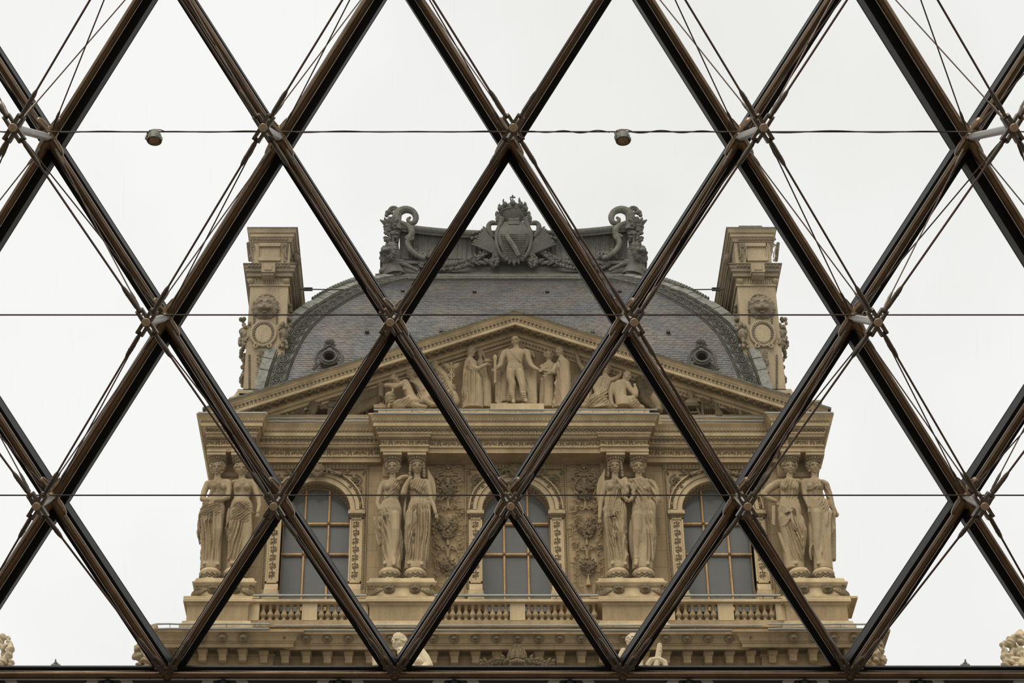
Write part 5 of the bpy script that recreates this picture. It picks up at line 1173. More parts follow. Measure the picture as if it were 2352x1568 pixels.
# 7 : hand on hip
f = cary(7, 340); f.head(320, 222, 46, turn=.05, hair='curls'); neck(f, 320, 290, 320, 345)
body(f, (215, 385), (410, 376), (318, 430, 100), (312, 545, 88), (318, 660, 124), (372, 1264, 100))
f.limb([(205, 390, 0, 44), (120, 440, 10, 42), (60, 495, 10, 34)]); f.limb([(55, 505, 10, 31), (120, 545, 22, 27), (185, 568, 34, 21)], True); f.hand(195, 578, 36, 19, .5)
for q in range(4): f.curve([(160 - q * 10, 400 + q * 6, 34), (110 - q * 8, 450, 44), (80, 490 - q * 10, 44), (50, 500, 30)], 8, 6)
for i in range(26): t = i / 25; f.ell(160 + 10 * math.sin(i * 2.1), 620 + 190 * t, 30, 17, 12, 14, rot=i)
for q in range(7): f.curve([(200, 600 + q * 11, 50), (250, 610 + q * 18, 96), (300, 640 + q * 6, 106), (340, 650, 106)], 9, 8)
for q in range(5): f.curve([(195, 680 + q * 30, 40), (240, 780 + q * 16, 90), (310, 760 + q * 14, 96), (340, 660 + q * 6, 90)], 9, 7)
f.curve([(335, 620, 110), (310, 660, 114), (330, 700, 110), (350, 650, 114)], 13, 12); f.curve([(350, 630, 110), (420, 640, 110), (415, 760, 96), (410, 850, 90)], 22, 16); f.curve([(340, 690, 108), (345, 780, 100), (370, 820, 94), (380, 860, 90)], 18, 12)
for q in range(4): f.curve([(400, 690 + q * 20, 80), (440, 700 + q * 20, 70), (480, 760 + q * 24, 44), (500, 880 + q * 10, 20)], 10, 7)
f.limb([(410, 760, 50, 60), (440, 880, 60, 50), (430, 1020, 40, 44), (420, 1170, 26, 38)]); f.limb([(260, 740, 30, 60), (290, 930, 24, 46), (330, 1170, 16, 40)]); f.curve([(195, 880, 36), (240, 960, 40), (290, 1100, 30), (330, 1200, 30)], 16, 20)
f.fold(380, 590, 220, 420, 14, 26, 8, .1); f.fold(860, 1190, 210, 480, -14, 28, 12); foot(f, 480, 1264, 14); foot(f, 385, 1192, 0); figs.append((f, 7, 320, 215, 'caryatid with her hand on her hip and a knotted sash, second from the right'))
# 8 : bare leg at the corner
f = cary(7, 610); f.head(560, 218, 45, turn=.18, hair='curls'); neck(f, 565, 285, 572, 340)
body(f, (470, 372), (660, 385), (570, 425, 90), (588, 545, 82), (610, 650, 112), (660, 1264, 96))
f.limb([(465, 385, 8, 40), (470, 460, 8, 34), (480, 530, 18, 29)], True); f.limb([(480, 530, 18, 28), (505, 590, 40, 24), (518, 630, 52, 20)], True); f.hand(520, 642, 56, 21, -.05); f.curve([(485, 595, 50), (510, 612, 66), (530, 600, 50)], 7, 7)
f.limb([(680, 400, 0, 38), (715, 500, -5, 36), (745, 620, -8, 30), (790, 710, -10, 22)]); f.curve([(600, 360, 50), (650, 360, 50), (690, 400, 40), (708, 480, 20)], 16, 14)
for q in range(5): f.curve([(440, 400 + q * 6, 40), (500, 450 + q * 6, 70), (560, 420 + q * 8, 80), (600, 400, 70)], 8, 6)
for q in range(6): f.curve([(500, 510 + q * 14, 60), (560, 540 + q * 16, 92), (620, 600 + q * 14, 80), (660, 680 + q * 12, 40)], 9, 7)
f.limb([(588, 700, 50, 62), (592, 860, 62, 46), (590, 960, 50, 44), (596, 1070, 44, 30), (612, 1170, 44, 27)], True); foot(f, 612, 1195, -8)
f.curve([(690, 560, 40), (680, 680, 60), (700, 800, 56), (670, 840, 50)], 34, 26); f.limb([(700, 700, 10, 56), (715, 860, 10, 52), (700, 1000, 10, 50), (705, 1170, 10, 44)]); f.limb([(745, 700, -8, 36), (758, 900, -8, 30), (762, 1150, -6, 26)])
f.curve([(520, 760, 30), (530, 900, 34), (540, 1000, 40), (520, 1150, 30)], 26, 22); f.curve([(548, 1000, 60), (510, 1040, 60), (520, 1110, 50), (545, 1160, 40)], 13, 10)
for q in range(4): f.curve([(650, 860, 60), (700, 880 + q * 30, 60), (720, 960 + q * 20, 50), (680, 1040 + q * 26, 44)], 10, 8)
f.fold(400, 560, 500, 680, -24, 22, 7); f.fold(560, 720, 540, 640, 30, 20, 6, .1); f.fold(700, 1190, 640, 790, 6, 26, 11); f.fold(780, 1190, 480, 560, -4, 20, 9); figs.append((f, 7, 560, 215, 'caryatid with a bare leg at the far right corner'))
DR = [(230, 0), (470, 0), (240, 0), (495, 0), (520, 0), (775, 0), (420, 0), (660, 0)]
for i, (f, cr, hx, hy, lab) in enumerate(figs):
    o = place(f, 'caryatid', lab, 'statue', CG, vox=.0165, smooth=1)
    capital(o, f, hx, 74); drum(o, f, DR[i][0], 0)
# tall feather plumes carved next to the caryatids of the middle
for cr, xs, lab in ((3, (665, 690), 'tall carved plume behind the caryatid left of the middle window'), (5, (345, 335), 'tall carved plume behind the caryatid right of the middle window')):
    f = cary(cr, xs[0]); b = MB(); q = 1 if cr == 3 else -1
    for i in range(20):
        t = i / 19; b.add(tube(bez([f.P(xs[0] + q * 20 * t - q * 10, 640, -20), f.P(xs[0] + q * (70 * t - 18), 480, -10 - 10 * t), f.P(xs[0] + q * (62 * t - 34), 360, -5), f.P(xs[0] + q * (30 * t - 44), 245 + 60 * t, 0)], 9), [.012, .022, .026, .028, .028, .026, .024, .02, .01], 6))
    o = obj('plume_relief', b, STATUE); tag(o, lab, 'relief', 'plumes behind the middle caryatids')
# wall pilaster strips behind the heads
for (x0, x1), nm in zip(PEDX, 'abcd'):
    b = MB().box((x0 + .05, YW - .2, FZ(1325, .2)), (x1 - .05, YW + .2, FZ(1040, .2))); b.add(sweep([(x0 + .05, .2), (x1 - .05, .2)], [(-.1, FZ(1096, .2)), (.05, FZ(1096, .2)), (.08, FZ(1092, .2)), (.10, FZ(1088, .2)), (-.1, FZ(1088, .2))], YW)); obj('pilaster_strip', b, STONE, WALL, smooth=0)
# ------------------------------------------------------------------ pediment group ; crop frame of the left half (850,720) k=4.704
KP = 4.704
def ped(cx, base=1025, d=.55, crop=0): return Fig((850, 1150)[crop], 720, KP, d, base, cx)
PG = 'stone figures in the pediment'
# throne with draperies
f = ped(1580, 970, .40); f.loft([(1580, 620, 0, 200, 40), (1580, 700, 0, 215, 46), (1580, 970, 10, 225, 60)], 20)
for q in (-1, 1):
    f.limb([(1580 + q * 190, 640, 30, 40), (1580 + q * 195, 800, 30, 36), (1580 + q * 190, 960, 34, 42)])
    for t in range(6): f.curve([(1580 + q * (120 + 12 * t), 640, 50), (1580 + q * (110 + 16 * t), 760, 70), (1580 + q * (130 + 14 * t), 860, 60), (1580 + q * (110 + 24 * t), 965, 70)], 12, 9)
    f.limb([(1580 + q * 130, 400, 0, 22), (1580 + q * 170, 420, 0, 26), (1580 + q * 190, 470, 0, 20)])
f.loft([(1580, 330, -20, 60, 20), (1580, 400, -20, 150, 24), (1580, 640, -20, 180, 30)], 20); f.curve([(1370, 965, 80), (1430, 985, 90), (1480, 975, 90), (1490, 960, 70)], 18, 14); f.curve([(1640, 970, 90), (1720, 1000, 90), (1800, 1010, 90), (1850, 1000, 60)], 26, 20); f.curve([(1680, 955, 90), (1760, 950, 90), (1820, 990, 90), (1870, 1020, 60)], 22, 16)
f.fold(640, 970, 1390, 1500, 6, 26, 9); f.fold(640, 970, 1680, 1800, -10, 26, 9); place(f, 'draped_throne', 'draped throne with scrolled arms behind the standing man in the pediment', 'throne', vox=.024)
o = obj('plinth', MB().box((FX(850 + 1300 / KP, 938, 1.0), YW - 1.0, FZ(939, 1.0)), (FX(850 + 1880 / KP, 938, 1.0), YW - .2, FZ(720 + 970 / KP, 1.0))), STONE2, smooth=0); tag(o, 'low stone plinth under the standing man of the pediment', 'plinth')
f = ped(1580, 965, .72); f.head(1570, 300, 46, turn=-.35, hair='bald', beard=True); f.limb([(1578, 350, 0, 34), (1580, 395, 0, 40)], True)
f.loft([(1578, 385, 0, 60, 34), (1575, 410, 0, 118, 42), (1568, 450, 8, 100, 54), (1565, 500, 8, 88, 54), (1565, 545, 6, 84, 52), (1565, 590, 6, 98, 56), (1565, 640, 4, 98, 52)])
f.limb([(1452, 425, 0, 38), (1420, 500, 6, 36), (1408, 560, 20, 32)]); f.limb([(1408, 560, 20, 32), (1380, 580, 40, 28), (1358, 598, 52, 24)]); f.hand(1352, 596, 58, 20, -.9)
f.limb([(1700, 425, 0, 38), (1715, 500, 2, 36), (1740, 560, 14, 31)]); f.limb([(1740, 560, 14, 31), (1780, 590, 34, 26), (1812, 606, 48, 21)]); f.hand(1820, 610, 52, 19, 1.2)
f.limb([(1520, 640, 10, 56), (1518, 700, 16, 50), (1540, 770, 20, 44), (1530, 850, 12, 38), (1545, 940, 10, 26)], True); f.limb([(1545, 935, 12, 26), (1552, 958, 40, 20)]); f.limb([(1615, 640, 10, 56), (1630, 700, 20, 50), (1650, 780, 28, 42), (1655, 850, 18, 38), (1665, 930, 14, 28)], True); f.limb([(1665, 930, 14, 26), (1690, 948, 50, 20)])
for q in (-1, 1): f.limb([(1578 + q * 100, 400, 6, 26), (1578 + q * 130, 420, 8, 24)])
f.curve([(1510, 395, 50), (1560, 450, 66), (1600, 490, 66), (1640, 530, 56)], 9, 9); f.curve([(1470, 385, 30), (1530, 405, 50), (1620, 405, 50), (1690, 385, 30)], 12, 12)
for y in (780, 850, 872, 895, 915): f.curve([(1500 if y > 800 else 1500, y, 30), (1530, y + 8, 60), (1570, y, 30)], 6, 6); f.curve([(1620, y, 40), (1655, y + 8, 66), (1690, y, 40)], 6, 6)
f.fold(530, 560, 1480, 1660, 88, 14, 3); o = place(f, 'standing_man_statue', 'stone statue of a bearded standing man in uniform at the centre of the pediment', 'statue', PG, vox=.0165)
b = MB().add(tube([f.P(1352, 480, 70), f.P(1352, 740, 70)], .045, 8)).ball(f.P(1352, 480, 70), (.07, .06, .14)).ball(f.P(1352, 745, 70), (.06, .06, .08)); obj('sceptre', b, STATUE, o)
# two women left
f = ped(1180, 1022, .45); f.head(1192, 445, 36, turn=-.5, hair='long', crown=True); f.limb([(1190, 490, 0, 28), (1190, 530, 0, 36)], True); f.loft([(1190, 520, 0, 50, 30), (1190, 545, 0, 72, 40), (1200, 640, 0, 70, 44), (1230, 760, 0, 86, 50), (1240, 1022, 0, 80, 50)]); f.fold(560, 1010, 1130, 1330, 2, 22, 8); place(f, 'rear_woman_statue', 'stone woman half hidden behind the woman holding a dish', 'statue', PG, vox=.02)
f = ped(1090, 1022, .62); f.head(1090, 415, 42, turn=.95, hair='bun', crown=True); f.limb([(1082, 465, 0, 32), (1078, 505, 0, 38)], True)
f.loft([(1075, 490, 0, 44, 36), (1085, 520, 0, 72, 44), (1095, 580, 8, 72, 52), (1115, 640, 4, 66, 50), (1130, 720, 4, 86, 56), (1130, 860, 0, 100, 58), (1110, 1022, 0, 118, 60)])
f.limb([(1085, 530, 20, 40), (1120, 590, 30, 40), (1165, 600, 46, 32)]); f.limb([(1160, 600, 46, 27), (1215, 570, 56, 24), (1265, 545, 60, 18)], True); f.hand(1270, 545, 60, 18, 1.6); f.ell(1270, 522, 62, 72, 10, 34); f.ell(1270, 500, 62, 44, 14, 24)
for q in range(7): f.curve([(1030 + q * 4, 520, 10), (1000 + q * 8, 680, 20), (1020 + q * 6, 800, 26), (985 + q * 12, 990 - q * 8, 20)], 14, 12)
for q in range(5): f.curve([(1080 + q * 6, 590, 56), (1110, 640 + q * 8, 60), (1150, 640 + q * 6, 50), (1170, 620, 40)], 7, 6)
f.fold(500, 640, 1020, 1160, 16, 20, 7); f.fold(650, 1015, 960, 1240, 2, 24, 11); place(f, 'robed_woman_statue', 'robed stone woman holding out a crown on a dish, left of the standing man', 'statue', PG, vox=.0175)
# right pair
f = ped(1930, 1022, .5); f.head(1930, 455, 38, turn=-.05, hair='curls'); f.limb([(1932, 505, 0, 30), (1935, 545, 0, 36)], True); f.loft([(1935, 530, 0, 48, 32), (1930, 560, 0, 80, 44), (1925, 640, 6, 76, 50), (1910, 740, 4, 80, 52), (1910, 1022, 0, 90, 54)])
f.limb([(1860, 570, 6, 30), (1850, 640, 20, 27), (1870, 600, 40, 20)]); f.limb([(1900, 590, 40, 24), (1860, 610, 52, 22), (1830, 612, 56, 18)], True); f.curve([(1850, 640, 60), (1890, 690, 66), (1930, 750, 66), (1950, 790, 50)], 12, 8); f.fold(560, 720, 1860, 1990, -20, 20, 6); f.fold(720, 1015, 1840, 2000, 2, 24, 10); place(f, 'facing_woman_statue', 'stone woman facing front and clasping the hand of the standing man', 'statue', PG, vox=.0185)
f = ped(2080, 1022, .66); f.head(2050, 410, 42, turn=-.9, hair='bun'); f.limb([(2065, 465, 0, 32), (2075, 505, 0, 40)], True)
f.loft([(2075, 490, 0, 46, 36), (2085, 525, 0, 76, 48), (2080, 600, 0, 84, 54), (2085, 700, 0, 90, 56), (2080, 860, 0, 96, 58), (2070, 1022, 0, 108, 60)])
f.limb([(2010, 560, 20, 32), (1980, 620, 40, 28), (1930, 650, 50, 22)], True); f.limb([(1985, 640, 44, 24), (1930, 625, 54, 21), (1870, 610, 58, 17)], True)
for q in range(7): f.curve([(2120 - q * 8, 510, 20), (2150 - q * 12, 660, 50), (2140 - q * 14, 820, 50), (2170 - q * 22, 1000, 20)], 13, 11)
for q in range(4): f.curve([(2000, 760 + q * 30, 50), (2060, 700 + q * 30, 70), (2110, 700 + q * 26, 60), (2160, 640 + q * 30, 20)], 9, 7)
f.fold(500, 1015, 1990, 2180, -8, 26, 10); place(f, 'turned_woman_statue', 'stone woman seen from behind her shoulder, right of the standing man', 'statue', PG, vox=.0175)
# left seated nude leaning on her arms
f = ped(400, 1022, .62); f.head(268, 712, 44, turn=-.4, tilt=-.7, hair='short', nod=.25); f.limb([(300, 745, 0, 28), (350, 760, 0, 36)], True)
f.limb([(380, 750, 10, 48), (400, 810, 14, 58), (430, 880, 10, 56), (480, 960, 6, 64)], True); f.ell(375, 815, 52, 28, 28, 24, skin=True)
f.limb([(390, 745, 20, 34), (320, 775, 40, 30), (250, 805, 50, 25)], True); f.limb([(250, 805, 50, 27), (300, 800, 56, 22), (200, 780, 56, 26), (170, 778, 40, 26)], True); f.limb([(170, 778, 40, 28), (230, 770, 30, 24), (290, 760, 40, 20)], True)
f.limb([(480, 960, 20, 66), (380, 960, 40, 60), (290, 990, 40, 50)]); f.limb([(420, 930, 40, 50), (340, 1000, 50, 40), (270, 1015, 40, 26)]); f.limb([(470, 990, 40, 40), (550, 1005, 40, 30), (600, 1005, 40, 22)], True)
f.limb([(215, 900, 0, 66), (220, 960, 10, 60), (260, 1000, 10, 46)]); f.limb([(245, 830, 60, 16), (200, 1010, 60, 18)])
for q in range(7): f.curve([(480, 910 + q * 8, 60), (420, 920 + q * 10, 86), (340, 950 + q * 8, 84), (260, 1010 + q * 2, 50)], 9, 7)
f.fold(900, 1020, 180, 540, 60, 24, 7); place(f, 'reclining_nude_statue', 'stone nude leaning her head on folded arms, left in the pediment', 'statue', PG, vox=.0185)
f = ped(600, 1022, .42); f.head(440, 660, 42, turn=.5, hair='curls', beard=True); f.limb([(455, 700, 0, 32), (490, 740, 0, 40)], True); f.limb([(500, 740, 0, 58), (560, 820, 0, 66), (620, 920, 0, 70), (650, 980, 0, 60)]); f.limb([(600, 740, 10, 40), (600, 800, 26, 36), (560, 810, 36, 30), (470, 740, 40, 22)], True); f.hand(462, 734, 44, 18, -2.2)
f.limb([(700, 880, 30, 56), (640, 890, 50, 46), (600, 930, 50, 40)], True); f.limb([(600, 940, 50, 40), (660, 985, 40, 34), (740, 985, 30, 28)], True); f.limb([(560, 880, 0, 60), (560, 960, 10, 60)])
f.fold(740, 1000, 480, 700, -30, 24, 8); place(f, 'old_man_statue', 'stone bearded old man crouching behind the leaning nude', 'statue', PG, vox=.0195)
f = ped(800, 1022, .5); f.limb([(745, 610, 0, 52), (790, 680, 0, 60), (800, 800, 0, 66), (860, 900, 0, 70)]); f.head(700, 560, 38, turn=-.3, hair='short'); f.limb([(790, 640, 20, 34), (840, 700, 30, 30), (880, 780, 46, 22)], True); f.hand(884, 790, 50, 18, .1)
f.limb([(840, 880, 20, 76), (900, 900, 10, 66), (930, 960, 6, 50)]); f.limb([(740, 880, 20, 60), (760, 980, 20, 50)])
for q in range(7): f.curve([(820, 740 + q * 22, 50), (880, 780 + q * 20, 66), (930, 760 + q * 24, 50), (960, 780 + q * 26, 10)], 10, 8)
f.fold(660, 1000, 720, 960, 40, 26, 11); o = place(f, 'seated_figure_statue', 'stone seated figure holding a winged snake staff, left in the pediment', 'statue', PG, vox=.0195)
b = MB().add(tube([f.P(880, 545, 60), f.P(876, 840, 60)], .03, 8)); b.ball(f.P(880, 545, 60), (.05, .05, .06))
for q in (-1, 1):
    b.add(tube([f.P(880 + q * 30 * math.sin(t * .9 + (0 if q > 0 else 0)), 570 + 18 * t, 62 + 8 * math.cos(t * .9)) for t in range(9)], [.026] * 7 + [.02, .01], 6))
    for i in range(4): b.add(leaf(.32 - .04 * i, .05, .02), TRS(f.P(880 + q * 6, 570 + i * 6, 62), (0, q * (1.25 + .12 * i), 0)))
obj('winged_staff', b, STATUE, o)
# right half (crop frame 1150,720)
f = ped(1110, 1022, .5, 1); f.head(1135, 600, 42, turn=.3, hair='curls'); f.limb([(1135, 650, 0, 32), (1125, 690, 0, 38)], True); f.loft([(1125, 680, 0, 52, 34), (1115, 710, 0, 90, 46), (1110, 790, 6, 80, 54), (1090, 860, 6, 88, 60), (1060, 930, 10, 110, 70), (1040, 1022, 10, 140, 70)])
f.limb([(1030, 720, 6, 36), (1020, 800, 16, 32), (1045, 870, 34, 28), (1075, 950, 50, 20)], True); f.hand(1078, 960, 54, 19, .05); f.limb([(1200, 720, 0, 34), (1250, 700, 0, 30), (1300, 660, 0, 24), (1295, 620, 0, 18)], True)
f.limb([(1060, 930, 40, 60), (960, 960, 50, 52), (900, 1000, 46, 40)]); f.limb([(1100, 940, 40, 56), (1180, 990, 46, 44), (1220, 1000, 40, 34)])
for q in range(6): f.curve([(1180, 930 + q * 10, 60), (1100, 960 + q * 8, 90), (1000, 940 + q * 14, 90), (890, 990 + q * 6, 40)], 9, 7)
f.fold(700, 860, 1030, 1200, 20, 22, 7); f.fold(870, 1015, 900, 1240, 55, 26, 8); place(f, 'seated_woman_statue', 'stone seated woman in a loose dress, right in the pediment', 'statue', PG, vox=.0195)
f = ped(1300, 1022, .62, 1); f.head(1365, 675, 42, turn=.9, hair='short', nod=.2); f.limb([(1345, 715, -6, 32), (1320, 750, 0, 40)], True)
f.loft([(1310, 725, 0, 60, 36), (1290, 760, 0, 90, 46), (1282, 830, 4, 80, 50), (1295, 890, 6, 70, 54), (1315, 950, 8, 82, 62), (1325, 1005, 8, 86, 64)]); f.limb([(1215, 770, 0, 34), (1190, 850, 6, 30), (1190, 930, 20, 26), (1210, 985, 30, 20)], True); f.hand(1225, 992, 36, 18, 1.2)
f.limb([(1370, 760, 6, 36), (1410, 830, 16, 32), (1460, 885, 24, 30)], True); f.limb([(1460, 885, 24, 29), (1468, 840, 26, 25), (1455, 795, 26, 20)], True); f.hand(1452, 785, 28, 17, math.pi)
f.skin.append((np.array(f.P(1285, 760, 30)), np.array(f.P(1315, 990, 40)), 110 * f.mx)); f.limb([(1400, 940, 10, 60), (1470, 1000, 10, 46), (1530, 1015, 10, 30)])
for q in range(7): f.curve([(1370 + q * 10, 890, 60), (1400 + q * 14, 930, 76), (1380 + q * 22, 980, 66), (1420 + q * 16, 1018, 46)], 12, 9)
f.curve([(1290, 760, 62), (1270, 830, 62), (1295, 930, 66), (1300, 990, 66)], 3, 3); f.fold(890, 1020, 1400, 1540, 40, 22, 8); place(f, 'crouching_nude_statue', 'stone nude seen from the back crouching, right in the pediment', 'statue', PG, vox=.0185)
f = ped(900, 1022, .42, 1); f.limb([(960, 700, 0, 50), (940, 800, 0, 60), (920, 940, 0, 70)]); f.limb([(960, 680, 0, 36), (900, 610, 10, 32), (850, 540, 16, 27), (820, 440, 20, 20)], True); f.hand(815, 425, 22, 18, math.pi + .5); f.head(950, 600, 38, turn=-.4, hair='curls')
for i in range(26): t = i / 25; f.ell(700 + 150 * t, 370 + 40 * t + (i % 3 - 1) * 12, 20, 18, 7, 8, rot=.4 * (i % 3 - 1))
f.fold(700, 1000, 840, 1020, 10, 26, 9); place(f, 'wreath_bearer_statue', 'stone figure stretching an arm up with a laurel branch, right in the pediment', 'statue', PG, vox=.0195)
# ================================================================== SQUARE DOME
YD = YW + 1.0
def solve(fn, lo, hi):
    for _ in range(60):
        m = (lo + hi) / 2
        if fn(lo) * fn(m) <= 0: hi = m
        else: lo = m
    return (lo + hi) / 2
WD = (FX(1776, 905, -1.0) - FX(582, 905, -1.0)) / 2; XD = (FX(1776, 905, -1.0) + FX(582, 905, -1.0)) / 2
zD0 = FZ(905, -1.0)
HP = [(583, 905), (589, 877), (596, 849), (611, 812), (628, 778), (645, 752), (666, 731), (691, 713), (717, 697), (745, 681), (772, 669), (800, 659), (830, 650), (862, 643.5), (890, 640)]
HI = [solve(lambda t: (XD - (WD - t)) - FX(px, py, -1.0 - t), -.5, 9.0) for px, py in HP]
HZ = [FZ(py, -1.0 - t) for (px, py), t in zip(HP, HI)]
HI[0] = 0.0; HZ[0] = zD0
for i in range(1, len(HI)): HI[i] = max(HI[i], HI[i - 1] + .02); HZ[i] = max(HZ[i], HZ[i - 1] + .01)
AD = HI[-1]; zD1 = HZ[-1]; HD = zD1 - zD0
NPH = 120; tt_ = np.linspace(0, len(HI) - 1, NPH); INS = np.interp(tt_, range(len(HI)), HI); ZZ = np.interp(tt_, range(len(HI)), HZ)
for _ in range(60):
    INS[1:-1] = (INS[:-2] + INS[2:] + 2 * INS[1:-1]) / 4; ZZ[1:-1] = (ZZ[:-2] + ZZ[2:] + 2 * ZZ[1:-1]) / 4
SS = np.concatenate([[0], np.cumsum(np.hypot(np.diff(INS), np.diff(ZZ)))]); SMAX = SS[-1]
import sys
sys.stderr.write('DOME %s %s %s %s\n' % (WD, AD, HD, [round(v, 2) for v in HI]))
ph0 = -0.35
def surf(X, s, h=0.0):                        # developed coordinates -> dome front face, raised by h
    ins = np.interp(s, SS, INS); z = np.interp(s, SS, ZZ); e = .01
    di = (np.interp(s + e, SS, INS) - np.interp(s - e, SS, INS)); dz = (np.interp(s + e, SS, ZZ) - np.interp(s - e, SS, ZZ)); L = math.hypot(di, dz) or 1
    if s < 0: z = zD0 + s
    return Vector((X, YD + ins - h * dz / L, z + h * di / L))
DM = empty('dome_roof', (XD, YD + 4, zD0 - 1), 'square dome of grey slates with carved lead ribs', 'roof')
R = []
for s in [-2.0] + list(SS[::4]) + [SMAX]:
    ins = max(0, np.interp(s, SS, INS)); z = zD0 + s if s < 0 else np.interp(s, SS, ZZ); w = WD - ins; dd = 11.5
    R.append(np.array([(XD - w, YD + ins, z), (XD + w, YD + ins, z), (XD + w, YD + dd - ins, z), (XD - w, YD + dd - ins, z)]))
obj('dome_core', MB().add(rings([r + np.array([0, .12, -.05]) for r in R])), LEAD, DM, smooth=40)
# hip curve in developed coordinates and inward offsets
def hip(q, off, n=90, s0=-1.2):
    s = np.concatenate([np.linspace(s0, -.01, 8), SS[:-2:max(1, NPH // n)], [SMAX]]); x = np.where(s < 0, WD, WD - np.interp(s, SS, INS))
    dx = np.gradient(x, s); L = np.hypot(dx, 1); nx, nsn = -1 / L, dx / L        # inward normal
    return XD + q * (x + nx * off), s + nsn * off
def band(o0, o1, h0, h1, q, s0=-1.2):
    xa, sa = hip(q, o0, s0=s0); xb, sb = hip(q, o1, s0=s0); R = []
    for a, b_, c, d in zip(xa, sa, xb, sb):
        R.append(np.array([surf(a, b_, h0), surf(a, b_, h1), surf(c, d, h1), surf(c, d, h0)]))
    return rings(R)
for q, nm in ((-1, 'left'), (1, 'right')):
    rb = obj('hip_rib', MB().add(band(.02, 1.02, -.1, .06, q)), LEADR, DM, smooth=40)
    # outer blocks
    xa, sa = hip(q, 0, 90); L = np.concatenate([[0], np.cumsum(np.hypot(np.diff(xa), np.diff(sa)))]); tot = L[-1]; nb_ = int(tot / .55)
    xb, sb = hip(q, .34, 90)
    for i in range(nb_):
        t0, t1 = tot * i / nb_ + .01, tot * (i + 1) / nb_ - .01; R = []
        for t in np.linspace(t0, t1, 4):
            A_, B_, C_, D_ = [np.interp(t, L, v) for v in (xa, sa, xb, sb)]; hh = .16 + .015 * (i % 3)
            R.append(np.array([surf(A_, B_, -.25), surf(A_, B_, hh), surf(C_, D_, hh - .02), surf(C_, D_, -.1)]))
        obj('lead_block', MB().add(rings(R)), LEADL, rb, smooth=30)
    for o_, st, r_, nm2 in ((.40, .085, .030, 'rope_moulding'), (.97, .085, .034, 'rope_moulding')):
        xo, so = hip(q, o_); L2 = np.concatenate([[0], np.cumsum(np.hypot(np.diff(xo), np.diff(so)))]); b = MB()
        for i in range(int(L2[-1] / st)):
            t = (i + .5) * st; b.add(SPHL, TRS(surf(np.interp(t, L2, xo), np.interp(t, L2, so), .085), (0, q * .8, 0), (r_ * 1.4, .05, r_ * .8)))
        obj(nm2, b, LEADR, rb, kind='stuff')
    xo, so = hip(q, .68); L2 = np.concatenate([[0], np.cumsum(np.hypot(np.diff(xo), np.diff(so)))]); b = MB(); n_ = int(L2[-1] / .50)
    for i in range(n_):
        t = (i + .5) * L2[-1] / n_
        def pt(u, v, h=.1):
            tt = t + u; return surf(np.interp(tt, L2, xo) , np.interp(tt, L2, so), h), v
        def at2(u, v, h=.09):                # u along, v across
            tt = np.clip(t + u, 0, L2[-1]); x_, s_ = np.interp(tt, L2, xo), np.interp(tt, L2, so); x2, s2 = np.interp(min(tt + .02, L2[-1]), L2, xo), np.interp(min(tt + .02, L2[-1]), L2, so)
            dx, dsn = x2 - x_, s2 - s_; l_ = math.hypot(dx, dsn) or 1; return surf(x_ - dsn / l_ * v, s_ + dx / l_ * v, h)
        b.add(tube([at2(.17 * math.cos(a), .15 * math.sin(a)) for a in np.linspace(0, 6.28, 15)], .024, 5))
        for sg in (-1, 1):
            b.add(tube([at2(.25 + sg * .0, 0), at2(.22, sg * .10), at2(.13, sg * .20), at2(0, sg * .22), at2(-.13, sg * .20), at2(-.24, sg * .08)], .018, 5)); b.add(SPHL, TRS(at2(.24, sg * .13), (0, 0, 0), (.04, .04, .04)))
        for k5 in range(5): b.add(SPHL, TRS(at2(.08 * math.cos(k5 * 1.257), .08 * math.sin(k5 * 1.257), .1), (0, 0, 0), (.035, .035, .035)))
    obj('lead_scrolls', b, LEAD, rb, kind='stuff')
    # rope of husks on the outer edge near the top
    xo, so = hip(q, -.02, 90); L2 = np.concatenate([[0], np.cumsum(np.hypot(np.diff(xo), np.diff(so)))]); b = MB(); T0, T1 = L2[-1] * .60, L2[-1] * .86
    for i in range(19):
        t = T0 + (T1 - T0) * i / 18; p = surf(np.interp(t, L2, xo), np.interp(t, L2, so), .16 + .05 * i / 18); b.ball(p, (.06 + .065 * i / 18, .12, .06 + .05 * i / 18), t=SPH)
    p = surf(np.interp(T1, L2, xo), np.interp(T1, L2, so), .38)
    for a in range(7): b.add(leaf(.26, .07, .03), TRS(p, (0, (a - 3) * .5, 0)))
    obj('husk_chain', b, LEADL, rb)
# slates
b = MB(); r_ = random.Random(2); row = .095; xi, si = hip(1, 1.03, 90); xi = xi - XD
order = np.argsort(si); si_, xi_ = si[order], xi[order]; s = -.9; k = 0; stop = si_.max() - .02
VV = []; FF = []
while s < stop:
    half = np.interp(s + row / 2, si_, xi_); w = .20; x = -half; first = True
    n_ = max(2, int(2 * half / w)); w = 2 * half / n_; xs_ = [-half] + [-half + w * (i + (.5 if k % 2 else 1.0)) for i in range(n_ if k % 2 else n_ - 1)] + [half]
    for a, c in zip(xs_[:-1], xs_[1:]):
        if c - a < .02: continue
        j0, j1 = r_.uniform(.0, .006), r_.uniform(-.004, .004); g = .004
        b.add(tpl([surf(XD + a + g, s + j1, .0), surf(XD + c - g, s + j1, .0), surf(XD + c - g, s + j1, .022 + j0), surf(XD + a + g, s + j1, .022 + j0), surf(XD + a + g, s + row * 1.25, .004 + j0), surf(XD + c - g, s + row * 1.25, .004 + j0)], [(0, 1, 2, 3), (3, 2, 5, 4), (0, 3, 4), (1, 5, 2)]))
    s += row; k += 1
print('slate rows', k)
obj('slates', b, SLATE, DM, kind='stuff', smooth=0)
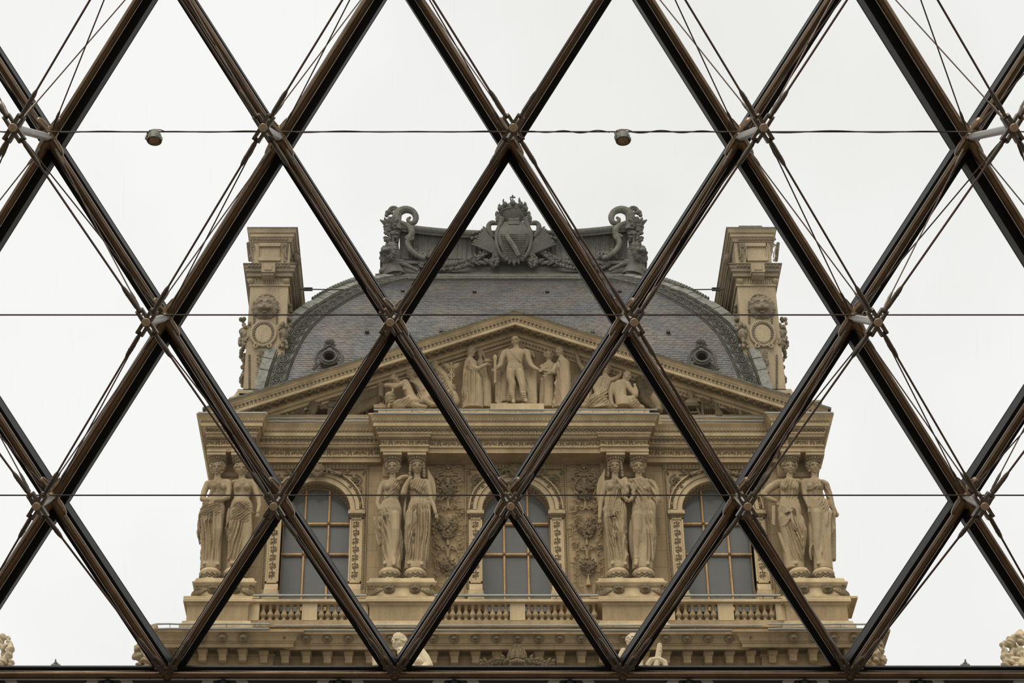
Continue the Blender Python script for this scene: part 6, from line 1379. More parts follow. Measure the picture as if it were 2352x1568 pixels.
# top moulding
xt, st_ = hip(1, 0.0, 90)
for s_, rr, mm in ((SMAX - .02, .10, LEADR), (SMAX - .42, .05, LEADR)):
    hw_ = WD - np.interp(s_, SS, INS); obj('top_roll', MB().add(tube([surf(XD - hw_, s_, .06), surf(XD + hw_, s_, .06)], rr, 10)), mm, DM)
hw_ = WD - np.interp(SMAX - .2, SS, INS)
obj('top_beads', bead_line(surf(XD - hw_, SMAX - .2, .06), surf(XD + hw_, SMAX - .2, .06), .09, (.035, .06, .045)), LEADR, DM, kind='stuff')
obj('top_band', MB().add(rings([np.array([surf(XD + x, SMAX - .5, .0), surf(XD + x, SMAX - .5, .05), surf(XD + x, SMAX, .07), surf(XD + x, SMAX, -.1)]) for x in (-hw_, hw_)])), LEAD, DM, smooth=0)
def on_dome(px, py):                         # point of the dome face seen at a pixel
    s = solve(lambda s: (surf(0, s).z - FZ(py, YW - surf(0, s).y)), 0.0, SMAX - .01); p = surf(0, s); return Vector((FX(px, py, YW - p.y), p.y, p.z)), s
for px, py in ((925, 671), (1090, 673), (1257, 673), (1423, 672), (843, 765), (1014, 764), (1361, 767), (1535, 766)):
    p, s = on_dome(px, py); b = MB().add(tube([p + Vector((0, .1, .02)), p + Vector((0, -.10, .02))], .065, 10)); v = obj('roof_vent', b, DARK, DM); obj('vent_hood', MB().add(tube([p + Vector((0, .06, .05)), p + Vector((0, -.13, .05))], .07, 10)).box(p + Vector((-.09, -.06, -.07)), p + Vector((.09, .02, -.045))), LEAD, v)
# round dormers
for px, nm in ((757, 'left'), (1610, 'right')):
    p, s = on_dome(px, 832); c = p + Vector((0, -.30, 0)); d = empty('round_dormer', c, 'round lead dormer with shell top on the ' + nm + ' side of the dome', 'dormer', 'round dormers on the dome')
    def ring(r0, r1, y0, y1, n=32): return rings([np.array([(c.x + r * math.sin(a), c.y + y, c.z + r * .95 * math.cos(a)) for r, y in ((r0, y0), (r1, y0), (r1, y1), (r0, y1))]) for a in np.linspace(0, 2 * math.pi, n, endpoint=False)], loop=True, caps=False)
    obj('hood', MB().add(ring(.18, .34, -.04, .6)).add(ring(.22, .27, -.10, 0)), LEAD, d, smooth=40)
    obj('dark_opening', MB().add(tube([c + Vector((0, .25, 0)), c + Vector((0, .35, 0))], .23, 20)), DARK, d)
    b = MB()
    for i in range(26): a = 2 * math.pi * i / 26; b.add(SPHL, TRS(c + Vector((.19 * math.sin(a), -.05, .18 * math.cos(a))), (0, 0, 0), (.02, .03, .02)))
    obj('bead_ring', b, LEADR, d, kind='stuff')
    b = MB(); 
    for q in (-1, 1):
        b.add(tube([c + Vector((q * x, -.04, z)) for x, z in ((.50, -.42), (.44, -.28), (.46, -.1), (.42, .05), (.34, .22), (.2, .33), (.06, .40))], [.04, .05, .06, .06, .055, .05, .045], 8)); b.add(SP2(c + Vector((q * .42, -.06, -.02)), .07, .02, 1.2, 0, q, .03)); b.add(SP2(c + Vector((q * .14, -.08, .42)), .07, .02, 1.2, 0, q, .03)); b.add(tube([c + Vector((q * .3, 0, -.2)), c + Vector((q * .52, 0, -.5))], .06, 8))
    b.ball(c + Vector((0, -.06, .44)), (.07, .06, .07))
    obj('scroll_frame', b, LEAD, d)
    b = MB()
    for i in range(7): b.add(leaf(.28 - .02 * abs(i - 3), .05, .03), TRS(c + Vector((0, -.06, .46)), (0, (i - 3) * .38, 0)))
    obj('shell', b, LEAD, d)
# ================================================================== LEAD CREST ON TOP
YC = YD + AD + .25; dC = YW - YC
def K(px, py, dd=0): return F(px, py, dC + dd)
RC = empty('roof_crest', K(1180, 636), 'dark lead attic crowning the dome, with seams, ridge roll and garlands', 'roof crest')
z0 = K(0, 641).z
xL, xR = K(882, 640).x, K(1478, 640).x
# base cornice + cove with vertical seams ; ridge is lower in the middle
prb = [(-.6, z0 - .4), (.30, z0 - .4), (.32, z0 + .02), (.22, z0 + .10), (.10, K(0, 622, .1).z), (.06, K(0, 612).z), (.16, K(0, 607, .1).z), (.16, K(0, 601, .1).z), (0.02, K(0, 598).z), (-.6, K(0, 598).z)]
obj('base_moulding', MB().add(sweep([(xL, dC - 6), (xL, dC), (xR, dC), (xR, dC - 6)], prb, YW)), LEAD, RC, smooth=40)
N = 48; R = []; RR = []
for i in range(N + 1):
    t = -1 + 2 * i / N; px = 1180 + t * 262; up = 17 * abs(t) ** 2.4
    rows = []
    for u, dy, inn in ((0, 600, .02), (.15, 590, -.03), (.4, 575, -.10), (.7, 560, -.06), (1.0, 545 - up, .06)):
        pq = K(px, dy - up * u * .3, inn); rows.append((pq.x, YC - inn, pq.z))
    pb = K(px, 549 - up, -.9); rows += [(rows[-1][0], YC + .9, rows[-1][2]), (rows[0][0], YC + .9, rows[0][2])]
    R.append(np.array(rows)); RR.append(K(px, 539.5 - up, .12))
obj('cove', MB().add(rings(R)), LEAD, RC, smooth=40)
for i in range(1, N):
    pts = [Vector(R[i][k]) + Vector((0, -.03, 0)) for k in range(5)]; obj('seam', MB().add(tube(pts, .022, 5)), LEADR if i % 2 else LEAD, RC)
b = MB().add(tube(RR, .165, 14)); b.add(tube([p + Vector((0, -.04, -.17)) for p in RR], .05, 8)); rd = obj('ridge_roll', b, LEAD, RC)
b = MB()
for i in range(110):
    t = i / 109 * (len(RR) - 1); k = min(int(t), len(RR) - 2); p = RR[k].lerp(RR[k + 1], t - k); b.add(tube([p + Vector((0, -.165 * math.cos(a), .165 * math.sin(a))) for a in np.linspace(-1.0, 1.6, 6)], .016, 4))
obj('roll_reeds', b, LEADR, rd, kind='stuff')
b = MB()
for i in range(70):
    px = 930 + 500 * i / 69; p = K(px, 594, .06); b.add(SPHL, TRS(p, (0, .5, 0), (.06, .04, .045)))
obj('leaf_moulding', b, LEAD, RC, kind='stuff')
# garlands and central acanthus
def swag(P, r, n=30, m=LEAD, nm='garland'):
    b = MB(); Q = bez(P, n); rr = random.Random(4)
    for i, p in enumerate(Q):
        s = r * (.7 + .5 * math.sin(math.pi * i / n))
        for k in range(5): a = rr.uniform(0, 6.28); b.add(SPHL, TRS(p + Vector((s * .7 * math.cos(a), -abs(s * .6 * math.sin(a)), s * .7 * math.sin(a))), (0, a, 0), (s * .55, s * .4, s * .35)))
    b.add(tube(Q, r * .6, 6)); return b
for q in (-1, 1):
    X = lambda o: 1180 + q * o
    obj('garland', swag([K(X(58), 580, .25), K(X(90), 585, .3), K(X(100), 625, .3), K(X(150), 618, .25), K(X(200), 622, .2), K(X(215), 608, .15)], .15, 34), LEAD, RC)
    obj('garland', swag([K(X(40), 588, .3), K(X(46), 598, .34), K(X(44), 612, .3)], .16, 12), LEAD, RC)
    obj('ribbon_scroll', MB().add(SP2(K(X(200), 585, .15), .14, .05, 1.2, 0, q, .05)).add(SP2(K(X(222), 582, .1), .18, .05, 1.3, math.pi / 2, -q, .05)), LEADR, RC)
b = MB()
for i in range(9): b.add(leaf(.75 - .05 * abs(i - 4), .12, .04), TRS(K(1180, 582, .34), (.15, math.pi + (i - 4) * .30, 0)))
for q in (-1, 1):
    for i in range(7): b.add(leaf(.45, .08, .03), TRS(K(1180 + q * (20 + 14 * i), 600 + i * 2, .28), (0, q * (1.2 + .2 * (i % 2)), 0)))
obj('acanthus', b, LEADR, RC)
# cartouche
CT = empty('shield_cartouche', K(1180, 596, .4), 'lead shield with palms and an eagle band under the crown', 'cartouche')
rows = [(600, 16, .12), (585, 26, .22), (565, 36, .28), (548, 43, .30), (535, 46, .28), (524, 38, .24), (515, 30, .2)]
b = MB(); R = []
for py, hw, dp in rows[::-1]:
    c = K(1180, py, .35); ww = hw * (K(1280, py, .35).x - K(1180, py, .35).x) / 100; R.append(np.array([c + Vector((ww * math.cos(a), -dp * max(0, math.sin(a)) ** .6 if math.sin(a) > 0 else .3, 0)) for a in np.linspace(0, 2 * math.pi, 20, endpoint=False)]))
obj('shield', MB().add(rings(R)), LEAD, CT)
b = MB()
for i in range(13): py = 538 + i * 4.2; hw = np.interp(py, [538, 560, 592], [31, 27, 13]); b.add(tube([K(1180 - hw, py, .60), K(1180, py, .66), K(1180 + hw, py, .60)], .018, 5))
obj('shield_lines', b, LEADR, CT, kind='stuff')
obj('diagonal_band', MB().add(tube([K(1162, 540, .68), K(1180, 565, .72), K(1192, 588, .64)], [.09, .1, .08], 6)), LEADR, CT)
obj('scroll_tablet', MB().add(tube([K(1169, 506, .55), K(1191, 506, .55)], .10, 12)).box(K(1168, 514, .62), K(1192, 503, .45)), LEADR, CT)
for q in (-1, 1):
    X = lambda o: 1180 + q * o
    b = MB().add(tube(bez([K(X(20), 596, .45), K(X(46), 570, .5), K(X(50), 535, .5), K(X(28), 520, .5), K(X(22), 505, .5), K(X(34), 500, .5)], 16), [.07] * 6 + [.10] * 10, 8)); b.add(SP2(K(X(30), 503, .5), .17, .05, 1.3, math.pi / 2, -q, .07))
    b.add(tube(bez([K(X(46), 545, .4), K(X(66), 525, .4), K(X(60), 503, .4), K(X(36), 515, .45)], 14), [.06, .08] + [.10] * 10 + [.08, .04], 8)); obj('rim_scroll', b, LEAD, CT)
    b = MB()
    for i in range(9):
        e = K(X(72 + 3.4 * i), 517 + 5.0 * i, .25); b.add(tube(bez([K(X(24), 590, .4), K(X(46 + 3 * i), 560 + i * 1.5, .45), K(X(60 + 3 * i), 528 + 4.5 * i, .4), e, e + Vector((-q * .02, 0, -.12))], 12), [.03, .04, .05, .05, .055, .055, .055, .055, .05, .045, .035, .02], 6))
    for i in range(14): e = K(X(56 + i * 3), 524 + (i % 3) * 10 + i, .3); b.ball(e, (.09, .06, .06), (0, q * .8, 0), t=SPHL)
    obj('palm_wing', b, LEAD, CT)
# crown with orb and cross
CW = empty('lead_crown', K(1178, 500, .4), 'domed lead crown with orb and small cross on top of the shield', 'crown')
mpc = (K(1280, 490, .4).x - K(1180, 490, .4).x) / 100; cc = K(1178, 498, .35); zt = lambda py: K(1178, py, .35).z
b = MB().add(lathe([(8 * mpc, -.50), (20 * mpc, -.25), (26 * mpc, -.04), (27 * mpc, .02), (28 * mpc, .1), (26 * mpc, .16), (29 * mpc, .22)], 26), TRS(cc)); b.add(lathe([(22 * mpc, .2), (23 * mpc, zt(486) - cc.z), (19 * mpc, zt(479) - cc.z), (11 * mpc, zt(474.5) - cc.z), (4 * mpc, zt(473) - cc.z)], 20), TRS(cc)); obj('crown_body', b, LEAD, CW)
b = MB(); rr = random.Random(9)
for i in range(230): a = rr.uniform(0, 6.28); h = rr.uniform(-.25, 1); R_ = (27 - 14 * abs(h) ** 2.2) * mpc; b.add(SPHL, TRS(cc + Vector((R_ * math.cos(a), R_ * math.sin(a), .15 + h * (zt(476) - cc.z - .15))), (0, a, a), (.075, .06, .05)))
for i in range(10):
    a = 2 * math.pi * i / 10 + .3; e = cc + Vector((31 * mpc * math.cos(a), 31 * mpc * math.sin(a), .28)); b.ball(e, (.10, .09, .13)); b.add(leaf(.3, .08, .03), TRS(e, (0, 0, a)))
obj('crown_leaves', b, LEAD, CW, kind='stuff')
b = MB()
for q in (-1, 1): b.ball(K(1178 + q * 23, 478, .35), (.08, .08, .12)); b.ball(K(1178 + q * 37, 492, .35), (.07, .07, .16)); b.ball(K(1178 + q * 25, 474, .35), (.12, .07, .06))
obj('eagle_head', b, LEAD, CW)
b = MB().add(tube([K(1178, 474, .35), K(1178, 470, .35)], [.12, .07], 10)).ball(K(1177.5, 464.5, .35), (.10, .10, .10)).ball(K(1177.5, 464.5, .35), (.11, .11, .03)); o = obj('orb', b, LEAD, CW)
c_ = K(1177.5, 454, .35); b = MB().box(c_ + Vector((-.022, -.02, -.11)), c_ + Vector((.022, .02, .10))).box(c_ + Vector((-.075, -.02, .0)), c_ + Vector((.075, .02, .045)))
for x, z in ((-.075, .022), (.075, .022), (0, .10)): b.box(c_ + Vector((x - .03, -.022, z - .03)), c_ + Vector((x + .03, .022, z + .03)))
obj('cross', b, LEAD, o, smooth=0)
# corner scrolls with lion heads
for q, nm in ((-1, 'left'), (1, 'right')):
    X = lambda px: px if q < 0 else 2360 - px - 1
    cs = empty('corner_ornament', K(X(920), 638, .2), 'tall lead scroll and lion head on the ' + nm + ' corner of the roof crest', 'roof ornament', 'lead scrolls at the crest corners')
    b = MB()
    b.add(crt([K(X(x), y, .2) for x, y in ((912, 530), (910, 505), (916, 488), (932, 481), (948, 486), (955, 498), (952, 510), (942, 512), (937, 504), (943, 499))], [.20, .20, .17, .15, .13, .12, .11, .09, .07, .05], 10))
    b.add(crt([K(X(x), y, .25) for x, y in ((905, 505), (922, 512), (938, 520), (946, 534), (940, 548), (936, 560), (944, 576), (960, 588), (976, 594))], [.08, .10, .12, .13, .12, .11, .12, .10, .08], 10)); b.add(SP2(K(X(940), 545, .3), .16, .04, 1.4, 0, q, .06))
    b.add(SP2(K(X(972), 584, .25), .12, .04, 1.3, 0, q, .05)); obj('scroll_band', b, LEADR, cs)
    b = MB()
    b.add(crt([K(X(x), y, .1) for x, y in ((915, 520), (906, 540), (900, 565), (903, 590), (900, 615), (905, 640))], [.2, .22, .26, .32, .38, .5], 12)); obj('corner_core', b, LEAD, cs)
    b = MB(); b.add(SP2(K(X(903), 484, .2), .19, .05, 1.5, math.pi * (0 if q < 0 else 1), -q, .08)); b.ball(K(X(892), 488, .2), (.13, .1, .12)); b.ball(K(X(888), 494, .2), (.08, .08, .10)); obj('curled_top', b, LEAD, cs)
    b = MB(); rr = random.Random(12)
    for i in range(5): b.add(leaf(.46, .12, .05), TRS(K(X(894), 522, .3), (0, -q * (-.9 + i * .45) * -1, 0)))
    for i in range(60):
        x = rr.uniform(884, 912); y = rr.uniform(500, 556); b.add(SPHL, TRS(K(X(x), y, .3 + rr.uniform(0, .15)), (0, rr.uniform(-1, 1), 0), (.09, .07, .07)))
    for i in range(22):
        y = 536 + i * 1.4
        for xx in (895, 903): b.ball(K(X(xx), y, .42), (.06, .05, .04), t=SPHL)
    obj('leaf_cluster', b, LEAD, cs)
    lm = LION.copy(); lm.materials.clear(); lm.materials.append(LEAD); inst('lion_head', lm, cs, K(X(893), 580, .45), (.0, 0, q * .75), .95)
    b = MB()
    b.add(crt([K(X(x), y, .3) for x, y in ((925, 600), (905, 604), (892, 614), (882, 622))], [.08, .13, .15, .12], 8)); b.ball(K(X(879), 622, .3), (.15, .12, .12)); b.ball(K(X(884), 630, .3), (.10, .10, .08))
    b.add(SP2(K(X(911), 622, .4), .20, .05, 1.5, math.pi / 2, q, .06)); b.add(crt([K(X(x), y, .3) for x, y in ((880, 640), (892, 628), (904, 612), (920, 606), (940, 612), (960, 622))], [.05, .07, .09, .09, .08, .06], 8))
    for i in range(8): b.add(leaf(.32, .08, .03), TRS(K(X(890 + i * 3), 640, .35), (0, -q * (.9 - i * .2) * -1, 0)))
    obj('foot_scroll', b, LEADR, cs)
# ================================================================== CHIMNEYS
def chimney(side):
    q = -1 if side == 'left' else 1
    X = (lambda px: px) if q < 0 else (lambda px: {565: 1791, 568: 1788}.get(px, 2357 - px))
    dch = -1.2; D = 4.4
    P = lambda px, py, dd=0: F(X(px), py, dch + dd)
    xc = P(615, 700).x
    ch = empty('chimney', P(615, 905), 'tall carved stone chimney with lion mask and oval medallion on the ' + side + ' of the dome', 'chimney', 'chimneys beside the dome')
    def blk(name, x0, x1, rows, m=CHIM, inner=0.0, D=D):      # rows [(off, py)] profile around a box whose front face is px x0..x1
        a, c = sorted((P(x0, 700).x, P(x1, 700).x)); path = [(a, dch - D), (a, dch), (c, dch), (c, dch - D)]
        pr = [(-.25, P(0, rows[0][1], rows[0][0]).z)] + [(o, P(0, py, o).z) for o, py in rows] + [(-.25, P(0, rows[-1][1], rows[-1][0]).z)]
        return obj(name, MB().add(sweep(path, pr, YW)), m, ch, smooth=32)
    a_, c_ = sorted((P(574, 700).x, P(659, 700).x))
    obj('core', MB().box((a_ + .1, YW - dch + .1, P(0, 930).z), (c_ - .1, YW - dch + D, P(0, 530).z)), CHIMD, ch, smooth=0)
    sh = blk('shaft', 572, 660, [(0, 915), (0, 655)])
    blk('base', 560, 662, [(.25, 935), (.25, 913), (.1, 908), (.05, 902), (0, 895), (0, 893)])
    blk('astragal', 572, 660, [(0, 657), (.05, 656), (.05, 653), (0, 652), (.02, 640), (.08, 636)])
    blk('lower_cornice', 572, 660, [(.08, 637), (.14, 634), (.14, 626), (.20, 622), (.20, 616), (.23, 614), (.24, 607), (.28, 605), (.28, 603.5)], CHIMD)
    blk('neck', 574, 658, [(0, 604), (0, 556), (.04, 554)])
    blk('top_cornice', 574, 658, [(.04, 555), (.06, 552), (.10, 545), (.14, 543), (.14, 536), (.18, 534), (.22, 527), (.24, 524), (.24, 522.5)])
    blk('cap_stones', 574, 658, [(.26, 523), (.27, 521)], LEADL)
    b = MB(); zc = P(0, 570).z      # projecting keyblock
    obj('key_block', MB().box((P(602, 620, .40).x, YW - dch - .40, P(0, 631, .40).z), (P(629, 620, .40).x, YW - dch + .1, P(0, 624, .40).z)).box((P(600, 620, .46).x, YW - dch - .46, P(0, 624, .46).z), (P(631, 620, .46).x, YW - dch + .1, P(0, 604, .46).z)).box((P(607, 620, .49).x, YW - dch - .49, P(0, 619, .49).z), (P(624, 620, .49).x, YW - dch, P(0, 608, .49).z)), CHIM, ch, smooth=0)
    # flutes with acanthus ends
    b = MB()
    for i in range(6):
        px = 590 + i * 9.6
        for dx in (-3, 3): b.add(tube([P(px + dx, 652, .03), P(px + dx, 641, .05)], .02, 5))
        b.add(tube([P(px - 3, 641, .05), P(px, 637.5, .06), P(px + 3, 641, .05)], .02, 5))
    for px in (575, 657):
        for k in range(5): b.add(leaf(.22, .05, .03), TRS(P(px, 652, .03), (0, (k - 2) * .3, 0)))
    obj('fluted_frieze', b, CHIM, ch, kind='stuff')
    b = MB()
    for i in range(12): b.ball(P(572 + 8.2 * i, 610, .25), (.05, .04, .05), t=SPHL)
    for i in range(11): b.ball(P(577 + 8 * i, 549, .08), (.045, .04, .06), t=SPHL); b.ball(P(581 + 8 * i, 551, .06), (.02, .03, .03), t=SPHL)
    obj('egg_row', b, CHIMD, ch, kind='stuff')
    # panel with volutes
    b = MB()
    for x0, x1, y0, y1, dd in ((594, 645, 562, 598, .04),):
        for (xa, ya, xb, yb) in ((x0, y0, x1, y0 + 3), (x0, y1 - 3, x1, y1), (x0, y0, x0 + 3, y1), (x1 - 3, y0, x1, y1)): b.box(P(xa, yb, dd + .03), P(xb, ya, -.05))
    obj('square_panel', b, CHIM, ch, smooth=0)
    b = MB()
    for s_ in (-1, 1):
        cx = 616 + s_ * 36; b.add(SP2(P(cx, 564, .05), .08, .02, 1.5, 0, s_ * -q, .022)); b.add(SP2(P(cx + s_ * 2, 597, .05), .06, .02, 1.4, 0, -s_ * -q, .02)); b.add(tube([P(cx + s_ * 5, 568, .06), P(cx + s_ * 3, 580, .06), P(cx + s_ * 6, 592, .06)], .03, 6)); b.add(tube([P(cx - s_ * 6, 568, .06), P(cx - s_ * 1, 580, .06), P(cx, 592, .06)], .018, 6))
        for k in range(9): b.ball(P(616 + s_ * (46 - k * .5), 560 + k * 4.6, -.05), (.07, .1, .055), t=SPHL)
    obj('volute', b, CHIMD, ch)
    # lion mask and dentilled arch
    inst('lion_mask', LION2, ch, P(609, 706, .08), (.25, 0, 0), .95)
    b = MB()
    for i in range(15):
        a = math.pi * (i + .5) / 15; c = P(611, 693, .0); b.add(BOX, TRS(c + Vector((.30 * math.cos(a), -.02, .30 * math.sin(a) + .0)), (0, -a, 0), (.07, .05, .03)))
    for i in range(13):
        for s_ in (-1, 1): b.add(BOX, TRS(P(610 + s_ * 26, 693 + i * 4, .02), (0, 0, 0), (.07, .05, .035)))
    for i in range(22):
        for s_ in ((-1,) if q < 0 else (-1,)): b.add(BOX, TRS(P(573 + 0 * s_, 815 + i * 3.6, .02), (0, 0, 0), (.07, .05, .03)))
    obj('dentil_blocks', b, CHIMD, ch, kind='stuff', smooth=0)
    # oval medallion
    c = P(605, 766, .05); b = MB()
    def ovr(rx, rz, rad, yy, n=30): return rings([np.array([(c.x + (rx + rad * math.cos(t)) * math.cos(a), c.y - yy - rad * math.sin(t), c.z + (rz + rad * math.cos(t)) * math.sin(a)) for t in np.linspace(0, 2 * math.pi, 8, endpoint=False)]) for a in np.linspace(0, 2 * math.pi, n, endpoint=False)], loop=True, caps=False)
    b.add(ovr(.42, .52, .055, 0)).add(ovr(.27, .37, .03, 0)); b.add(SP2(c + Vector((-.22, -.05, -.55)), .11, .03, 1.3, 0, 1, .04)).add(SP2(c + Vector((.22, -.05, -.55)), .11, .03, 1.3, math.pi, -1, .04))
    md = obj('oval_frame', b, CHIM, ch)
    b = MB().add(lathe([(.26, -.02), (.26, .03), (.001, .04)], 28), Matrix.Translation(c) @ Matrix.Rotation(math.pi / 2, 4, 'X') @ Matrix.Diagonal((1, 1.38, 1, 1))); obj('oval_plaque', b, CHIM, md)
    b = MB()
    for i in range(34): a = 2 * math.pi * i / 34; b.add(BOX, TRS(c + Vector((.345 * math.cos(a), -.02, .445 * math.sin(a))), (0, -a, 0), (.085, .06, .045)))
    obj('dentil_ring', b, CHIMD, md, kind='stuff', smooth=0)
    b = MB()                                   # satyr heads at the sides
    for px, sc in ((562, 1.0), (652, .9)):
        h = P(px, 768, -.15 if px == 562 else 0)
        b.ball(h, (.17, .2, .26)); b.ball(h + Vector((q * .1, -.12, -.02)), (.07, .09, .09)); rr = random.Random(px)
        for k in range(36): b.ball(h + Vector((rr.uniform(-.18, .18), rr.uniform(-.2, .05), rr.choice((rr.uniform(-.62, -.22), rr.uniform(.14, .38))))), (.06, .06, .085), t=SPHL)
    obj('bearded_mask', b, CHIMD, ch)
    b = MB(); rr = random.Random(31)
    for i in range(30): py = 815 + i * 2.6; b.ball(P(600 + 5 * math.sin(i * .7), py, .03), (.07, .06, .05), t=SPHL); b.add(leaf(.16, .04, .02), TRS(P(600, py, .03), (0, rr.uniform(-2, 2), 0)))
    for i in range(60): py = 720 + i * 3.0; b.ball(P(556 + 4 * math.sin(i), py, -.25) + Vector((0, rr.uniform(0, 1.2), 0)), (.08, .1, .08), t=SPHL)
    for i in range(40): py = 700 + i * 3.0; b.ball(P(662 , py, -.3) + Vector((-q * .05, rr.uniform(0, 1.5), 0)), (.10, .1, .08), t=SPHL)
    b.add(SP2(P(600, 808, .06), .07, .03, 1.2, 0, 1, .03))
    obj('hanging_garland', b, CHIMD, ch, kind='stuff')
    # inner side: heavy scroll and blocks under the cap
    b = MB(); s = -q
    xs = max(P(660, 560).x, P(572, 560).x) if q < 0 else min(P(660, 560).x, P(572, 560).x)
    b.box(Vector((xs, YW - dch + .9, P(0, 640).z)), Vector((xs + s * .22, YW - dch + 1.8, P(0, 560).z))); b.ball(Vector((xs + s * .25, YW - dch + 1.0, P(0, 556).z)), (.18, .3, .22)); b.add(SP2(Vector((xs + s * .2, YW - dch + .8, P(0, 552).z)), .15, .05, 1.3, 0, 1, .06))
    for k in range(10): b.ball(Vector((xs + s * (.1 + .02 * k), YW - dch + .5 + .1 * k, P(0, 575 + k * 4).z)), (.08, .1, .08), t=SPHL)
    obj('side_bracket', b, CHIMD, ch)
    b = MB().box(Vector((xs, YW - dch + .9, P(0, 720).z)), Vector((xs + s * .12, YW - dch + 1.9, P(0, 665).z))); obj('side_buttress', b, CHIMD, ch, smooth=0)
    if q > 0: obj('flue_block', MB().box((F(1697, 522, dch - .1).x, YW - dch + .1, F(0, 524, dch - .1).z), (F(1751, 522, dch - .1).x, YW - dch + .9, F(0, 518, dch - .1).z)), LEADR, ch, smooth=0)
    return ch, P
for sd_ in ('left', 'right'): chimney(sd_)
# roof blocks behind the ends of the pediment and stepped bases
for a, c, nm in ((487, 600, 'left'), (1760, 1886, 'right')):
    o = obj('parapet_block', MB().box(F(a, 960, -.2), F(c, 918, -.2) + Vector((0, 2.5, 0))).box(F(a - 2, 922, -.1), F(c + 2, 918, -.1) + Vector((0, 2.7, 0))), CHIM, smooth=0); tag(o, 'plain stone parapet block behind the ' + nm + ' end of the pediment', 'parapet', 'parapet blocks at the pediment ends')
for a, c, nm in ((537, 600, 'left'), (1766, 1826, 'right')):
    b = MB()
    for i in range(4):
        sh = i * 4.0; b.box(F(a + (sh if nm == 'left' else 0), 925 - i * 6, -1.0 + .0), F(c - (sh if nm != 'left' else 0), 917 - i * 6 - 2, -1.0) + Vector((0, 3, 0)))
    o = obj('stepped_base', b, CHIM, smooth=0); tag(o, 'stepped rough stones at the foot of the ' + nm + ' chimney', 'stone base', 'stepped stones under the chimneys')
# tie rods
for (x0, x1, xb, nm) in ((686, 790, 708, 'left'), (1665, 1590, 1645, 'right')):
    t = empty('tie_rod', F(x0, 664, -2.6), 'thin iron tie rod from the ' + nm + ' chimney to the dome', 'rod', 'iron rods tying the chimneys')
    p, e = F(x0, 664, -2.7), F(x1, 665, -2.7); obj('rod', MB().add(tube([p, e], .022, 8)), GREYB, t)
    c = F(xb, 664, -2.7); b = MB()
    for z in (-.05, .05): b.box(c + Vector((-.14, -.03, z - .014)), c + Vector((.14, .03, z + .014)))
    for x in (-.14, .14): b.box(c + Vector((x - .02, -.03, -.05)), c + Vector((x + .02, .03, .05)))
    obj('tensioner', b, GREYB, t, smooth=0)
# ================================================================== FOREGROUND SCULPTURE ALONG THE BOTTOM
dG = 7.0
def fg(cx, by, ox=820, oy=1200, k=4.704, d=dG): return Fig(ox, oy, k, d, by, cx)
STATUEL = mat('pale_statue_stone', (0.56, 0.455, 0.30), 0.85, var=0.12, scale=1.8, bump=0.2, bscale=18, spec=0.15, streak=True, fine=0.12)
f = fg(450, 1750); f.head(455, 1290, 66, turn=-.75, hair='none', nod=.35); rr = random.Random(8)
for i in range(120):
    a = rr.uniform(0, 6.28); h = rr.uniform(0, 1); c = f.P(460 + 74 * math.cos(a) * math.cos(h * 1.3), 1268 - 74 * math.sin(h * 1.3) + 14 * (1 if math.cos(a) > 0 else 0), 66 * math.sin(a) * math.cos(h * 1.3)); f.hb.add(SPHL, TRS(c, (a, h, 0), (.042, .042, .034)))
f.limb([(500, 1340, 0, 44), (560, 1420, 0, 60)], True); f.loft([(560, 1370, 0, 60, 60), (590, 1410, 0, 130, 80), (600, 1500, 0, 130, 90), (590, 1600, 0, 120, 84), (590, 1750, 0, 120, 84)]); f.limb([(680, 1410, 10, 66), (730, 1470, 20, 60), (770, 1540, 30, 52)], True); f.limb([(770, 1540, 30, 52), (700, 1600, 60, 46)], True)
f.head(478, 1400, 42, turn=-.1, hair='short', dep=50, beard=True); f.limb([(480, 1440, 50, 28), (470, 1500, 50, 40), (470, 1600, 50, 50)]); f.ell(640, 1500, 60, 60, 50, 50)
f.limb([(200, 1560, 40, 34), (195, 1480, 50, 30), (180, 1400, 50, 26), (175, 1380, 50, 20)], True); f.limb([(215, 1470, 60, 26), (205, 1540, 60, 30)], True); f.hand(195, 1440, 60, 24, .2); f.limb([(420, 1500, 20, 46), (300, 1600, 30, 40), (200, 1580, 40, 34)], True); f.limb([(470, 1600, 0, 130), (470, 1740, 0, 140)])
place(f, 'seated_hero_statue', 'pale stone statue of a cap-haired man bending over a child at the bottom centre', 'statue', 'roof statues along the bottom edge', vox=.02, m=STATUEL)
f = fg(30, 1700, 1400, 1430); f.head(250, 190, 52, turn=-.5, hair='curls'); f.limb([(250, 240, 0, 36), (260, 330, 0, 90), (270, 600, 0, 110)]); f.limb([(150, 300, 20, 34), (110, 380, 30, 34), (160, 480, 30, 34)], True); f.org = f.P(250, 600, 0)
place(f, 'child_statue', 'pale stone child statue partly hidden by the lattice right of the middle', 'statue', 'roof statues along the bottom edge', vox=.024, m=STATUEL)
b = MB().add(tube([F(1505, 1540, dG), F(1512, 1505, dG), F(1515, 1482, dG)], [.09, .085, .07], 10)); b.ball(F(1515, 1481, dG), (.07, .07, .06)); b.add(tube([F(1486, 1530, dG), F(1496, 1516, dG), F(1512, 1514, dG), F(1526, 1520, dG), F(1530, 1535, dG)], [.08, .09, .10, .09, .07], 8)); b.ball(F(1515, 1548, dG), (.28, .15, .2)); b.ball(F(1515, 1496, dG), (.085, .085, .03))
b.ball(F(1490, 1535, dG), (.1, .1, .1)); o = obj('sword_hilt', b, STATUEL); tag(o, 'pale stone sword hilt held up beside the child statue', 'sword hilt')
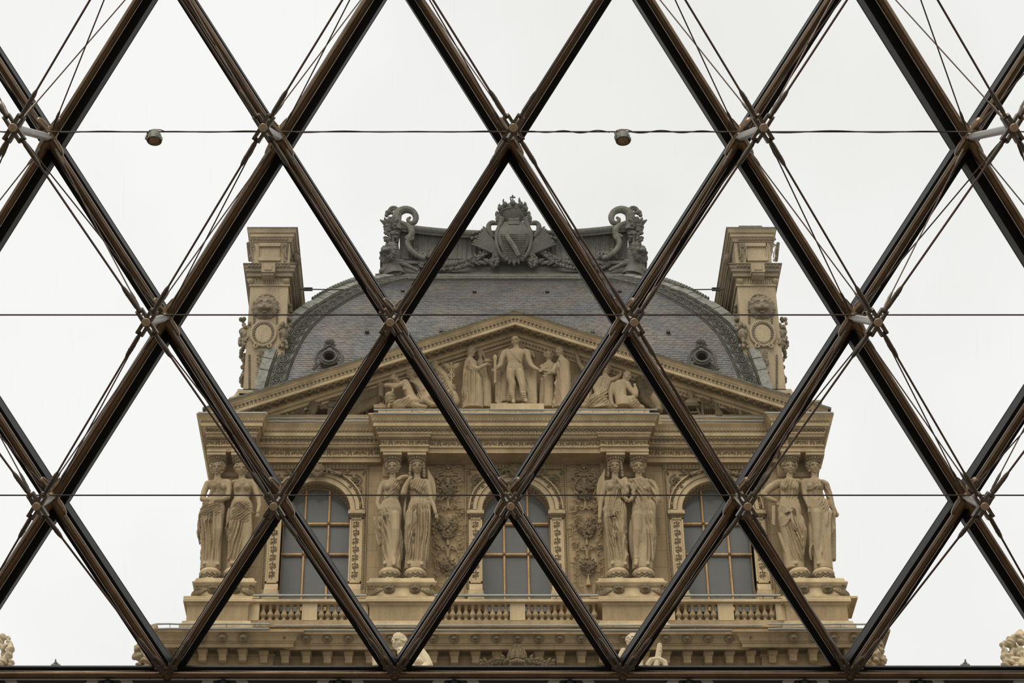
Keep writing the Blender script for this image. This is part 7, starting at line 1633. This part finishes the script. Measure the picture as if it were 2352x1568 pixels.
def rough_group(name, lab, cat, spots, seed, d, m=STATUE, vox=.022, group=None):      # spots: (px, py, rx, ry) in px
    mb = MB(); rr = random.Random(seed); mp = (FX(1300, 1500, d) - FX(1200, 1500, d)) / 100
    for px, py, rx, ry, rot in spots: mb.add(SPH, TRS(F(px, py, d) + Vector((0, rr.uniform(-.12, .12), 0)), (0, rot, 0), (rx * mp, (rx + ry) * .5 * mp, ry * mp)))
    base = F(spots[-1][0], spots[-1][1] + 10, d)
    def fn(v, n):
        w = v + np.array(base); q = np.abs(np.sin(w[:, 0] * 13 + np.sin(w[:, 2] * 9) * 2.2 + w[:, 2] * 8)) ** .6 - .6 + .4 * np.sin(w[:, 2] * 24 + w[:, 0] * 16) * np.sin(w[:, 0] * 21 - w[:, 2] * 9); return v + n * (q * .065)[:, None]
    me = remesh(mb, vox, 1, fn, name, base, m=m); o = bpy.data.objects.new(name, me); C.objects.link(o); o.location = base; ORG[o] = Vector(base); return tag(o, lab, cat, group)
GR = 'roof statues along the bottom edge'
rough_group('reclining_group_statue', 'weathered stone figure group at the left end of the lower cornice', 'statue', [(352, 1448, 11, 12, 0), (345, 1466, 14, 10, .4), (324, 1478, 12, 8, .3), (322, 1490, 14, 9, -.3), (316, 1507, 12, 11, 0), (334, 1500, 9, 22, .6), (352, 1490, 14, 18, .2), (322, 1522, 9, 10, .5), (345, 1518, 20, 16, 0), (366, 1520, 18, 18, 0), (340, 1545, 34, 20, 0), (340, 1590, 34, 40, 0)], 1, 3.0, group=GR)
rough_group('armour_trophy_statue', 'weathered stone trophy of armour at the right end of the lower cornice', 'statue', [(2018, 1476, 12, 12, 0), (2024, 1492, 10, 14, 0), (2008, 1488, 6, 16, .3), (2011, 1508, 8, 24, .05), (2024, 1512, 11, 12, 0), (1996, 1504, 8, 26, .25), (2004, 1530, 14, 10, 0), (2026, 1520, 10, 12, 0), (1990, 1520, 12, 20, .2), (2005, 1560, 34, 30, 0), (2005, 1600, 34, 40, 0)], 2, 3.0, group=GR)
rough_group('winged_pair_statue', 'two weathered stone figures cut by the left edge of the view', 'statue', [(4, 1466, 7, 8, 0), (14, 1463, 9, 5, .3), (20, 1468, 4, 4, 0), (20, 1477, 7, 8, 0), (4, 1480, 5, 16, 0), (10, 1490, 6, 8, .5), (24, 1500, 8, 22, .05), (12, 1506, 12, 16, 0), (26, 1525, 6, 10, 0), (6, 1522, 12, 12, 0), (12, 1560, 22, 34, 0)], 3, 3.0, m=STATUEL, group=GR)
rough_group('crowded_group_statue', 'large weathered stone group with raised arm cut by the right edge of the view', 'statue', [(2345, 1466, 14, 18, 0), (2330, 1464, 9, 9, 0), (2320, 1476, 12, 14, .4), (2306, 1482, 9, 7, 0), (2301, 1490, 4, 14, .1), (2310, 1508, 10, 20, -.2), (2324, 1500, 9, 20, .3), (2340, 1492, 12, 14, .3), (2350, 1510, 8, 24, 0), (2330, 1520, 14, 12, 0), (2312, 1525, 12, 10, 0), (2345, 1536, 18, 20, 0), (2330, 1570, 34, 40, 0)], 4, 3.0, m=STATUEL, group=GR)
for px, lab in ((128, 'tiny blue-grey spire far away at the lower left'), (2217, 'tiny grey crown-shaped spire far away at the lower right')):
    d = -40; b = MB(); 
    for x, y, w_, h_ in ((0, 1530, 9, 6), (0, 1524, 5, 6), (0, 1519, 2, 7)): b.ball(F(px + x, y, d), (w_ * .018, .2, h_ * .018))
    for q in (-1, 1):
        for k in range(3): b.add(tube([F(px + q * (3 + 3 * k), 1530, d), F(px + q * (4 + 3 * k), 1521 + k * 2, d)], [.05, .02], 6))
    b.box(F(px - 12, 1900, d), F(px + 12, 1531, d) + Vector((0, 1, 0))); o = obj('distant_spire', b, LEADR); tag(o, lab, 'spire')
for a, c, lab in ((-400, 360, 'low zinc ridge of the far wing left of the pavilion'), (2010, 2760, 'low zinc ridge of the far wing right of the pavilion')):
    o = obj('far_roof_ridge', MB().box(F(a, 1700, 0), F(c, 1529.5, 0) + Vector((0, 3, 0))), ZINC, smooth=0); tag(o, lab, 'roof ridge')
# carved crown crest over the middle of the lower storey
dQ = 1.75; Q = lambda px, py, dd=0: F(px, py, dQ + dd)
cq = empty('crown_crest', Q(1189, 1530), 'carved stone crest with a domed crown and scrolling leaves at the bottom centre', 'crest')
b = MB().add(lathe([(.26, 0), (.27, .08), (.25, .22), (.18, .38), (.07, .48), (.05, .52)], 20), TRS(Q(1188, 1518)))
for i in range(10):
    a = 2 * math.pi * i / 10; b.add(tube([Q(1188, 1518) + Vector((r0 * math.cos(a), r0 * math.sin(a), z)) for r0, z in ((.27, .05), (.27, .22), (.20, .38), (.08, .5))], .028, 5))
b.ball(Q(1188, 1492), (.06, .06, .06)); b.add(tube([Q(1188, 1492), Q(1188, 1484)], [.05, .03], 8)); b.ball(Q(1188, 1486), (.05, .05, .05)); obj('crown', b, CARVE, cq)
b = MB()
for i in range(6): b.ball(Q(1172 + 6.4 * i, 1518, .3), (.035, .03, .045), t=SPHL)
b.add(tube([Q(1172, 1530, .1), Q(1175, 1520, .2), Q(1188, 1515, .28), Q(1202, 1520, .2), Q(1206, 1530, .1)], .06, 8)); obj('crown_rim', b, CARVE, cq)
for q in (-1, 1):
    b = MB(); P_ = bez([Q(1188 + q * 16, 1516), Q(1188 + q * 36, 1513), Q(1188 + q * 50, 1530), Q(1188 + q * 76, 1524)], 14); b.add(tube(P_, [.06 * (1 - .03 * i) for i in range(14)], 8)); rr = random.Random(2)
    for i in range(2, 14): b.add(leaf(.22, .06, .03), TRS(P_[i], (0, q * (1.0 + rr.uniform(-.6, .6)), 0))); b.add(leaf(.18, .05, .03), TRS(P_[i], (0, q * (2.2 + rr.uniform(-.4, .4)), 0)))
    b.add(SP2(Q(1188 + q * 45, 1533), .14, .04, 1.3, 0, q, .045)); obj('scroll_leaf', b, CARVE, cq)
